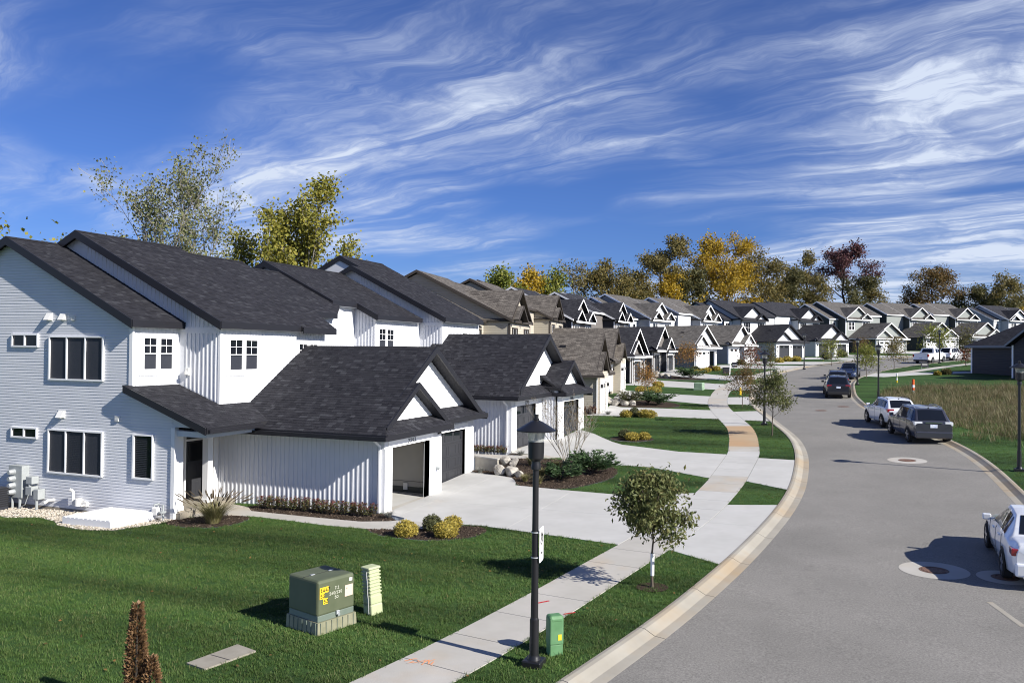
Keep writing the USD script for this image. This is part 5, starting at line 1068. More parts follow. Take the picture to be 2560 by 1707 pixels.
# tall poplars behind the near roofs
build_tree('poplar_tree', 'tall thin grey green poplar rising behind the second gable of the nearest building', (-46.9, 48.0, -5.0), 14.6, 5.4, 11, 'leaf_cotton', 'barkpale', 9500, .21, .17, .3, clear=.28, shape='vase', depth=4, kids=(3, 4), spread=.5, up=.22, clump=.32)
build_tree('poplar_tree', 'yellow green poplar with dense leafy limbs rising behind the near roofs', (-42.7, 58.3, -4.6), 16.8, 4.4, 12, 'leaf_cotton2', 'barkpale', 12000, .27, .24, .28, clear=.26, shape='vase', depth=4, kids=(3, 4), spread=.48, up=.4, clump=.45)
build_tree('poplar_tree', 'narrow yellow green poplar left of the dense one behind the near roofs', (-48.3, 58.2, -4.7), 17.2, 1.3, 13, 'leaf_cotton2', 'barkpale', 3200, .27, .24, .2, clear=.3, shape='column', depth=3, spread=.45, up=.3)
build_tree('poplar_tree', 'narrow yellow green poplar right of the dense one behind the near roofs', (-40.1, 61.5, -4.5), 15.8, 1.0, 14, 'leaf_cotton2', 'barkpale', 2600, .27, .24, .2, clear=.3, shape='column', depth=3, spread=.45, up=.3)
build_tree('leafy_tree', 'yellow green tree at the left edge above the end wall roof', (-61.6, 40.2, -5.7), 16.4, 3.4, 15, 'leaf_cotton2', 'bark', 4200, .4, .34, .3, clear=.3, depth=4)
build_tree('leafy_tree', 'low green tree crown just showing over the end wall roof', (-67.0, 54.1, -5.2), 14.9, 2.6, 16, 'leaf_cotton2', 'bark', 1800, .42, .34, .25, clear=.3)
build_tree('bare_sapling', 'thin nearly bare sapling, left of the pair beyond the tan roofs', (-39.8, 86.3, -3.3), 12.0, .7, 17, 'leaf_dark', 'bark', 120, .3, .2, .09, clear=.3, shape='column', depth=2, kids=(1, 2), up=.5)
build_tree('bare_sapling', 'thin nearly bare sapling, right of the pair beyond the tan roofs', (-38.3, 86.7, -3.3), 12.7, .7, 18, 'leaf_dark', 'bark', 120, .3, .2, .09, clear=.3, shape='column', depth=2, kids=(1, 2), up=.5)
# the wood's edge behind the row
for (x, y, H, R, leaf, bark, n, sh, kw, lab) in (
 (-57.1, 138.6, 17.2, 3.6, 'leaf_lime', 'bark', 2400, 'round', {}, 'lime yellow tree at the left end of the background tree row'),
 (-55.0, 145.6, 16.8, 3.6, 'leaf_lime', 'bark', 2400, 'round', {'second': 'leaf_gold', 'frac': .35}, 'lime and gold tree, second in the background tree row'),
 (-51.8, 151.4, 16.4, 3.6, 'leaf_gold', 'bark', 2200, 'round', {'second': 'leaf_lime', 'frac': .3}, 'low gold tree left of the bare grey one in the background'),
 (-49.0, 157.8, 20.0, 2.6, 'leaf_olive', 'barkpale', 500, 'vase', {'depth': 4}, 'nearly bare grey tree sticking up in the background row'),
 (-45.0, 164.8, 18.4, 5.4, 'leaf_olive', 'bark', 3000, 'round', {}, 'broad olive brown tree right of the bare grey one'),
 (-41.5, 174.1, 17.0, 4.4, 'leaf_gold', 'barkdark', 2400, 'round', {'second': 'leaf_olive', 'frac': .5}, 'low golden tree at the left foot of the tallest yellow tree'),
 (-36.4, 184.2, 24.6, 6.0, 'leaf_gold', 'bark', 5200, 'round', {'second': 'leaf_olive', 'frac': .3, 'depth': 4}, 'tall golden tree whose top is thin and brown'),
 (-30.0, 186.6, 19.6, 3.8, 'leaf_dark', 'barkdark', 2400, 'round', {}, 'dark olive tree between the two tall golden trees'),
 (-23.6, 194.6, 24.0, 6.6, 'leaf_gold', 'bark', 5200, 'vase', {'depth': 4}, 'wide bright yellow tree in the middle of the background row'),
 (-16.3, 202.9, 22.2, 5.8, 'leaf_olive', 'barkdark', 3000, 'vase', {'depth': 4}, 'brown olive tree with dark limbs right of the wide yellow one'),
 (-10.8, 210.3, 19.8, 3.9, 'leaf_dark', 'barkdark', 2600, 'round', {}, 'dark olive tree behind the white fronted grey houses'),
 (-6.5, 217.3, 23.0, 4.9, 'leaf_dark', 'barkdark', 3200, 'round', {'second': 'leaf_olive', 'frac': .5, 'depth': 4}, 'dark thin topped tree left of the purple topped one'),
 (2.0, 226.0, 26.3, 7.4, 'leaf_dark', 'barkdark', 5600, 'round', {'second': 'leaf_purple', 'frac': .3, 'depth': 4}, 'big dark tree with a purple top at the right end of the row'),
 (8.6, 232.0, 17.5, 3.8, 'leaf_olive', 'barkdark', 2000, 'round', {}, 'low olive tree at the right foot of the purple topped tree'),
 (24.1, 245.7, 19.2, 6.4, 'leaf_brown', 'barkdark', 3600, 'round', {'depth': 4}, 'rounded russet tree standing alone behind the green houses'),
 (35.0, 245.5, 16.4, 4.6, 'leaf_dark', 'bark', 2400, 'round', {}, 'grey green tree, left one above the dark house'),
 (40.5, 246.5, 18.0, 4.6, 'leaf_dark', 'bark', 2400, 'round', {'second': 'leaf_olive', 'frac': .3}, 'grey green tree, right one above the dark house'),
 (47.7, 265.8, 13.6, 4.0, 'leaf_olive', 'bark', 1600, 'round', {}, 'olive tree cut by the right edge of the picture')):
    build_tree('background_tree', lab, (x, y, float(gz(x, y))), H, R, int(abs(x * 7 + y)), leaf, bark, int(n * 3.0), .44, .38, clear=.16, shape=sh, clump=.75, **kw)

# street trees
def street_tree(label, x, y, H, R, seed, leaf, n, ls, lw=.4, guard=False, clear=.4, shape='round', bark='bark', **k):
    t = build_tree('street_tree', label, G(x, y), H, R, seed, leaf, bark, n, ls, ls * lw, H * .011, clear=clear, shape=shape, **k)
    if guard: MB().tube([(x, y, float(gz(x, y)) + .28), (x, y, float(gz(x, y)) + .78)], [.042, .045], 10, cap=False).build('trunk_guard', 'pvc', t)
    return t
street_tree('young leafy street tree with white trunk guard near the tall lamp', -3.81, 18.46, 2.9, .62, 31, 'leaf_young', 6500, .12, .45, True, .42, depth=3, spread=.7, droop=.5, clump=.14)
street_tree('young green street tree in front of the second lamp post on the verge', -3.03, 44.8, 3.3, .8, 32, 'leaf_young', 3600, .13, .5, depth=3, clear=.38, clump=.18)
street_tree('bronze leaved street tree on the small verge by the yellow hydrant', -6.1, 60.3, 2.8, .72, 33, 'leaf_brown', 2000, .13, .5, clear=.3)
street_tree('sparse red brown street tree beside the white sign post', -7.86, 85.3, 3.5, .9, 34, 'leaf_red', 1000, .17, .55, clear=.3)
street_tree('slim upright green street tree beside the dark utility box', -6.45, 92.9, 3.7, .36, 35, 'leaf_dark', 1100, .16, .5, clear=.2, shape='column')
street_tree('small green street tree in front of the white grey garages', -.4, 113.2, 2.9, 1.1, 36, 'leaf_lime', 1100, .19, .6, clear=.3)
street_tree('lime green street tree by the lamp, right of the blue car', 2.91, 88.4, 3.2, .9, 37, 'leaf_lime', 1800, .17, .6, clear=.3)
street_tree('russet green street tree on the far verge by the sidewalk', 6.2, 101.9, 3.3, .95, 38, 'leaf_olive', 1500, .18, .6, clear=.32)
street_tree('yellow green street tree behind the white pickup', 13.6, 131.5, 4.2, 1.6, 39, 'leaf_lime', 1900, .24, .6, clear=.25)
street_tree('slim green and red street tree at the corner of the dark house', 14.3, 108.9, 4.6, .65, 40, 'leaf_red', 1500, .2, .6, clear=.12, shape='column', second='leaf_dark', frac=.55)
street_tree('small rust coloured tree in front of the first dark green garage', 4.0, 146.0, 2.6, .9, 41, 'leaf_brown', 900, .22, .6, clear=.2)
street_tree('bare stemmed orange shrub tree in the lawn before the first navy garage', -14.7, 67.9, 2.2, .75, 42, 'leaf_orange', 1500, .12, .6, clear=.3, shape='vase')
street_tree('orange shrub tree before the slate house with the open garage', -16.2, 97.5, 2.6, 1.1, 43, 'leaf_orange', 1700, .15, .6, clear=.25, shape='vase')

# shrubs and bed plants
def shrub(name, label, x, y, rx, rz, seed, mat, n, ls, lw, group=None, squash=1., cat='shrub'):
    k_ = .75 if y < 30 else (.62 if y < 60 else .56 if y < 110 else .62); rx, rz = rx * k_, rz * (k_ + .05)
    rng = np.random.default_rng(seed); z = float(gz(x, y)); t = thing(name, label, cat, (x, y, z), 0, group)
    m = MB()
    for k in range(5):
        a = k * 1.25; m.tube([(x, y, z), (x + rx * .35 * math.cos(a), y + rx * .35 * math.sin(a), z + rz * .8)], [.015, .006], 4)
    m.build('stem', 'barkdark', t)
    core = trimesh.creation.icosphere(2, 1.); v = core.vertices * [rx * .80, rx * squash * .80, rz * .80]; v *= (1 + .16 * (meshkit.noise(core.vertices * 3 + seed) - .5))[:, None]; MB().add(v + [x, y, z + rz * .82], core.faces).build('inner_foliage', mat, t, smooth=True)
    d = rdir(rng, n); d = d[d[:, 2] > -.75]; w = (1 + .22 * (meshkit.noise(d * 3.2 + seed) - .5))[:, None] * rng.uniform(.78, 1.06, (len(d), 1))
    P = np.array([x, y, z + rz * .82]) + d * w * [rx, rx * squash, rz]; P[:, 2] = np.maximum(P[:, 2], z + .02)
    D = d + rng.normal(0, .7, d.shape); N = d + rng.normal(0, .5, d.shape)
    quads(P, D, N, ls * rng.uniform(.6, 1.2, len(P)), lw, mb := MB(), .2); mb.build('foliage', mat, t); return t
shrub('rounded_shrub', 'rounded golden shrub, left one in the mulch bed beside the near driveway', -11.62, 21.2, .44, .30, 51, 'bush_gold', 1500, .06, .035)
shrub('rounded_shrub', 'rounded green shrub at the back of the mulch bed beside the near driveway', -11.2, 22.05, .36, .31, 52, 'bush_green', 1300, .06, .035)
shrub('rounded_shrub', 'rounded golden shrub, back right one of the near mulch bed', -10.75, 22.55, .34, .24, 53, 'bush_gold', 1100, .06, .035)
shrub('rounded_shrub', 'rounded golden shrub, front right one of the near mulch bed', -10.45, 21.45, .46, .29, 54, 'bush_gold', 1500, .06, .035)
shrub('rounded_shrub', 'green shrub at the edge of the second white driveway', -10.3, 42.6, .52, .34, 55, 'bush_green', 900, .08, .05)
shrub('rounded_shrub', 'larger golden shrub beside the second white driveway', -9.75, 41.85, .56, .32, 56, 'bush_gold', 1000, .08, .05)
shrub('rounded_shrub', 'flat golden shrub behind the larger one beside the second white driveway', -9.2, 42.25, .48, .28, 57, 'bush_gold', 800, .08, .05)
shrub('rounded_shrub', 'round golden shrub, left of three at the tan driveway', -12.47, 51.8, .60, .34, 58, 'bush_gold', 800, .09, .06)
shrub('rounded_shrub', 'dark green shrub, middle of three at the tan driveway', -12.0, 52.2, .46, .45, 59, 'bush_green', 700, .09, .06)
shrub('rounded_shrub', 'long golden shrub, right of three at the tan driveway', -11.1, 51.8, .95, .40, 60, 'bush_gold', 1200, .09, .06, None, .6)
for i, (x, y, r, lab) in enumerate(((-16.1, 72.4, .8, 'golden shrub left of the orange shrub tree, near the mint green cabinet'), (-14.6, 71.3, 1.0, 'wide golden shrub below the orange shrub tree'), (-15.5, 77.0, .9, 'golden shrub behind the orange shrub tree'))): shrub('rounded_shrub', lab, x, y, r, r * .5, 61 + i, 'bush_gold', 700, .12, .08)
for i, (x, y, r, m, lab) in enumerate(((-15.6, 99.6, .9, 'bush_green', 'dark shrub before the slate house, left in its bed'), (-14.68, 95.4, .6, 'bush_gold', 'small golden shrub, lowest in the bed of the slate house'), (-14.0, 96.2, .75, 'bush_gold', 'golden shrub in the middle of the slate house bed'), (-13.95, 98.4, .7, 'bush_gold', 'pale golden shrub behind in the slate house bed'), (-13.9, 101.0, .75, 'leaf_purple', 'dark purple shrub beside the open garage of the slate house'), (-13.2, 100.2, .8, 'bush_gold', 'golden shrub right of the purple one at the slate house'))): shrub('rounded_shrub', lab, x, y, r, r * .55, 66 + i, m, 500, .16, .11)
for i, (x, y, r, lab) in enumerate(((-7.3, 121.5, .95, 'golden shrub before the white fronted house, left of three'), (-6.4, 125.5, 1.0, 'golden shrub before the white fronted house, middle of three'), (-5.2, 126.3, 1.0, 'golden shrub before the white fronted house, right of three'))): shrub('rounded_shrub', lab, x, y, r, r * .55, 73 + i, 'bush_gold', 400, .2, .14)
for i, (x, y, r, m, lab) in enumerate(((9.63, 92.6, .45, 'bush_gold', 'small yellow shrub on the lawn near the dark house'), (10.5, 93.4, .75, 'leaf_dark', 'dark round shrub beside the yellow one near the dark house'), (-11.8, 114.5, .9, 'leaf_dark', 'dark shrub at the corner of the slate house with closed doors'), (-1.2, 131.5, 1.3, 'bush_green', 'green shrubbery between the two white fronted garages'), (1.2, 143.5, 1.4, 'bush_green', 'green shrubbery at the corner of the first dark green house'), (5.3, 152.5, 1.6, 'leaf_dark', 'dark shrub along the wall of the first dark green house'))): shrub('rounded_shrub', lab, x, y, r, r * .65, 77 + i, m, 500, .18, .12)
def juniper(label, x, y, r, h, seed, mat='juniper', n=900):
    rng = np.random.default_rng(seed); z = float(gz(x, y)); t = thing('juniper', label, 'juniper', (x, y, z)); m = MB(); lf = MB()
    nb = 26; P, D = [], []
    for k in range(nb):
        a = rng.uniform(0, 6.28); L = r * rng.uniform(.5, 1.05); rise = h * rng.uniform(.5, 1.2)
        p = [np.array([x, y, z + .05]) + np.array([math.cos(a) * L * s, math.sin(a) * L * s, rise * (s ** .6) - .12 * h * s * s]) for s in np.linspace(0, 1, 5)]; m.tube(p, np.linspace(.02, .006, 5), 4)
        for s in np.linspace(.25, 1, n // nb):
            q = np.array([x, y, z + .05]) + np.array([math.cos(a) * L * s, math.sin(a) * L * s, rise * (s ** .6) - .12 * h * s * s]); P.append(q + rng.normal(0, .05 * r, 3)); D.append([math.cos(a + rng.normal(0, .7)), math.sin(a + rng.normal(0, .7)), rng.uniform(-.1, .6)])
    m.build('stem', 'barkdark', t); P, D = np.array(P), np.array(D); quads(P, D, rdir(rng, len(P), 1.2), r * .2 * rng.uniform(.6, 1.2, len(P)), r * .06, lf); lf.build('foliage', mat, t)
juniper('spreading green juniper, front one in the boulder bed', -10.1, 31.25, .95, .5, 81, n=1500); juniper('larger spreading juniper at the lawn edge of the boulder bed', -9.3, 32.7, 1.1, .75, 82, n=1700)
juniper('low juniper in the second rock bed, right end', -12.2, 60.8, 1.3, .7, 83); juniper('low juniper in the second rock bed, middle', -13.2, 62.0, 1.2, .8, 84); juniper('dark juniper in the second rock bed, left end', -14.3, 60.6, 1.0, .9, 85, 'bush_green'); juniper('broad juniper in the third rock bed before the navy garages', -14.2, 88.0, 1.7, .9, 86)
def tuft(label, x, y, r, h, n, seed, mat='ornblade', plumes=0, name='ornamental_grass', w=.012, seg=4):
    """arching blades from one crown"""
    rng = np.random.default_rng(seed); z = float(gz(x, y)); t = thing(name, label, 'ornamental grass', (x, y, z)); mb, pl = MB(), MB()
    for k in range(n + plumes):
        a = rng.uniform(0, 6.283); L = rng.uniform(.55, 1.0); o = rng.uniform(0, .22 * r); top = h * rng.uniform(.65, 1.05); rr = r * L * rng.uniform(.5, 1.05); sd = np.array([-math.sin(a), math.cos(a), 0])
        if k >= n: top, rr = h * rng.uniform(.75, 1.05), r * rng.uniform(.3, .95)
        s = np.linspace(0, 1, seg + 1); P = np.column_stack([x + math.cos(a) * (o + rr * s ** 1.4), y + math.sin(a) * (o + rr * s ** 1.4), z + top * (1.25 * s - (.5 if k < n else .2) * s ** 2.2)])
        ww = (w if k < n else w * .5) * (1 - s * .85)
        v = np.vstack([P - sd * ww[:, None], P + sd * ww[:, None]]); m = seg + 1; mb.add(v, [(i, i + 1, m + i + 1, m + i) for i in range(seg)])
        if k >= n:
            d = P[-1] - P[-2]; d /= np.linalg.norm(d); q = [P[-1] - d * .05 + d * u for u in (0, .09, .18, .26)]; pl.tube(q, [.008, .02, .016, .004], 5)
    mb.build('blades', mat, t); pl.build('plume', 'plume', t); return t
tuft('big fountain grass with brown plumes by the front step', -18.35, 20.85, .95, .85, 520, 91, plumes=70)
for i, (x, y, r, h, lab) in enumerate(((-11.4, 30.5, .42, .4, 'leftmost yellow green grass clump in the boulder bed'), (-10.7, 30.2, .38, .4, 'yellow green grass clump at the front of the boulder bed'), (-11.15, 31.8, .45, .45, 'yellow green grass clump in the middle of the boulder bed'), (-11.0, 33.4, .5, .5, 'rusty grass clump behind the lamp in the boulder bed'), (-12.4, 33.9, .4, .5, 'small grass clump at the back of the boulder bed'))): tuft(lab, x, y, r, h, 130, 92 + i, 'ornblade', 0, w=.014, seg=3)
def lavender(label, x, y, r, h, seed):
    rng = np.random.default_rng(seed); t = tuft(label, x, y, r, h, 170, seed, 'lavender', 0, 'lavender_plant', .008, 2); tag(t.path, label, 'lavender'); return t
lavender('small grey lavender at the corner of the open garage', -13.35, 23.2, .32, .3, 101); lavender('grey lavender at the corner of the second white garage', -13.75, 36.2, .4, .35, 102); lavender('grey lavender beside the closed door of the first white garage', -13.9, 31.75, .3, .3, 103); lavender('grey lavender at the corner of the first tan garage', -14.0, 53.1, .45, .35, 104)
def sedum_row(label, x0, x1, y0, y1, n, seed, h=.38, heads=True, name='sedum_plant', mat='sedum'):
    rng = np.random.default_rng(seed)
    for i in range(n):
        f = (i + .5) / n; x, y = x0 + (x1 - x0) * f, y0 + (y1 - y0) * f + rng.uniform(-.05, .05); z = float(gz(x, y)); t = thing(name, label, 'sedum', (x, y, z), 0, label); mb, hd = MB(), MB(); st = MB()
        for k in range(26):
            a = rng.uniform(0, 6.28); r = .26 * rng.uniform(.1, 1); top = h * rng.uniform(.7, 1.15); p = np.array([x + math.cos(a) * r, y + math.sin(a) * r * .8, z]); q = p + [math.cos(a) * .06, math.sin(a) * .05, top]
            st.tube([p, q], [.005, .004], 3, cap=False); m = 11; u = rng.uniform(.2, 1, m)[:, None]; P = p + (q - p) * u; b = rng.uniform(0, 6.28, m); D = np.column_stack([np.cos(b), np.sin(b), rng.uniform(.1, .6, m)]); quads(P, D, rdir(rng, m, 1.5), .075, .04, mb)
            if heads and rng.uniform() < .55: quads(np.repeat(q[None], 9, 0) + rng.normal(0, .018, (9, 3)), rdir(rng, 9, .3), rdir(rng, 9, 2), .045, .035, hd)
        st.build('stem', 'bark', t); mb.build('foliage', mat, t); hd.build('flower_head', 'sedumhead', t)
sedum_row('sedum with dark red flower heads in the row along the first white garage wall', -18.5, -13.9, 23.35, 23.2, 12, 111)
sedum_row('green sedum in the row along the second white garage wall', -18.6, -14.6, 36.5, 36.5, 9, 112, .34)
sedum_row('red leaved plant in the row at the foot of the first tan garage', -16.6, -14.9, 53.35, 53.3, 4, 113, .45, True, 'red_leaved_plant', 'leaf_red')
def bare_shrub(label, x, y, h, r, seed):
    rng = np.random.default_rng(seed); z = float(gz(x, y)); t = thing('bare_shrub', label, 'shrub', (x, y, z)); m = MB(); out = []
    for k in range(13):
        a = k * 2.4; d = np.array([math.cos(a) * .42, math.sin(a) * .42, 1]); d /= np.linalg.norm(d); grow(rng, (x + math.cos(a) * .08, y + math.sin(a) * .08, z), d, h * rng.uniform(.55, .7), .022, 3, out, (2, 3), .42, .62, .14, .16, .4)
    for p, rr, dp in out: m.tube(p, np.maximum(rr, .004), 5 if dp == 3 else 3, cap=False)
    m.build('stems', 'barkpale', t, smooth=True); e = np.array([p[-1] for p, rr, dp in out if dp == 0]); e = e[rng.integers(0, len(e), 520)] + rng.normal(0, .05, (520, 3)); quads(e, rdir(rng, 520, -.3), rdir(rng, 520), .07, .035, mb := MB()); mb.build('foliage', 'leaf_brown', t)
bare_shrub('nearly bare many stemmed shrub before the second white garage', -10.47, 33.4, 2.75, 1.2, 121)
def columnar(label, x, y, h, r, seed):
    rng = np.random.default_rng(seed); z = float(gz(x, y)); t = thing('columnar_shrub', label, 'shrub', (x, y, z)); m = MB(); mb = MB()
    spires = [(0, 0, h, r), (.24, .06, h * .55, r * .8), (-.10, .08, h * .78, r * .8)]
    for dx, dy, hh, rr in spires:
        m.tube([(x + dx * .5, y + dy * .5, z), (x + dx, y + dy, z + hh)], [.03, .006], 6); n = int(1500 * hh / h); u = rng.uniform(0, 1, n) ** .8; a = rng.uniform(0, 6.28, n); q = rr * (.35 + .75 * np.sin(np.pi * np.clip(u * .85 + .12, 0, 1))) * rng.uniform(.55, 1, n) * (1 - .3 * u)
        P = np.column_stack([x + dx + np.cos(a) * q, y + dy + np.sin(a) * q, z + u * hh]); D = np.column_stack([np.cos(a), np.sin(a), rng.uniform(.2, 1.6, n)]); quads(P, D, np.column_stack([np.cos(a), np.sin(a), np.full(n, .6)]) + rng.normal(0, .4, (n, 3)), .07, .038, mb)
    m.build('stem', 'barkdark', t); mb.build('foliage', 'copper', t)
columnar('upright copper leaved columnar shrub at the bottom left corner', -9.62, 9.35, 1.70, .155, 131)

# grass: single tufts of blades scattered over the lawns within view, and taller dry stems in the meadow
def tuft_proto(path, n, h, spread, mat, seed, w=.004):
    rng = np.random.default_rng(seed); mb = MB()
    for k in range(n):
        a, r = rng.uniform(0, 6.28), spread * math.sqrt(rng.uniform()); p = np.array([math.cos(a) * r, math.sin(a) * r, -.01]); b = rng.uniform(0, 6.28); l = h * rng.uniform(.6, 1.15); lean = rng.uniform(.1, .8) * l
        d = np.array([math.cos(b), math.sin(b), 0]); s = np.array([-d[1], d[0], 0]) * w
        mb.add([p - s, p + s, p + d * lean * .4 + [0, 0, l * .65] - s * .7, p + d * lean * .4 + [0, 0, l * .65] + s * .7, p + d * lean + [0, 0, l]], [(0, 1, 3), (0, 3, 2), (2, 3, 4)])
    v, f = np.vstack(mb.v), np.vstack(mb.f); put_rnd(usdkit.mesh(stage, path, (v, f), MT[mat]), np.concatenate(mb.r))
def instancer(name, label, polys, dens, protos, seed, smin=.7, smax=1.3, dz=0., patchy=False):
    rng = np.random.default_rng(seed); P = []
    for poly, d in zip(polys, dens):
        if poly.is_empty: continue
        x0, y0, x1, y1 = poly.bounds; n = int((x1 - x0) * (y1 - y0) * d); q = np.column_stack([rng.uniform(x0, x1, n), rng.uniform(y0, y1, n)]); q = q[shapely.contains_xy(poly, q[:, 0], q[:, 1])]
        if patchy: q = q[meshkit.fbm(np.column_stack([q * .35, np.zeros(len(q))]), 3, 5) > rng.uniform(.25, .62, len(q))]
        P.append(q)
    P = np.vstack(P); n = len(P); path = '/World/' + name; pi = UsdGeom.PointInstancer.Define(stage, path)
    paths = []
    for i, (k, h, sp, mat, w) in enumerate(protos): pp = f'{path}/tuft_{i:03d}'; tuft_proto(pp, k, h, sp, mat, seed + i, w); paths.append(Sdf.Path(pp))
    pi.CreatePrototypesRel().SetTargets(paths)
    pi.CreateProtoIndicesAttr(Vt.IntArray.FromNumpy(rng.integers(0, len(protos), n).astype(np.int32)))
    pi.CreatePositionsAttr(Vt.Vec3fArray.FromNumpy(np.column_stack([P, gz(P[:, 0], P[:, 1]) + Z0 + dz]).astype(np.float32)))
    a = rng.uniform(0, 2 * np.pi, n) / 2; q = np.zeros((n, 4), np.float32); q[:, 0], q[:, 3] = np.cos(a), np.sin(a)
    pi.CreateOrientationsAttr(Vt.QuathArray([Gf.Quath(float(w), 0, 0, float(z)) for w, _, _, z in q]))
    s = rng.uniform(smin, smax, n); pi.CreateScalesAttr(Vt.Vec3fArray.FromNumpy(np.repeat(s[:, None], 3, 1).astype(np.float32)))
    tag(path, label, name.replace('_', ' ').replace(' 001', ''), None, 'stuff')
near_view = Polygon([(-5, 8), (-12, 8), (-34, 19.6), (-34, 26), (-1, 26), (-1, 9)]); mid_view = Polygon([(-16, 26), (-1, 26), (-1, 62), (-17, 62)]); slabp = Polygon(SLAB).buffer(.02)
L_ = lawn_poly.difference(slabp)
instancer('lawn_grass', 'short green mown grass of the lawns and verges', [L_.intersection(near_view), L_.intersection(mid_view), L_.intersection(sbox(5.2, 26, 14, 62))], [150, 45, 25], [(16, .05, .07, 'grassblade', .0035), (14, .06, .07, 'grassblade', .004), (18, .045, .08, 'grassblade', .0035), (12, .07, .06, 'grassblade', .004)], 7)
instancer('dry_grass', 'tall dry brown grass and weeds of the vacant lot', [DRY.intersection(sbox(2, 43, 26, 80)), Polygon([(2.4, 60), (3.3, 66), (5.4, 55), (7.2, 47.5), (9.5, 44.5), (8, 43), (5.8, 46), (3.6, 55)])], [34, 8], [(16, .42, .22, 'dryblade', .006), (10, .6, .2, 'dryblade', .006), (22, .26, .25, 'dryblade', .007), (22, .28, .25, 'grassblade', .007), (22, .22, .25, 'grassblade', .007)], 8, .5, 1.4, patchy=True)

# low growth under the far trees, one mass
rng = np.random.default_rng(55); n = 24000; f = rng.uniform(0, 1, n)
path_ = curve([(-66, 128), (-52, 146), (-40, 168), (-24, 190), (-8, 212), (10, 232), (34, 250), (60, 268)], 2.); ii = (f * (len(path_) - 1)).astype(int)
P = np.column_stack([path_[ii] + rng.normal(0, 2.2, (n, 2)), np.zeros(n)]); hh = 6.5 + 8.5 * meshkit.fbm(np.column_stack([P[:, :2] * .12, np.zeros(n)]), 3, 2); P[:, 2] = gz(P[:, 0], P[:, 1]) + hh * rng.uniform(0, 1, n) ** .7
m_ = meshkit.noise(np.column_stack([P[:, :2] * .09, np.zeros(n)]), 8)
for k, (lo, hi, mt) in enumerate(((0, .42, 'leaf_dark'), (.42, .62, 'leaf_olive'), (.62, 2, 'leaf_gold'))):
    sel = (m_ >= lo) & (m_ < hi); r_ = quads(P[sel], rdir(rng, sel.sum(), -.2), rdir(rng, sel.sum(), .5), .62 * rng.uniform(.6, 1.2, sel.sum()), .5, MB()).build('woodland_undergrowth', mt, None, kind='stuff'); tag(r_.path, 'mixed olive and gold undergrowth below the background trees', 'undergrowth')
# fallen leaves on the near lawns and verges
rng = np.random.default_rng(66); pl_ = L_.intersection(unary_union([near_view, mid_view])); x0, y0, x1, y1 = pl_.bounds; q = np.column_stack([rng.uniform(x0, x1, 1500), rng.uniform(y0, y1, 1500)]); q = q[shapely.contains_xy(pl_, q[:, 0], q[:, 1])][:420]
r_ = quads(np.column_stack([q, gz(q[:, 0], q[:, 1]) + .045]), rdir(rng, len(q)) * [1, 1, .2], rdir(rng, len(q), 2), .075, .05, MB()).build('fallen_leaves', 'leaf_brown', None, kind='stuff'); tag(r_.path, 'scattered dry fallen leaves lying on the near lawns', 'leaves')
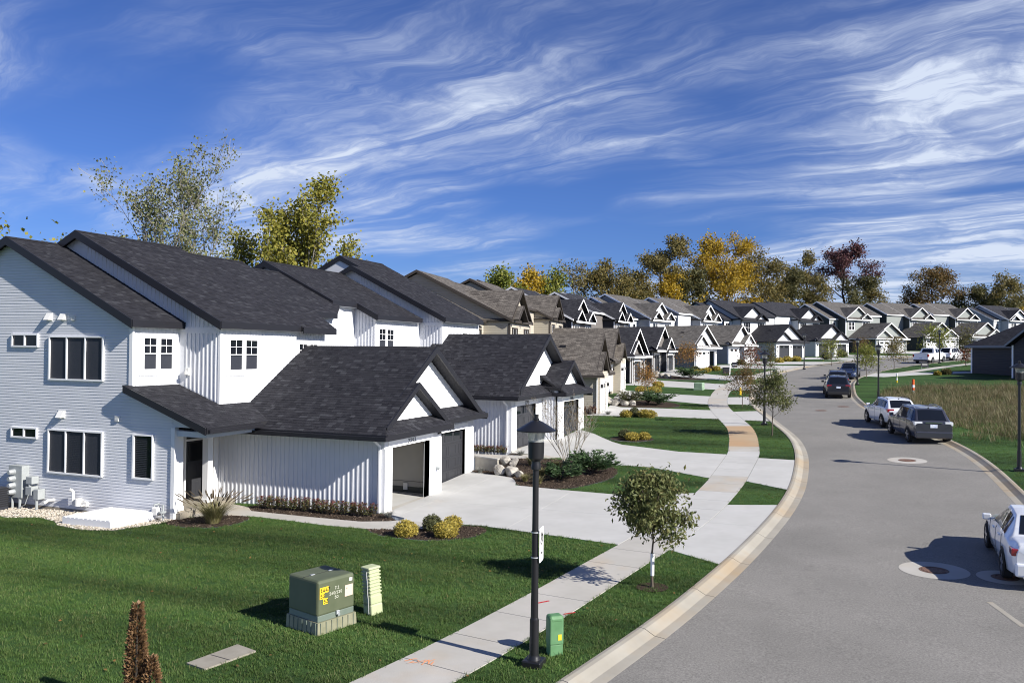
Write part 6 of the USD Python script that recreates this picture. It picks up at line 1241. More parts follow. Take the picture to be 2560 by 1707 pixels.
# ------------------------------------------------------------------ vehicles
for k, c, m in (('white', (.78, .79, .80), 0.), ('silverwhite', (.70, .72, .75), .15), ('black', (.012, .012, .016), .2), ('grey', (.045, .046, .06), .4), ('blue', (.06, .085, .17), .5), ('darkgrey', (.04, .042, .046), .3)): MT['paint_car_' + k] = paintmat('car_paint_' + k, c, .32, m)
class Shell:
    """a car body lofted from rings across stations from tail (x = 0) to nose (x = L)"""
    def __init__(s, L, W, prof):
        s.L, s.W = L, W; s.p = {k: np.array(v, float) for k, v in prof.items()}
    def f(s, k, x): a = s.p[k]; return np.interp(x, a[:, 0], a[:, 1])
    def ring(s, x):
        w = s.f('w', x) * s.W / 2; zb, be, tp = s.f('bot', x), s.f('belt', x), s.f('top', x); wt = s.f('wt', x) * s.W / 2
        be = min(be, tp - .03); mid = zb + (be - zb) * .5
        return np.array([(0, zb), (w * .86, zb), (w * .965, zb + .07), (w * .992, mid - .08), (w, mid + .06), (w * .985, be - .06), (w * .955, be), (wt, tp - .05), (wt * .93, tp - .012), (wt * .5, tp), (0, tp + .008)])
    def mesh(s, n=46):
        xs = np.unique(np.r_[np.linspace(0, s.L, n), s.p['top'][:, 0], s.p['w'][:, 0]]); R = np.array([s.ring(x) for x in xs]); K = R.shape[1]
        half = np.concatenate([np.repeat(xs[:, None, None], K, 1), R], 2); full = np.concatenate([half, (half * [1, -1, 1])[:, ::-1][:, 1:-1]], 1); K2 = full.shape[1]; m = len(xs)
        V = full.reshape(-1, 3); i, j = np.meshgrid(np.arange(m - 1), np.arange(K2), indexing='ij'); k = (j + 1) % K2
        F = np.stack([i * K2 + j, (i + 1) * K2 + j, (i + 1) * K2 + k, i * K2 + k], -1).reshape(-1, 4)
        F = np.vstack([F[:, [0, 1, 2]], F[:, [0, 2, 3]], [(0, q, q + 1) for q in range(1, K2 - 1)], [((m - 1) * K2, (m - 1) * K2 + q + 1, (m - 1) * K2 + q) for q in range(1, K2 - 1)]])
        return V, F
    def side(s, xa, xb, sgn, lo=.10, hi=.92, slant=(0, 0), n=8, off=.008):
        """a patch of side glass between belt and roof edge"""
        V, F = [], []
        for q in range(n + 1):
            for t in (lo, (lo + hi) / 2, hi):
                x = xa + (xb - xa) * q / n; x += (slant[0] * (1 - q / n) + slant[1] * q / n) * t
                r = s.ring(x); p = r[6] + (r[7] - r[6]) * t; V.append((x, sgn * (p[0] + off), p[1] + off * .3))
        for q in range(n): F += [(q * 3, q * 3 + 1, q * 3 + 4, q * 3 + 3), (q * 3 + 1, q * 3 + 2, q * 3 + 5, q * 3 + 4)]
        return V, F
    def top(s, xa, xb, frac=.86, off=.01, n=8):
        """a patch on the upper surface between two stations (windscreen, rear window, roof glass)"""
        V, F = [], []
        for q in range(n + 1):
            x = xa + (xb - xa) * q / n; r = s.ring(x); e = 1e-3; g = (s.f('top', x + .02) - s.f('top', x - .02)) / .04; nl = math.hypot(g, 1); nx, nz = -g / nl * off, off / nl
            for u in (-1, -.5, 0, .5, 1): V.append((x + nx, u * r[8][0] * frac, np.interp(abs(u) * frac, [0, .53, 1], [r[10][1], r[9][1], r[8][1]]) + nz))
        for q in range(n): F += [(q * 5 + k, q * 5 + k + 1, q * 5 + 6 + k, q * 5 + 5 + k) for k in range(4)]
        return V, F
def car(name, label, loc, head, spec, slope=0., group=None):
    L, W, sh = spec['L'], spec['W'], Shell(spec['L'], spec['W'], spec['prof'])
    t = thing(name, label, spec.get('cat', 'car'), loc, head, group, world=False); t.org = np.zeros(3); paint = 'paint_car_' + spec['paint']; c0 = L / 2
    def put(nm, mat, mb, par=t, smooth=False):
        mb.v = [np.column_stack([v[:, 0] - c0, v[:, 1], v[:, 2] + slope * (v[:, 0] - c0)]) for v in mb.v]; return mb.build(nm, mat, par, smooth)
    Bd = put('body', paint, MB().add(*sh.mesh()), smooth=38)
    for sg in (1, -1):
        for xa, xb, sl in spec['sideglass']: put('side_window', 'glass', MB().add(*sh.side(xa, xb, sg, slant=sl)))
    put('rear_window', 'glass', MB().add(*sh.top(*spec['rearglass'], spec.get('rearfrac', .88)))); put('windscreen', 'glass', MB().add(*sh.top(*spec['screen'], .93)))
    if 'bed' in spec:
        xa, xb, zz = spec['bed']; put('bed_floor', 'plastic', MB().box(xa, xb, -W * .4, W * .4, zz - .01, zz + .012))
    r = spec['r']; clad = spec.get('clad', True)
    for x in spec['axles']:
        for sg in (1, -1):
            y = sg * (W / 2 - .115); a = np.linspace(0, math.pi, 15); ra = r * 1.2; yo = sg * (sh.f('w', x) * W / 2 + .004)
            o = [(x + ra * math.cos(k), yo, r + ra * math.sin(k)) for k in a]; i_ = [(x + r * 1.02 * math.cos(k), yo, r + r * 1.02 * math.sin(k)) for k in a]
            put('wheel_arch', 'plastic', MB().add(o + i_ + [(p[0], p[1] - sg * .05, p[2]) for p in o] + [(p[0], p[1] - sg * .2, p[2]) for p in i_], [(q, q + 1, 16 + q, 15 + q) for q in range(14)] + [(q, q + 1, 31 + q, 30 + q) for q in range(14)] + [(15 + q, 16 + q, 46 + q, 45 + q) for q in range(14)]) if clad else MB().add(o + [(p[0], p[1], max(p[2] - .0, r)) for p in i_], [(q, q + 1, 16 + q, 15 + q) for q in range(14)]))
            put('arch_liner', 'plastic', MB().add([(x, yo + sg * .002, r)] + [(x + r * 1.1 * math.cos(k), yo + sg * .002, r + r * 1.1 * math.sin(k)) for k in np.linspace(-.45, math.pi + .45, 20)], [(0, q, q + 1) for q in range(1, 20)]))
            n = 22; an = np.arange(n) / n * 6.2832; pr = [(r * .62, .10), (r * .9, .115), (r, .085), (r, -.085), (r * .9, -.11), (r * .6, -.1)]
            yc = sg * (W / 2 - .085); V = [(x + q * math.cos(b), yc + sg * d, r + q * math.sin(b)) for q, d in pr for b in an]; F = [(p * n + q, p * n + (q + 1) % n, (p + 1) * n + (q + 1) % n, (p + 1) * n + q) for p in range(len(pr) - 1) for q in range(n)]
            Wh = put('wheel', 'rubber', MB().add(V, F), smooth=40)
            m = MB()
            for k in range(5):
                b = k * 1.2566 + .3; d = np.array([math.cos(b), 0, math.sin(b)]); s_ = np.array([-d[2], 0, d[0]]); c = np.array([x, yc + sg * .105, r]); m.prism([c + s_ * .03, c + d * r * .64 + s_ * .045, c + d * r * .64 - s_ * .045, c - s_ * .03], (0, -sg * .03, 0))
            put('rim', 'rim', m, Wh)
            put('hub_disc', 'plastic', MB().add([(x, yc + sg * .06, r)] + [(x + r * .64 * math.cos(b), yc + sg * .06, r + r * .64 * math.sin(b)) for b in an], [(0, 1 + q, 1 + (q + 1) % n) for q in range(n)]), Wh)
    # tail: lamps, plate, bumper, handle bar
    zt = spec['lamp'];
    for sg in (1, -1):
        y0, y1, z0, z1 = zt; x = spec.get('lampx', .06)
        put('tail_lamp', spec.get('lampmat', 'taillight'), MB().tm(bevelbox(x - .035, x + .30, *sorted((sg * y0, sg * y1)), z0, z1, .02)))
        put('head_lamp', 'headlight', MB().tm(bevelbox(L - .42, L - .06, *sorted((sg * W * .26, sg * W * .44)), spec['nose'] - .1, spec['nose'] + .03, .03)))
        m = MB(); xm = spec['mirror']; rg = sh.ring(xm); m.tm(bevelbox(xm - .02, xm + .10, *sorted((sg * (rg[6][0] + .05), sg * (rg[6][0] + .25))), rg[6][1] + .02, rg[6][1] + .17, .03)); m.bar((xm + .05, sg * (rg[6][0] - .03), rg[6][1] + .05), (xm + .05, sg * (rg[6][0] + .08), rg[6][1] + .07), .06, .03); put('mirror', spec.get('mirrormat', paint), m)
        for xh in spec.get('handles', ()): rg = sh.ring(xh); put('door_handle', paint, MB().tm(bevelbox(xh - .1, xh + .1, *sorted((sg * (rg[5][0] - .01), sg * (rg[5][0] + .035))), rg[5][1] - .06, rg[5][1] - .02, .012)))
        for xs in spec.get('seams', ()):
            m = MB(); R = [(xs, sg * (sh.ring(xs)[q][0] + .002), sh.ring(xs)[q][1]) for q in range(2, 7)]; m.tube(R, .006, 4, cap=False); put('door_seam', 'plastic', m)
        if 'rails' in spec:
            xa, xb = spec['rails']; P = [(x, sg * (sh.ring(x)[8][0] * .97), sh.f('top', x) + h) for x, h in ((xa, .0), (xa + .15, .05), ((xa + xb) / 2, .055), (xb - .15, .05), (xb, .0))]; put('roof_rail', 'steel' if spec.get('railbright') else 'plastic', MB().tube(P, .018, 6))
    z = spec['plate']; put('licence_plate', 'plate', MB().box(-.012 + spec.get('plx', 0), .03 + spec.get('plx', 0), -.16, .16, z, z + .16))
    put('rear_bumper', spec.get('bumpmat', 'plastic'), MB().tm(bevelbox(-.07, .18, -W * .44, W * .44, .30, spec.get('bz', .52), .05)))
    if spec.get('bar'): put('tailgate_trim', 'chrome', MB().box(-.02 + spec.get('plx', 0), .03, -.38, .38, z + .22, z + .26))
    put('grille', 'plastic', MB().tm(bevelbox(L - .10, L + .02, -W * .2, W * .2, spec['nose'] - .22, spec['nose'] - .02, .02))); put('front_bumper', paint, MB().tm(bevelbox(L - .25, L + .03, -W * .42, W * .42, .28, .52, .06)))
    if spec.get('fin'): x = spec['fin']; put('antenna_fin', 'plastic', MB().prism([(x, -.02, sh.f('top', x)), (x + .16, 0, sh.f('top', x) - .01), (x + .02, 0, sh.f('top', x) + .08)], (0, .03, 0)))
    if spec.get('pipes'):
        for sg in (1, -1): put('exhaust_tip', 'chrome', MB().tm(bevelbox(-.08, .06, *sorted((sg * .45, sg * .68)), .27, .35, .03)))
    return t
def suv(L, W, H, paint, **k):
    d = dict(L=L, W=W, paint=paint, r=.35, axles=(.86, L - .93), cat='suv', plate=.80, lamp=(W * .27, W * .465, .90, 1.08), nose=.86, mirror=L - 1.62, rails=(.75, L - 1.95), handles=(1.45, 2.45), seams=(1.05, 2.05, 3.1), fin=.72,
        sideglass=[(.42, 1.0, (.22, .05)), (1.08, 2.02, (.0, .0)), (2.08, 2.75, (.0, -.25))], rearglass=(.20, .60), screen=(L - 2.05, L - 1.32),
        prof=dict(bot=[(0, .42), (.3, .32), (.8, .24), (L - .8, .24), (L - .2, .28), (L, .38)], belt=[(0, .98), (.5, 1.10), (2, 1.06), (L - 1.4, 1.0), (L - .6, .93), (L, .72)],
                  top=[(0, .98), (.10, 1.06), (.20, 1.13), (.60, H - .10), (.75, H - .045), (1.3, H), (2.2, H), (L - 2.1, H - .07), (L - 1.32, 1.10), (L - 1.2, 1.05), (L - .6, .98), (L - .15, .84), (L, .66)],
                  w=[(0, .86), (.12, .94), (.5, .99), (1, 1.), (L - 1, .995), (L - .5, .95), (L - .15, .84), (L, .72)], wt=[(0, .84), (.2, .82), (.6, .72), (1.3, .74), (2.6, .75), (L - 1.5, .78), (L - 1.25, .84), (L - .5, .8), (L, .62)]))
    d.update(k); return d
def sedan(L, W, H, paint, **k):
    d = dict(L=L, W=W, paint=paint, r=.33, axles=(1.05, L - .98), cat='car', plate=.62, lamp=(W * .2, W * .475, .74, .90), nose=.66, mirror=L - 1.95, handles=(1.75, 2.75), seams=(1.35, 2.35, 3.4), clad=False, bumpmat='paint_car_' + paint, bz=.6,
        sideglass=[(1.12, 1.45, (.30, .05)), (1.5, 2.38, (.12, .0)), (2.44, 3.35, (.0, -.42))], rearglass=(.78, 1.42), screen=(L - 2.45, L - 1.55),
        prof=dict(bot=[(0, .40), (.3, .26), (.8, .2), (L - .8, .2), (L - .2, .24), (L, .34)], belt=[(0, .86), (.7, .98), (2, .95), (L - 1.5, .9), (L - .6, .8), (L, .6)],
                  top=[(0, .90), (.06, .98), (.2, 1.03), (.72, 1.06), (1.46, H - .07), (1.9, H - .01), (2.3, H), (L - 2.5, H - .06), (L - 1.55, 1.0), (L - 1.4, .96), (L - .6, .86), (L - .15, .72), (L, .55)],
                  w=[(0, .84), (.12, .92), (.5, .98), (1, 1.), (L - 1, .99), (L - .5, .94), (L - .15, .82), (L, .7)], wt=[(0, .8), (.72, .84), (1.46, .66), (2.2, .68), (L - 2.4, .69), (L - 1.6, .8), (L - .5, .78), (L, .6)]))
    d.update(k); return d
def pickup(L, W, H, paint, **k):
    d = suv(L, W, H, paint, cat='pickup', r=.40, axles=(1.35, L - 1.05), rails=None, fin=0, handles=(2.75, 3.6), seams=(2.35, 3.2, 4.05), plate=.66, lamp=(W * .40, W * .49, .86, 1.22), lampx=.02, nose=1.0, mirror=L - 1.9,
        sideglass=[(2.42, 3.15, (.12, .0)), (3.22, 3.95, (.0, -.3))], rearglass=(2.02, 2.2), screen=(L - 2.05, L - 1.45), rearfrac=.8, bed=(.12, 1.85, 1.31),
        prof=dict(bot=[(0, .52), (.4, .42), (1, .36), (L - .8, .36), (L, .42)], belt=[(0, 1.24), (1.95, 1.26), (2.1, 1.27), (L - 1.4, 1.24), (L - .6, 1.18), (L, .95)],
                  top=[(0, 1.30), (1.9, 1.32), (2.0, 1.34), (2.22, H - .04), (2.6, H), (3.3, H), (L - 2.1, H - .06), (L - 1.45, 1.32), (L - 1.3, 1.28), (L - .4, 1.2), (L - .1, 1.08), (L, .85)],
                  w=[(0, .96), (.1, .98), (1, 1.), (L - .8, 1.), (L - .3, .95), (L, .84)], wt=[(0, .93), (1.95, .93), (2.22, .76), (3.3, .78), (L - 1.5, .82), (L - 1.3, .92), (L, .74)]))
    d.pop('rails'); d.update(k); return d
def rz(x, y): return float(gz(x, y)) - .10
def hd(dx, dy): return math.atan2(dy, dx)
def park(name, label, rear, head, spec, group=None):
    """rear = middle of the tail on the road; head = direction of travel"""
    h = np.array([math.cos(head), math.sin(head)]); c = np.array(rear) + h * spec['L'] / 2; zr, zf = rz(*rear), rz(*(np.array(rear) + h * spec['L']))
    car(name, label, (c[0], c[1], (zr + zf) / 2), head, spec, (zf - zr) / spec['L'], group)
park('parked_suv', 'dark grey suv parked at the right kerb, nearest of the pair', (4.42, 43.9), hd(-.22, 1), suv(4.7, 1.88, 1.69, 'grey', bar=True, railbright=True, lampmat='headlight', bumpmat='paint_car_grey', bz=.62, clad=False))
park('parked_suv', 'white crossover with black wheel arches parked ahead of the grey suv', (3.5, 49.4), hd(-.26, 1), suv(4.45, 1.8, 1.60, 'silverwhite', lampmat='taillight', railbright=False))
park('parked_suv', 'black suv parked at the right kerb seen from behind', (.28, 68.9), hd(-.06, 1), suv(4.6, 1.84, 1.70, 'black', clad=False))
park('parked_car', 'second black car parked directly ahead of the black suv', (.25, 75.2), hd(-.02, 1), suv(4.6, 1.84, 1.66, 'black', clad=False, rails=(.9, 2.2)))
park('parked_car', 'dark blue car parked facing the camera beyond the black ones', (1.6, 92.3), hd(-.1, -1), sedan(4.7, 1.8, 1.5, 'blue'))
park('pickup_truck', 'white pickup truck parked on the far bend of the road', (10.35, 118.6), hd(.46, .9), pickup(5.9, 2.05, 1.95, 'white'))
park('parked_suv', 'white suv parked ahead of the white pickup on the bend', (14.0, 127.2), hd(.52, .86), suv(4.75, 1.9, 1.78, 'white'))
park('white_sedan', 'white sedan at the right edge of the picture casting a long shadow', (4.58, 21.15), hd(.04, 1), sedan(4.95, 1.87, 1.5, 'silverwhite', pipes=True))
tr = local('G2', 8.0, 1.4)
car('pickup_truck', 'dark pickup truck standing in the driveway of the dark green houses', (tr[0], tr[1], float(gz(tr[0], tr[1]))), math.radians(46 - 90 + 150), pickup(5.6, 2.0, 1.85, 'darkgrey'))
# ------------------------------------------------------------------ street lamps
def lamp_proto(loc, label, sign=False):
    t = thing('street_lamp', label, 'street lamp', loc, 0, 'black post top street lamps along the road', world=False); t.org = np.zeros(3)
    MB().lathe([(0, .1), (.12, .1), (.10, .16), (.082, .2), (.078, .78), (.066, .82), (0, .82)], n=20).build('base', 'blackmetal', t, smooth=30)
    MB().tm(bevelbox(-.17, .17, -.17, .17, -.05, .11, .02)).build('base_plate', 'blackmetal', t)
    MB().tube([(0, 0, .4), (0, 0, 3.42)], [.066, .05], 16).build('post', 'blackmetal', t, smooth=40)
    MB().lathe([(0, 3.36), (.085, 3.36), (.085, 3.42), (.075, 3.46), (.075, 3.5), (.125, 3.54), (.135, 3.56), (.14, 3.82), (.13, 3.83), (0, 3.83)], n=24).build('housing', 'blackmetal', t, smooth=30)
    MB().lathe([(.13, 3.832), (.165, 4.02), (.16, 4.02), (.125, 3.832)], n=24).build('globe', 'frost', t, smooth=30)
    MB().tube([(0, 0, 3.83), (0, 0, 3.96)], [.02, .02], 8).build('bulb', 'steel', t)
    MB().lathe([(.34, 4.015), (.345, 4.03), (.20, 4.12), (.10, 4.18), (.05, 4.2), (0, 4.2)], n=28).add(*(lambda a: ([(0, 0, 4.03)] + [(.34 * math.cos(k), .34 * math.sin(k), 4.016) for k in a], [(0, 1 + (i + 1) % 28, 1 + i) for i in range(28)]))(np.arange(28) / 28 * 6.2832)).build('shade', 'blackmetal', t, smooth=30)
    MB().lathe([(.05, 4.195), (.055, 4.22), (.04, 4.235), (.042, 4.3), (.0, 4.302)], n=12).build('finial', 'blackmetal', t)
    return t
def gl(x, y): return (x, y, float(gz(x, y)))
LA = gl(-4.78, 13.32)
lampA = lamp_proto(LA, 'tall black street lamp with a no parking sign in the foreground verge')
for x, y, lab in ((-3.75, 49.2, 'black street lamp behind the green street tree on the left verge'), (2.95, 65.2, 'black street lamp at the right kerb behind the white crossover'), (1.9, 80.3, 'black street lamp at the right kerb beside the blue car'), (-3.4, 103.6, 'black street lamp before the white fronted grey garages'), (12.4, 117.2, 'black street lamp between the white pickup and the white suv'), (6.7, 37.0, 'black street lamp at the right edge by the vacant lot')): copy(lampA, lab, gl(x, y))
# the no parking sign on the near lamp
NP = thing('parking_sign', 'white no parking sign strapped to the tall foreground lamp', 'sign', (LA[0] + .1, LA[1], LA[2] + 1.95))
sx, sy_ = .30, math.hypot(.3, .3)
d = np.array([-.118, .993, 0]); nrm = np.array([d[1], -d[0], 0]); o = np.array([LA[0] + .075, LA[1] - .04, LA[2] + 1.76]) + nrm * .02
def onsign(u, z, off): return o + d * u + nrm * off + [0, 0, z]
pl = MB(); pts = []
for a0, cx, cz in ((180, .035, .035), (270, .265, .035), (0, .265, .555), (90, .035, .555)):
    for k in range(5): a = math.radians(a0 + k * 22.5); pts.append(onsign(cx + .035 * math.cos(a), cz + .035 * math.sin(a), 0))
pl.prism(pts, -nrm * .004); pl.build('plate', 'trim', NP)
def ring_(c, r0, r1, mat, nm, off):
    a = np.arange(33) / 32 * 6.2832; V = [onsign(c[0] + r * math.cos(k), c[1] + r * math.sin(k), off) for r in (r0, r1) for k in a]; MB().add(V, [(i, i + 1, 34 + i, 33 + i) for i in range(32)]).build(nm, mat, NP)
ring_((.15, .40), .085, .108, 'ink', 'circle', .002)
text('P', .13, onsign(.105, .338, .002), d, (0, 0, 1), 'ink', NP, 'letter', .001, bold=True)
MB().prism([onsign(.08, .465, .004), onsign(.095, .48, .004), onsign(.222, .335, .004), onsign(.207, .32, .004)], nrm * .001).build('slash', 'ink', NP)
MB().prism([onsign(.07, .15, .002), onsign(.11, .185, .002), onsign(.11, .165, .002), onsign(.22, .165, .002), onsign(.22, .135, .002), onsign(.11, .135, .002), onsign(.11, .115, .002)], nrm * .001).build('arrow', 'ink', NP)
for z in (1.84, 2.27): MB().lathe([(.069, 0), (.0715, 0), (.0715, .022), (.069, .022)], (LA[0], LA[1], LA[2] + z), 20).build('strap', 'steel', NP)

# ------------------------------------------------------------------ cabinets and pedestals on the lawn
e1 = np.array([.27, .89, 0]); e1 /= np.linalg.norm(e1); e2 = np.array([e1[1] * -1, e1[0], 0])     # along the front face, back into the lawn
tz = float(gz(-9.5, 13.7))
TR = thing('transformer_cabinet', 'large olive green transformer cabinet with yellow numbers on the near lawn', 'transformer', (-9.15, 13.27, tz), math.atan2(e1[1], e1[0]), world=False); TR.org = np.zeros(3)
# local: x along the lettered face, y back
mb = MB(); mb.add([(-.01, -.01, -.1), (.965, -.01, -.1), (.965, .985, -.1), (-.01, .985, -.1), (.005, .005, .24), (.95, .005, .24), (.95, .97, .24), (.005, .97, .24)], [(0, 1, 5, 4), (1, 2, 6, 5), (2, 3, 7, 6), (3, 0, 4, 7), (4, 5, 6, 7)]); base_ = mb.build('base', 'cabbase', TR)
for i in range(7): MB().box(.06 + i * .135, .068 + i * .135, -.014, .02, -.1, .235).build('base_rib', 'greentop', base_)
for i in range(7): MB().box(-.014, .02, .06 + i * .135, .068 + i * .135, -.1, .235).build('base_rib', 'greentop', base_)
MB().tm(bevelbox(.03, .92, .04, .93, .24, .36, .01)).build('skirt', 'greentop', TR)
hood = MB().tm(bevelbox(.02, .94, .03, .96, .34, 1.03, .055)).build('hood', 'green', TR)
MB().box(.475, .485, .02, .97, .5, 1.034).build('hood_seam', 'plastic', hood) if False else MB().box(.03, .93, .49, .498, 1.024, 1.034).build('hood_seam', 'plastic', hood)
for x in (.25, .7): MB().tm(bevelbox(x - .05, x + .05, .47, .52, 1.03, 1.045, .006)).build('hinge', 'steel', hood)
MB().tm(bevelbox(.46, .54, .0, .04, .30, .38, .01)).build('latch', 'steel', TR); MB().tube([(.5, -.02, .31), (.5, .0, .31)], .03, 10).build('padlock', 'steel', TR)
for s, h, x, z in (('1447', .085, .07, .80), ('52', .085, .07, .69), ('53', .085, .15, .58)):
    w = len(s) * .048 + .02; MB().box(x - .008, x + w - .01, .026, .0285, z - .015, z + h + .012).build('number_label', 'yellow', hood); text(s, h * .8, (x, .026, z + .005), (1, 0, 0), (0, 0, 1), 'ink', hood, 'number', .002, bold=True)
for s, x, z in (('7.1', .42, .80), ('240/120', .29, .71), ('50', .42, .62)): text(s, .055, (x, .028, z), (1, 0, 0), (0, 0, 1), 'lettering', hood, 'lettering', .003)
MB().box(.68, .88, .026, .029, .60, .82).build('sticker', 'sticker', hood); MB().box(.78, .86, .026, .029, .89, .95).build('sticker', 'trim', hood); MB().box(.72, .735, .0255, .027, .74, .77).build('sticker_mark', 'ink', hood)
pz = float(gz(-8.84, 14.75))
PD = thing('cable_pedestal', 'pale green ribbed cable pedestal leaning beside the transformer cabinet', 'pedestal', (-8.88, 14.85, pz), math.atan2(e1[1], e1[0]), world=False); PD.org = np.zeros(3)
sk = lambda m: MB().add(np.column_stack([m.vertices[:, 0] - .09 * m.vertices[:, 2], m.vertices[:, 1], m.vertices[:, 2]]), m.faces)
sk(bevelbox(-.16, .16, -.13, .13, -.1, .22, .03)).build('base', 'greenpale', PD); sk(bevelbox(-.145, .145, -.115, .115, .2, .95, .035)).build('body', 'greenpale', PD); sk(bevelbox(-.165, .165, -.135, .135, .93, .99, .03)).build('cap', 'greenpale', PD)
for i in range(7): sk(bevelbox(-.158, .158, -.128, .128, .44 + i * .07, .475 + i * .07, .012)).build('rib', 'greenpale', PD)
sk(bevelbox(-.155, .155, -.125, .125, .22, .40, .02)).build('collar', 'greenpale', PD); sk(trimesh.creation.box(bounds=[[-.172, -.06, .02], [-.164, -.045, .9]])).build('conduit', 'pvc', PD)
PG = thing('utility_pedestal', 'green utility pedestal standing beside the foot of the tall lamp', 'pedestal', gl(-4.62, 13.95), math.radians(40), world=False); PG.org = np.zeros(3)
MB().tm(bevelbox(-.125, .125, -.1, .1, -.1, .20, .02)).build('base', 'greenmid', PG); hd_ = MB().tm(bevelbox(-.135, .135, -.11, .11, .18, .66, .03)).build('body', 'greenmid', PG); MB().tm(bevelbox(-.14, .14, -.115, .115, .56, .70, .055)).build('cap', 'greenmid', PG)
MB().box(.02, .09, -.114, -.11, .27, .37).build('label', 'yellow', hd_); MB().box(.135, .139, -.05, .05, .42, .52).build('label', 'trim', hd_)
MC = thing('mint_cabinet', 'mint green utility cabinet on the lawn before the navy houses', 'cabinet', gl(-11.3, 74.6), math.radians(85), world=False); MC.org = np.zeros(3)
MB().tm(bevelbox(-.48, .48, -.42, .42, -.2, .14, .04)).build('base', 'greenfar', MC); MB().tm(bevelbox(-.44, .44, -.38, .38, .13, .64, .06)).build('hood', 'greenfar', MC)
EB = thing('utility_box', 'small dark green utility box beside the slim street tree', 'utility box', gl(-6.0, 92.2), .4, world=False); EB.org = np.zeros(3)
MB().tm(bevelbox(-.17, .17, -.15, .15, -.1, .55, .04)).build('body', 'greenmid' if False else 'lap_darkgreen', EB); MB().tm(bevelbox(-.19, .19, -.17, .17, .52, .6, .03)).build('cap', 'lap_darkgreen', EB)
BC = thing('dark_cabinet', 'dark square cabinet beside the white sign post', 'cabinet', gl(-11.5, 95.6), .2, world=False); BC.org = np.zeros(3)
MB().tm(bevelbox(-.36, .36, -.3, .3, -.2, .62, .04)).build('body', 'lap_charcoal', BC); MB().tm(bevelbox(-.39, .39, -.33, .33, .6, .67, .03)).build('cap', 'lap_charcoal', BC)
SP = thing('sign_post', 'white leaning post with a dark hanging sign on the lawn', 'sign', gl(-10.75, 92.9), .3, world=False); SP.org = np.zeros(3)
MB().bar((-.04, 0, -.2), (.06, 0, 1.75), .10, .10, (0, 1, 0)).build('post', 'trim', SP); MB().bar((.04, 0, 1.55), (.85, 0, 1.55), .07, .07).build('arm', 'trim', SP); MB().box(.2, .8, -.02, .02, .85, 1.42).build('board', 'flat_navy', SP); MB().box(.28, .72, -.03, -.021, 1.1, 1.15).build('lettering', 'trim', SP)
YS = thing('yard_sign', 'small blue yard sign on the verge in front of the white pickup', 'sign', gl(9.35, 102.3), math.radians(25), world=False); YS.org = np.zeros(3)
MB().box(-.45, .45, -.015, .015, .25, .75).build('board', 'flat_navy', YS); MB().box(-.3, .3, -.022, -.016, .52, .58).build('lettering', 'trim', YS)
for x in (-.36, .36): MB().tube([(x, 0, -.1), (x, 0, .3)], .015, 6).build('leg', 'steel', YS)
HY = thing('fire_hydrant', 'yellow fire hydrant on the verge behind the bronze street tree', 'hydrant', gl(-7.3, 70.4), 0, world=False); HY.org = np.zeros(3)
MB().lathe([(0, 0), (.13, 0), (.13, .05), (.09, .07), (.09, .42), (.12, .44), (.12, .48), (.10, .51), (.07, .58), (.03, .62), (0, .62)], n=16).build('barrel', 'yellow', HY, smooth=30); MB().tube([(-.16, 0, .34), (.16, 0, .34)], .045, 10).tube([(0, -.18, .3), (0, 0, .3)], .06, 10).build('outlet', 'yellow', HY)
def marker(label, x, y, h, r, mats, name):
    t = thing(name, label, 'marker post', gl(x, y), 0, world=False); t.org = np.zeros(3); n = len(mats)
    for i, m in enumerate(mats): MB().tube([(0, 0, -.1 if i == 0 else h * i / n), (0, 0, h * (i + 1) / n)], r * (1 - .1 * i / n), 10).build('band', m, t)
marker('pale yellow marker post on the lawn behind the vacant lot', 5.3, 83.0, .85, .065, ('yellow', 'trim', 'greenpale', 'trim'), 'marker_post'); marker('orange and white striped tube marker in the vacant lot', 5.85, 73.0, 1.1, .10, ('trim', 'orangepost', 'trim', 'orangepost', 'orangepost'), 'tube_marker')

# ------------------------------------------------------------------ basement hatch, gas meter, condenser at the end wall
BH = thing('basement_hatch', 'white ribbed window well cover lying in the gravel by the end wall', 'hatch cover', (-21.8, 19.9, float(gz(-21.8, 19.9)))); c4_ = [np.array(p) for p in ((-22.95, 19.2, -5.47), (-20.85, 19.15, -5.43), (-20.5, 20.62, -5.36), (-22.6, 20.72, -5.40))]
MB().prism([p - [0, 0, .0] for p in c4_], (0, 0, -.24)).build('frame', 'trim', BH)
for i in range(11):
    f0, f1 = i / 11, (i + .78) / 11; q = [c4_[0] + (c4_[1] - c4_[0]) * f0, c4_[0] + (c4_[1] - c4_[0]) * f1, c4_[3] + (c4_[2] - c4_[3]) * f1, c4_[3] + (c4_[2] - c4_[3]) * f0]; MB().prism([p + [0, 0, .028] for p in q], (0, 0, -.027)).build('rib', 'trim', BH)
GM = thing('gas_meter', 'grey gas meter with pipes at the right end of the gravel bed', 'gas meter', (-20.42, 20.55, float(gz(-20.42, 20.55))))
x, y, z = -20.42, 20.6, -5.62; MB().tm(bevelbox(x - .17, x + .1, y - .1, y + .1, z + .16, z + .44, .05)).build('body', 'pvc', GM); MB().lathe([(0, 0), (.12, .02), (.12, .06), (0, .08)], (x + .22, y, z + .25), 14).build('regulator', 'meter', GM)
MB().tube([(x + .05, y, z + .42), (x + .05, y, z + .52), (x + .24, y, z + .52), (x + .26, y, z - .2)], .03, 8).tube([(x - .12, y, z + .42), (x - .12, y, z + .5), (x - .12, y + .2, z + .5)], .028, 8).build('pipe', 'meter', GM)
AC = thing('air_conditioner', 'dark air conditioner unit cut by the left edge beside the end wall', 'air conditioner', (-27.35, 20.0, float(gz(-27.35, 20)))); MB().tm(bevelbox(-27.8, -26.95, 19.6, 20.4, -5.75, -4.95, .05)).build('casing', 'flat_charcoal', AC)
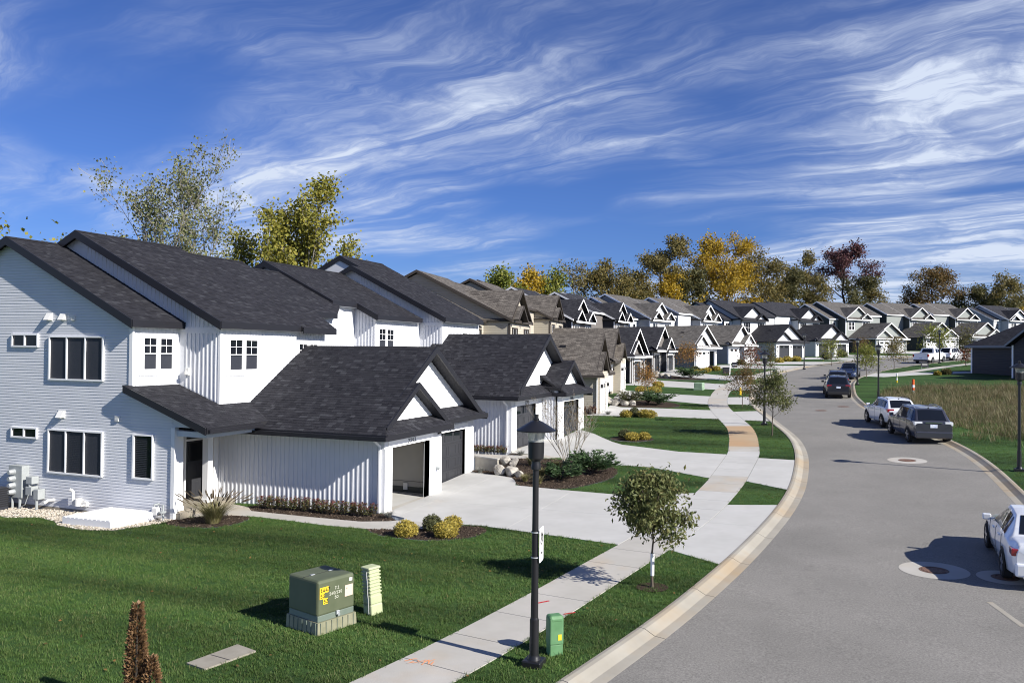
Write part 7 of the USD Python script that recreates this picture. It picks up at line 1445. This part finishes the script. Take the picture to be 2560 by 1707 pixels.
for i in range(9): MB().box(-27.82, -26.93, 19.58, 20.42, -5.6 + i * .075, -5.57 + i * .075).build('louvre', 'plastic', AC)
SLB = thing('concrete_pad', 'weathered concrete pad set into the near lawn', 'concrete pad', (-10.1, 11.75, float(gz(-10.1, 11.75))))
sheet(Polygon(SLAB), .03, thick=.1).build('slab', 'oldconc', SLB)
for p, q in (((-10.36, 11.75), (-9.86, 11.66)),): MB().bar((*p, float(gz(*p)) + .032), (*q, float(gz(*q)) + .032), .014, .006).build('joint', 'flat_charcoal', SLB)

# ------------------------------------------------------------------ boulders, retaining wall
RW = thing('retaining_wall', 'low concrete retaining wall beside the first white driveway', 'wall', (-13.9, 32.0, -5.2)); MB().prism([(-14.45, 32.42, -5.5), (-13.15, 32.05, -5.5), (-13.25, 32.05, -4.62), (-14.45, 32.42, -4.58)], (.03, .2, 0)).build('wall', 'oldconc', RW); MB().prism([(-14.45, 32.40, -4.58), (-13.22, 32.03, -4.62), (-13.2, 32.27, -4.62), (-14.43, 32.64, -4.58)], (0, 0, .05)).build('coping', 'walk', RW)
def boulder(label, x, y, r, seed, flat=.8, dz=0., group=None):
    rng = np.random.default_rng(seed); pts = rng.normal(size=(16, 3)); pts /= np.linalg.norm(pts, axis=1, keepdims=True); h = trimesh.convex.convex_hull(pts * rng.uniform(.85, 1.1, (16, 1))); h = h.subdivide().subdivide(); h = trimesh.smoothing.filter_taubin(h, iterations=3)
    v = h.vertices * [r, r * rng.uniform(.75, 1), r * flat]; v *= (1 + .10 * (meshkit.fbm(h.vertices * 2.5 + seed) - .5))[:, None]; t = thing('boulder', label, 'boulder', (x, y, float(gz(x, y)) + dz), 0, group); t.org = np.zeros(3); MB().add(v + [0, 0, r * flat * .55], h.faces).build('stone', 'rock', t, smooth=35)
for x, y, r, dz, lab in ((-12.95, 31.65, .36, 0, 'pale boulder, left end of the row beside the retaining wall'), (-12.4, 31.55, .38, 0, 'big pale boulder, middle of the row beside the retaining wall'), (-11.95, 31.3, .25, 0, 'small flat tan boulder, right end of the row beside the retaining wall'), (-13.0, 32.4, .3, .3, 'upper left boulder behind the row at the retaining wall'), (-12.5, 32.2, .28, .3, 'upper right boulder behind the row at the retaining wall')): boulder(lab, x, y, r, int(100 * r + 10 * x) & 63, .8, dz)
rng = np.random.default_rng(77)
for i, (x, y, r, lab) in enumerate(((-16.0, 60.6, .6, 'largest brown boulder at the left of the rock pile by the tan garages'), (-15.35, 60.9, .48, 'upper boulder of the rock pile by the tan garages'), (-15.2, 59.9, .38, 'reddish boulder, lower left in the rock pile by the tan garages'), (-14.8, 60.6, .36, 'round boulder in the middle of the rock pile by the tan garages'), (-14.55, 60.0, .34, 'boulder at the front of the rock pile by the tan garages'), (-14.3, 60.5, .36, 'boulder right of the middle of the rock pile by the tan garages'), (-14.0, 60.1, .34, 'rightmost boulder of the rock pile by the tan garages'))): boulder(lab, x, y, r, 20 + i)
for i, (x, y, r, lab) in enumerate(((-18.3, 89.6, .6, 'grey boulder, left of the stones before the second navy garage'), (-17.4, 88.6, .5, 'grey boulder, middle of the stones before the second navy garage'), (-16.7, 88.0, .5, 'grey boulder, right of the stones before the second navy garage'))): boulder(lab, x, y, r, 40 + i)

# ------------------------------------------------------------------ things on the road
def manhole(label, x, y, r, collar):
    z = rz(x, y); sl = float(gz(x, y + .5) - gz(x, y - .5)); t = thing('manhole', label, 'manhole cover', (x, y, z)); f = lambda q, rr, h: (x + rr * math.cos(q), y + rr * math.sin(q), z + h + sl * rr * math.sin(q) + .02 * rr * math.cos(q)); A_ = np.arange(36) / 36 * 6.2832
    if collar: MB().add([f(q, collar, .005) for q in A_] + [f(q, r, .006) for q in A_], [(i, (i + 1) % 36, 36 + (i + 1) % 36, 36 + i) for i in range(36)]).build('concrete_collar', 'walk', t)
    cv = MB().add([f(0, 0, .009)] + [f(q, r - .015, .008) for q in A_], [(0, 1 + i, 1 + (i + 1) % 36) for i in range(36)]).build('cover', 'iron', t)
    MB().add([f(q, r * .78, .009) for q in A_] + [f(q, r * .78, .016) for q in A_] + [f(q, r * .70, .016) for q in A_] + [f(q, r * .70, .009) for q in A_], [(k * 36 + i, k * 36 + (i + 1) % 36, (k + 1) * 36 + (i + 1) % 36, (k + 1) * 36 + i) for k in range(3) for i in range(36)]).build('rim_ring', 'iron', cv)
manhole('iron manhole cover in a round concrete collar, half in the sedan shadow', 2.27, 22.41, .34, .78); manhole('iron manhole cover in a concrete collar farther up the road', 2.92, 39.2, .36, .78); manhole('plain iron manhole cover beside the small one on the road', .58, 62.7, .42, 0); manhole('small iron cover in the road left of the plain manhole', -.85, 59.5, .4, 0); manhole('concrete ringed cover under the white sedan', 3.75, 22.25, .3, .6)
# worn centre dashes and paint
mk = MB()
def strip(p, q, w, dz): 
    p, q = np.array(p, float), np.array(q, float); dd = (q - p) / np.linalg.norm(q - p); nn = np.array([-dd[1], dd[0]]) * w / 2; return sheet(Polygon([p - nn, q - nn, q + nn, p + nn]), dz)
m = strip((3.1, 20.1), (3.45, 18.6), .12, -.096); r_ = m.build('worn_road_dash', 'kerb', None); tag(r_.path, 'faded pale dash on the road below the manhole', 'road marking'); m = strip((3.75, 17.3), (4.3, 15.2), .13, -.096); r_ = m.build('worn_road_dash', 'kerb', None); tag(r_.path, 'faded pale dash on the road in the bottom right corner', 'road marking')
rng = np.random.default_rng(5); m = MB()
for k in range(7): a = np.array([-6.95 + k * .09, 12.65 + rng.uniform(-.1, .1)]); b = a + [rng.uniform(-.05, .2), rng.uniform(.05, .25)]; sheet(LineString([a, (a + b) / 2 + rng.normal(0, .05, 2), b]).buffer(.014), .018, m)
r_ = m.build('spray_mark', 'orange', None); tag(r_.path, 'orange spray paint scribble on the nearest sidewalk slab', 'paint mark')
m = MB()
for p, q in (((-5.86, 16.55), (-5.7, 16.75)), ((-5.1, 16.05), (-4.95, 16.2))): sheet(LineString([p, q]).buffer(.03), .018, m)
r_ = m.build('red_mark', 'red', None); tag(r_.path, 'small red paint dabs on the sidewalk joints', 'paint mark', None, 'stuff')
mulch = thing('mulch_ring', 'dark mulch ring round the foot of the near street tree', 'mulch ring', gl(-3.81, 18.46)); rng = np.random.default_rng(9); sheet(Point(-3.81, 18.46).buffer(.36), .022).build('mulch', 'mulch', mulch)
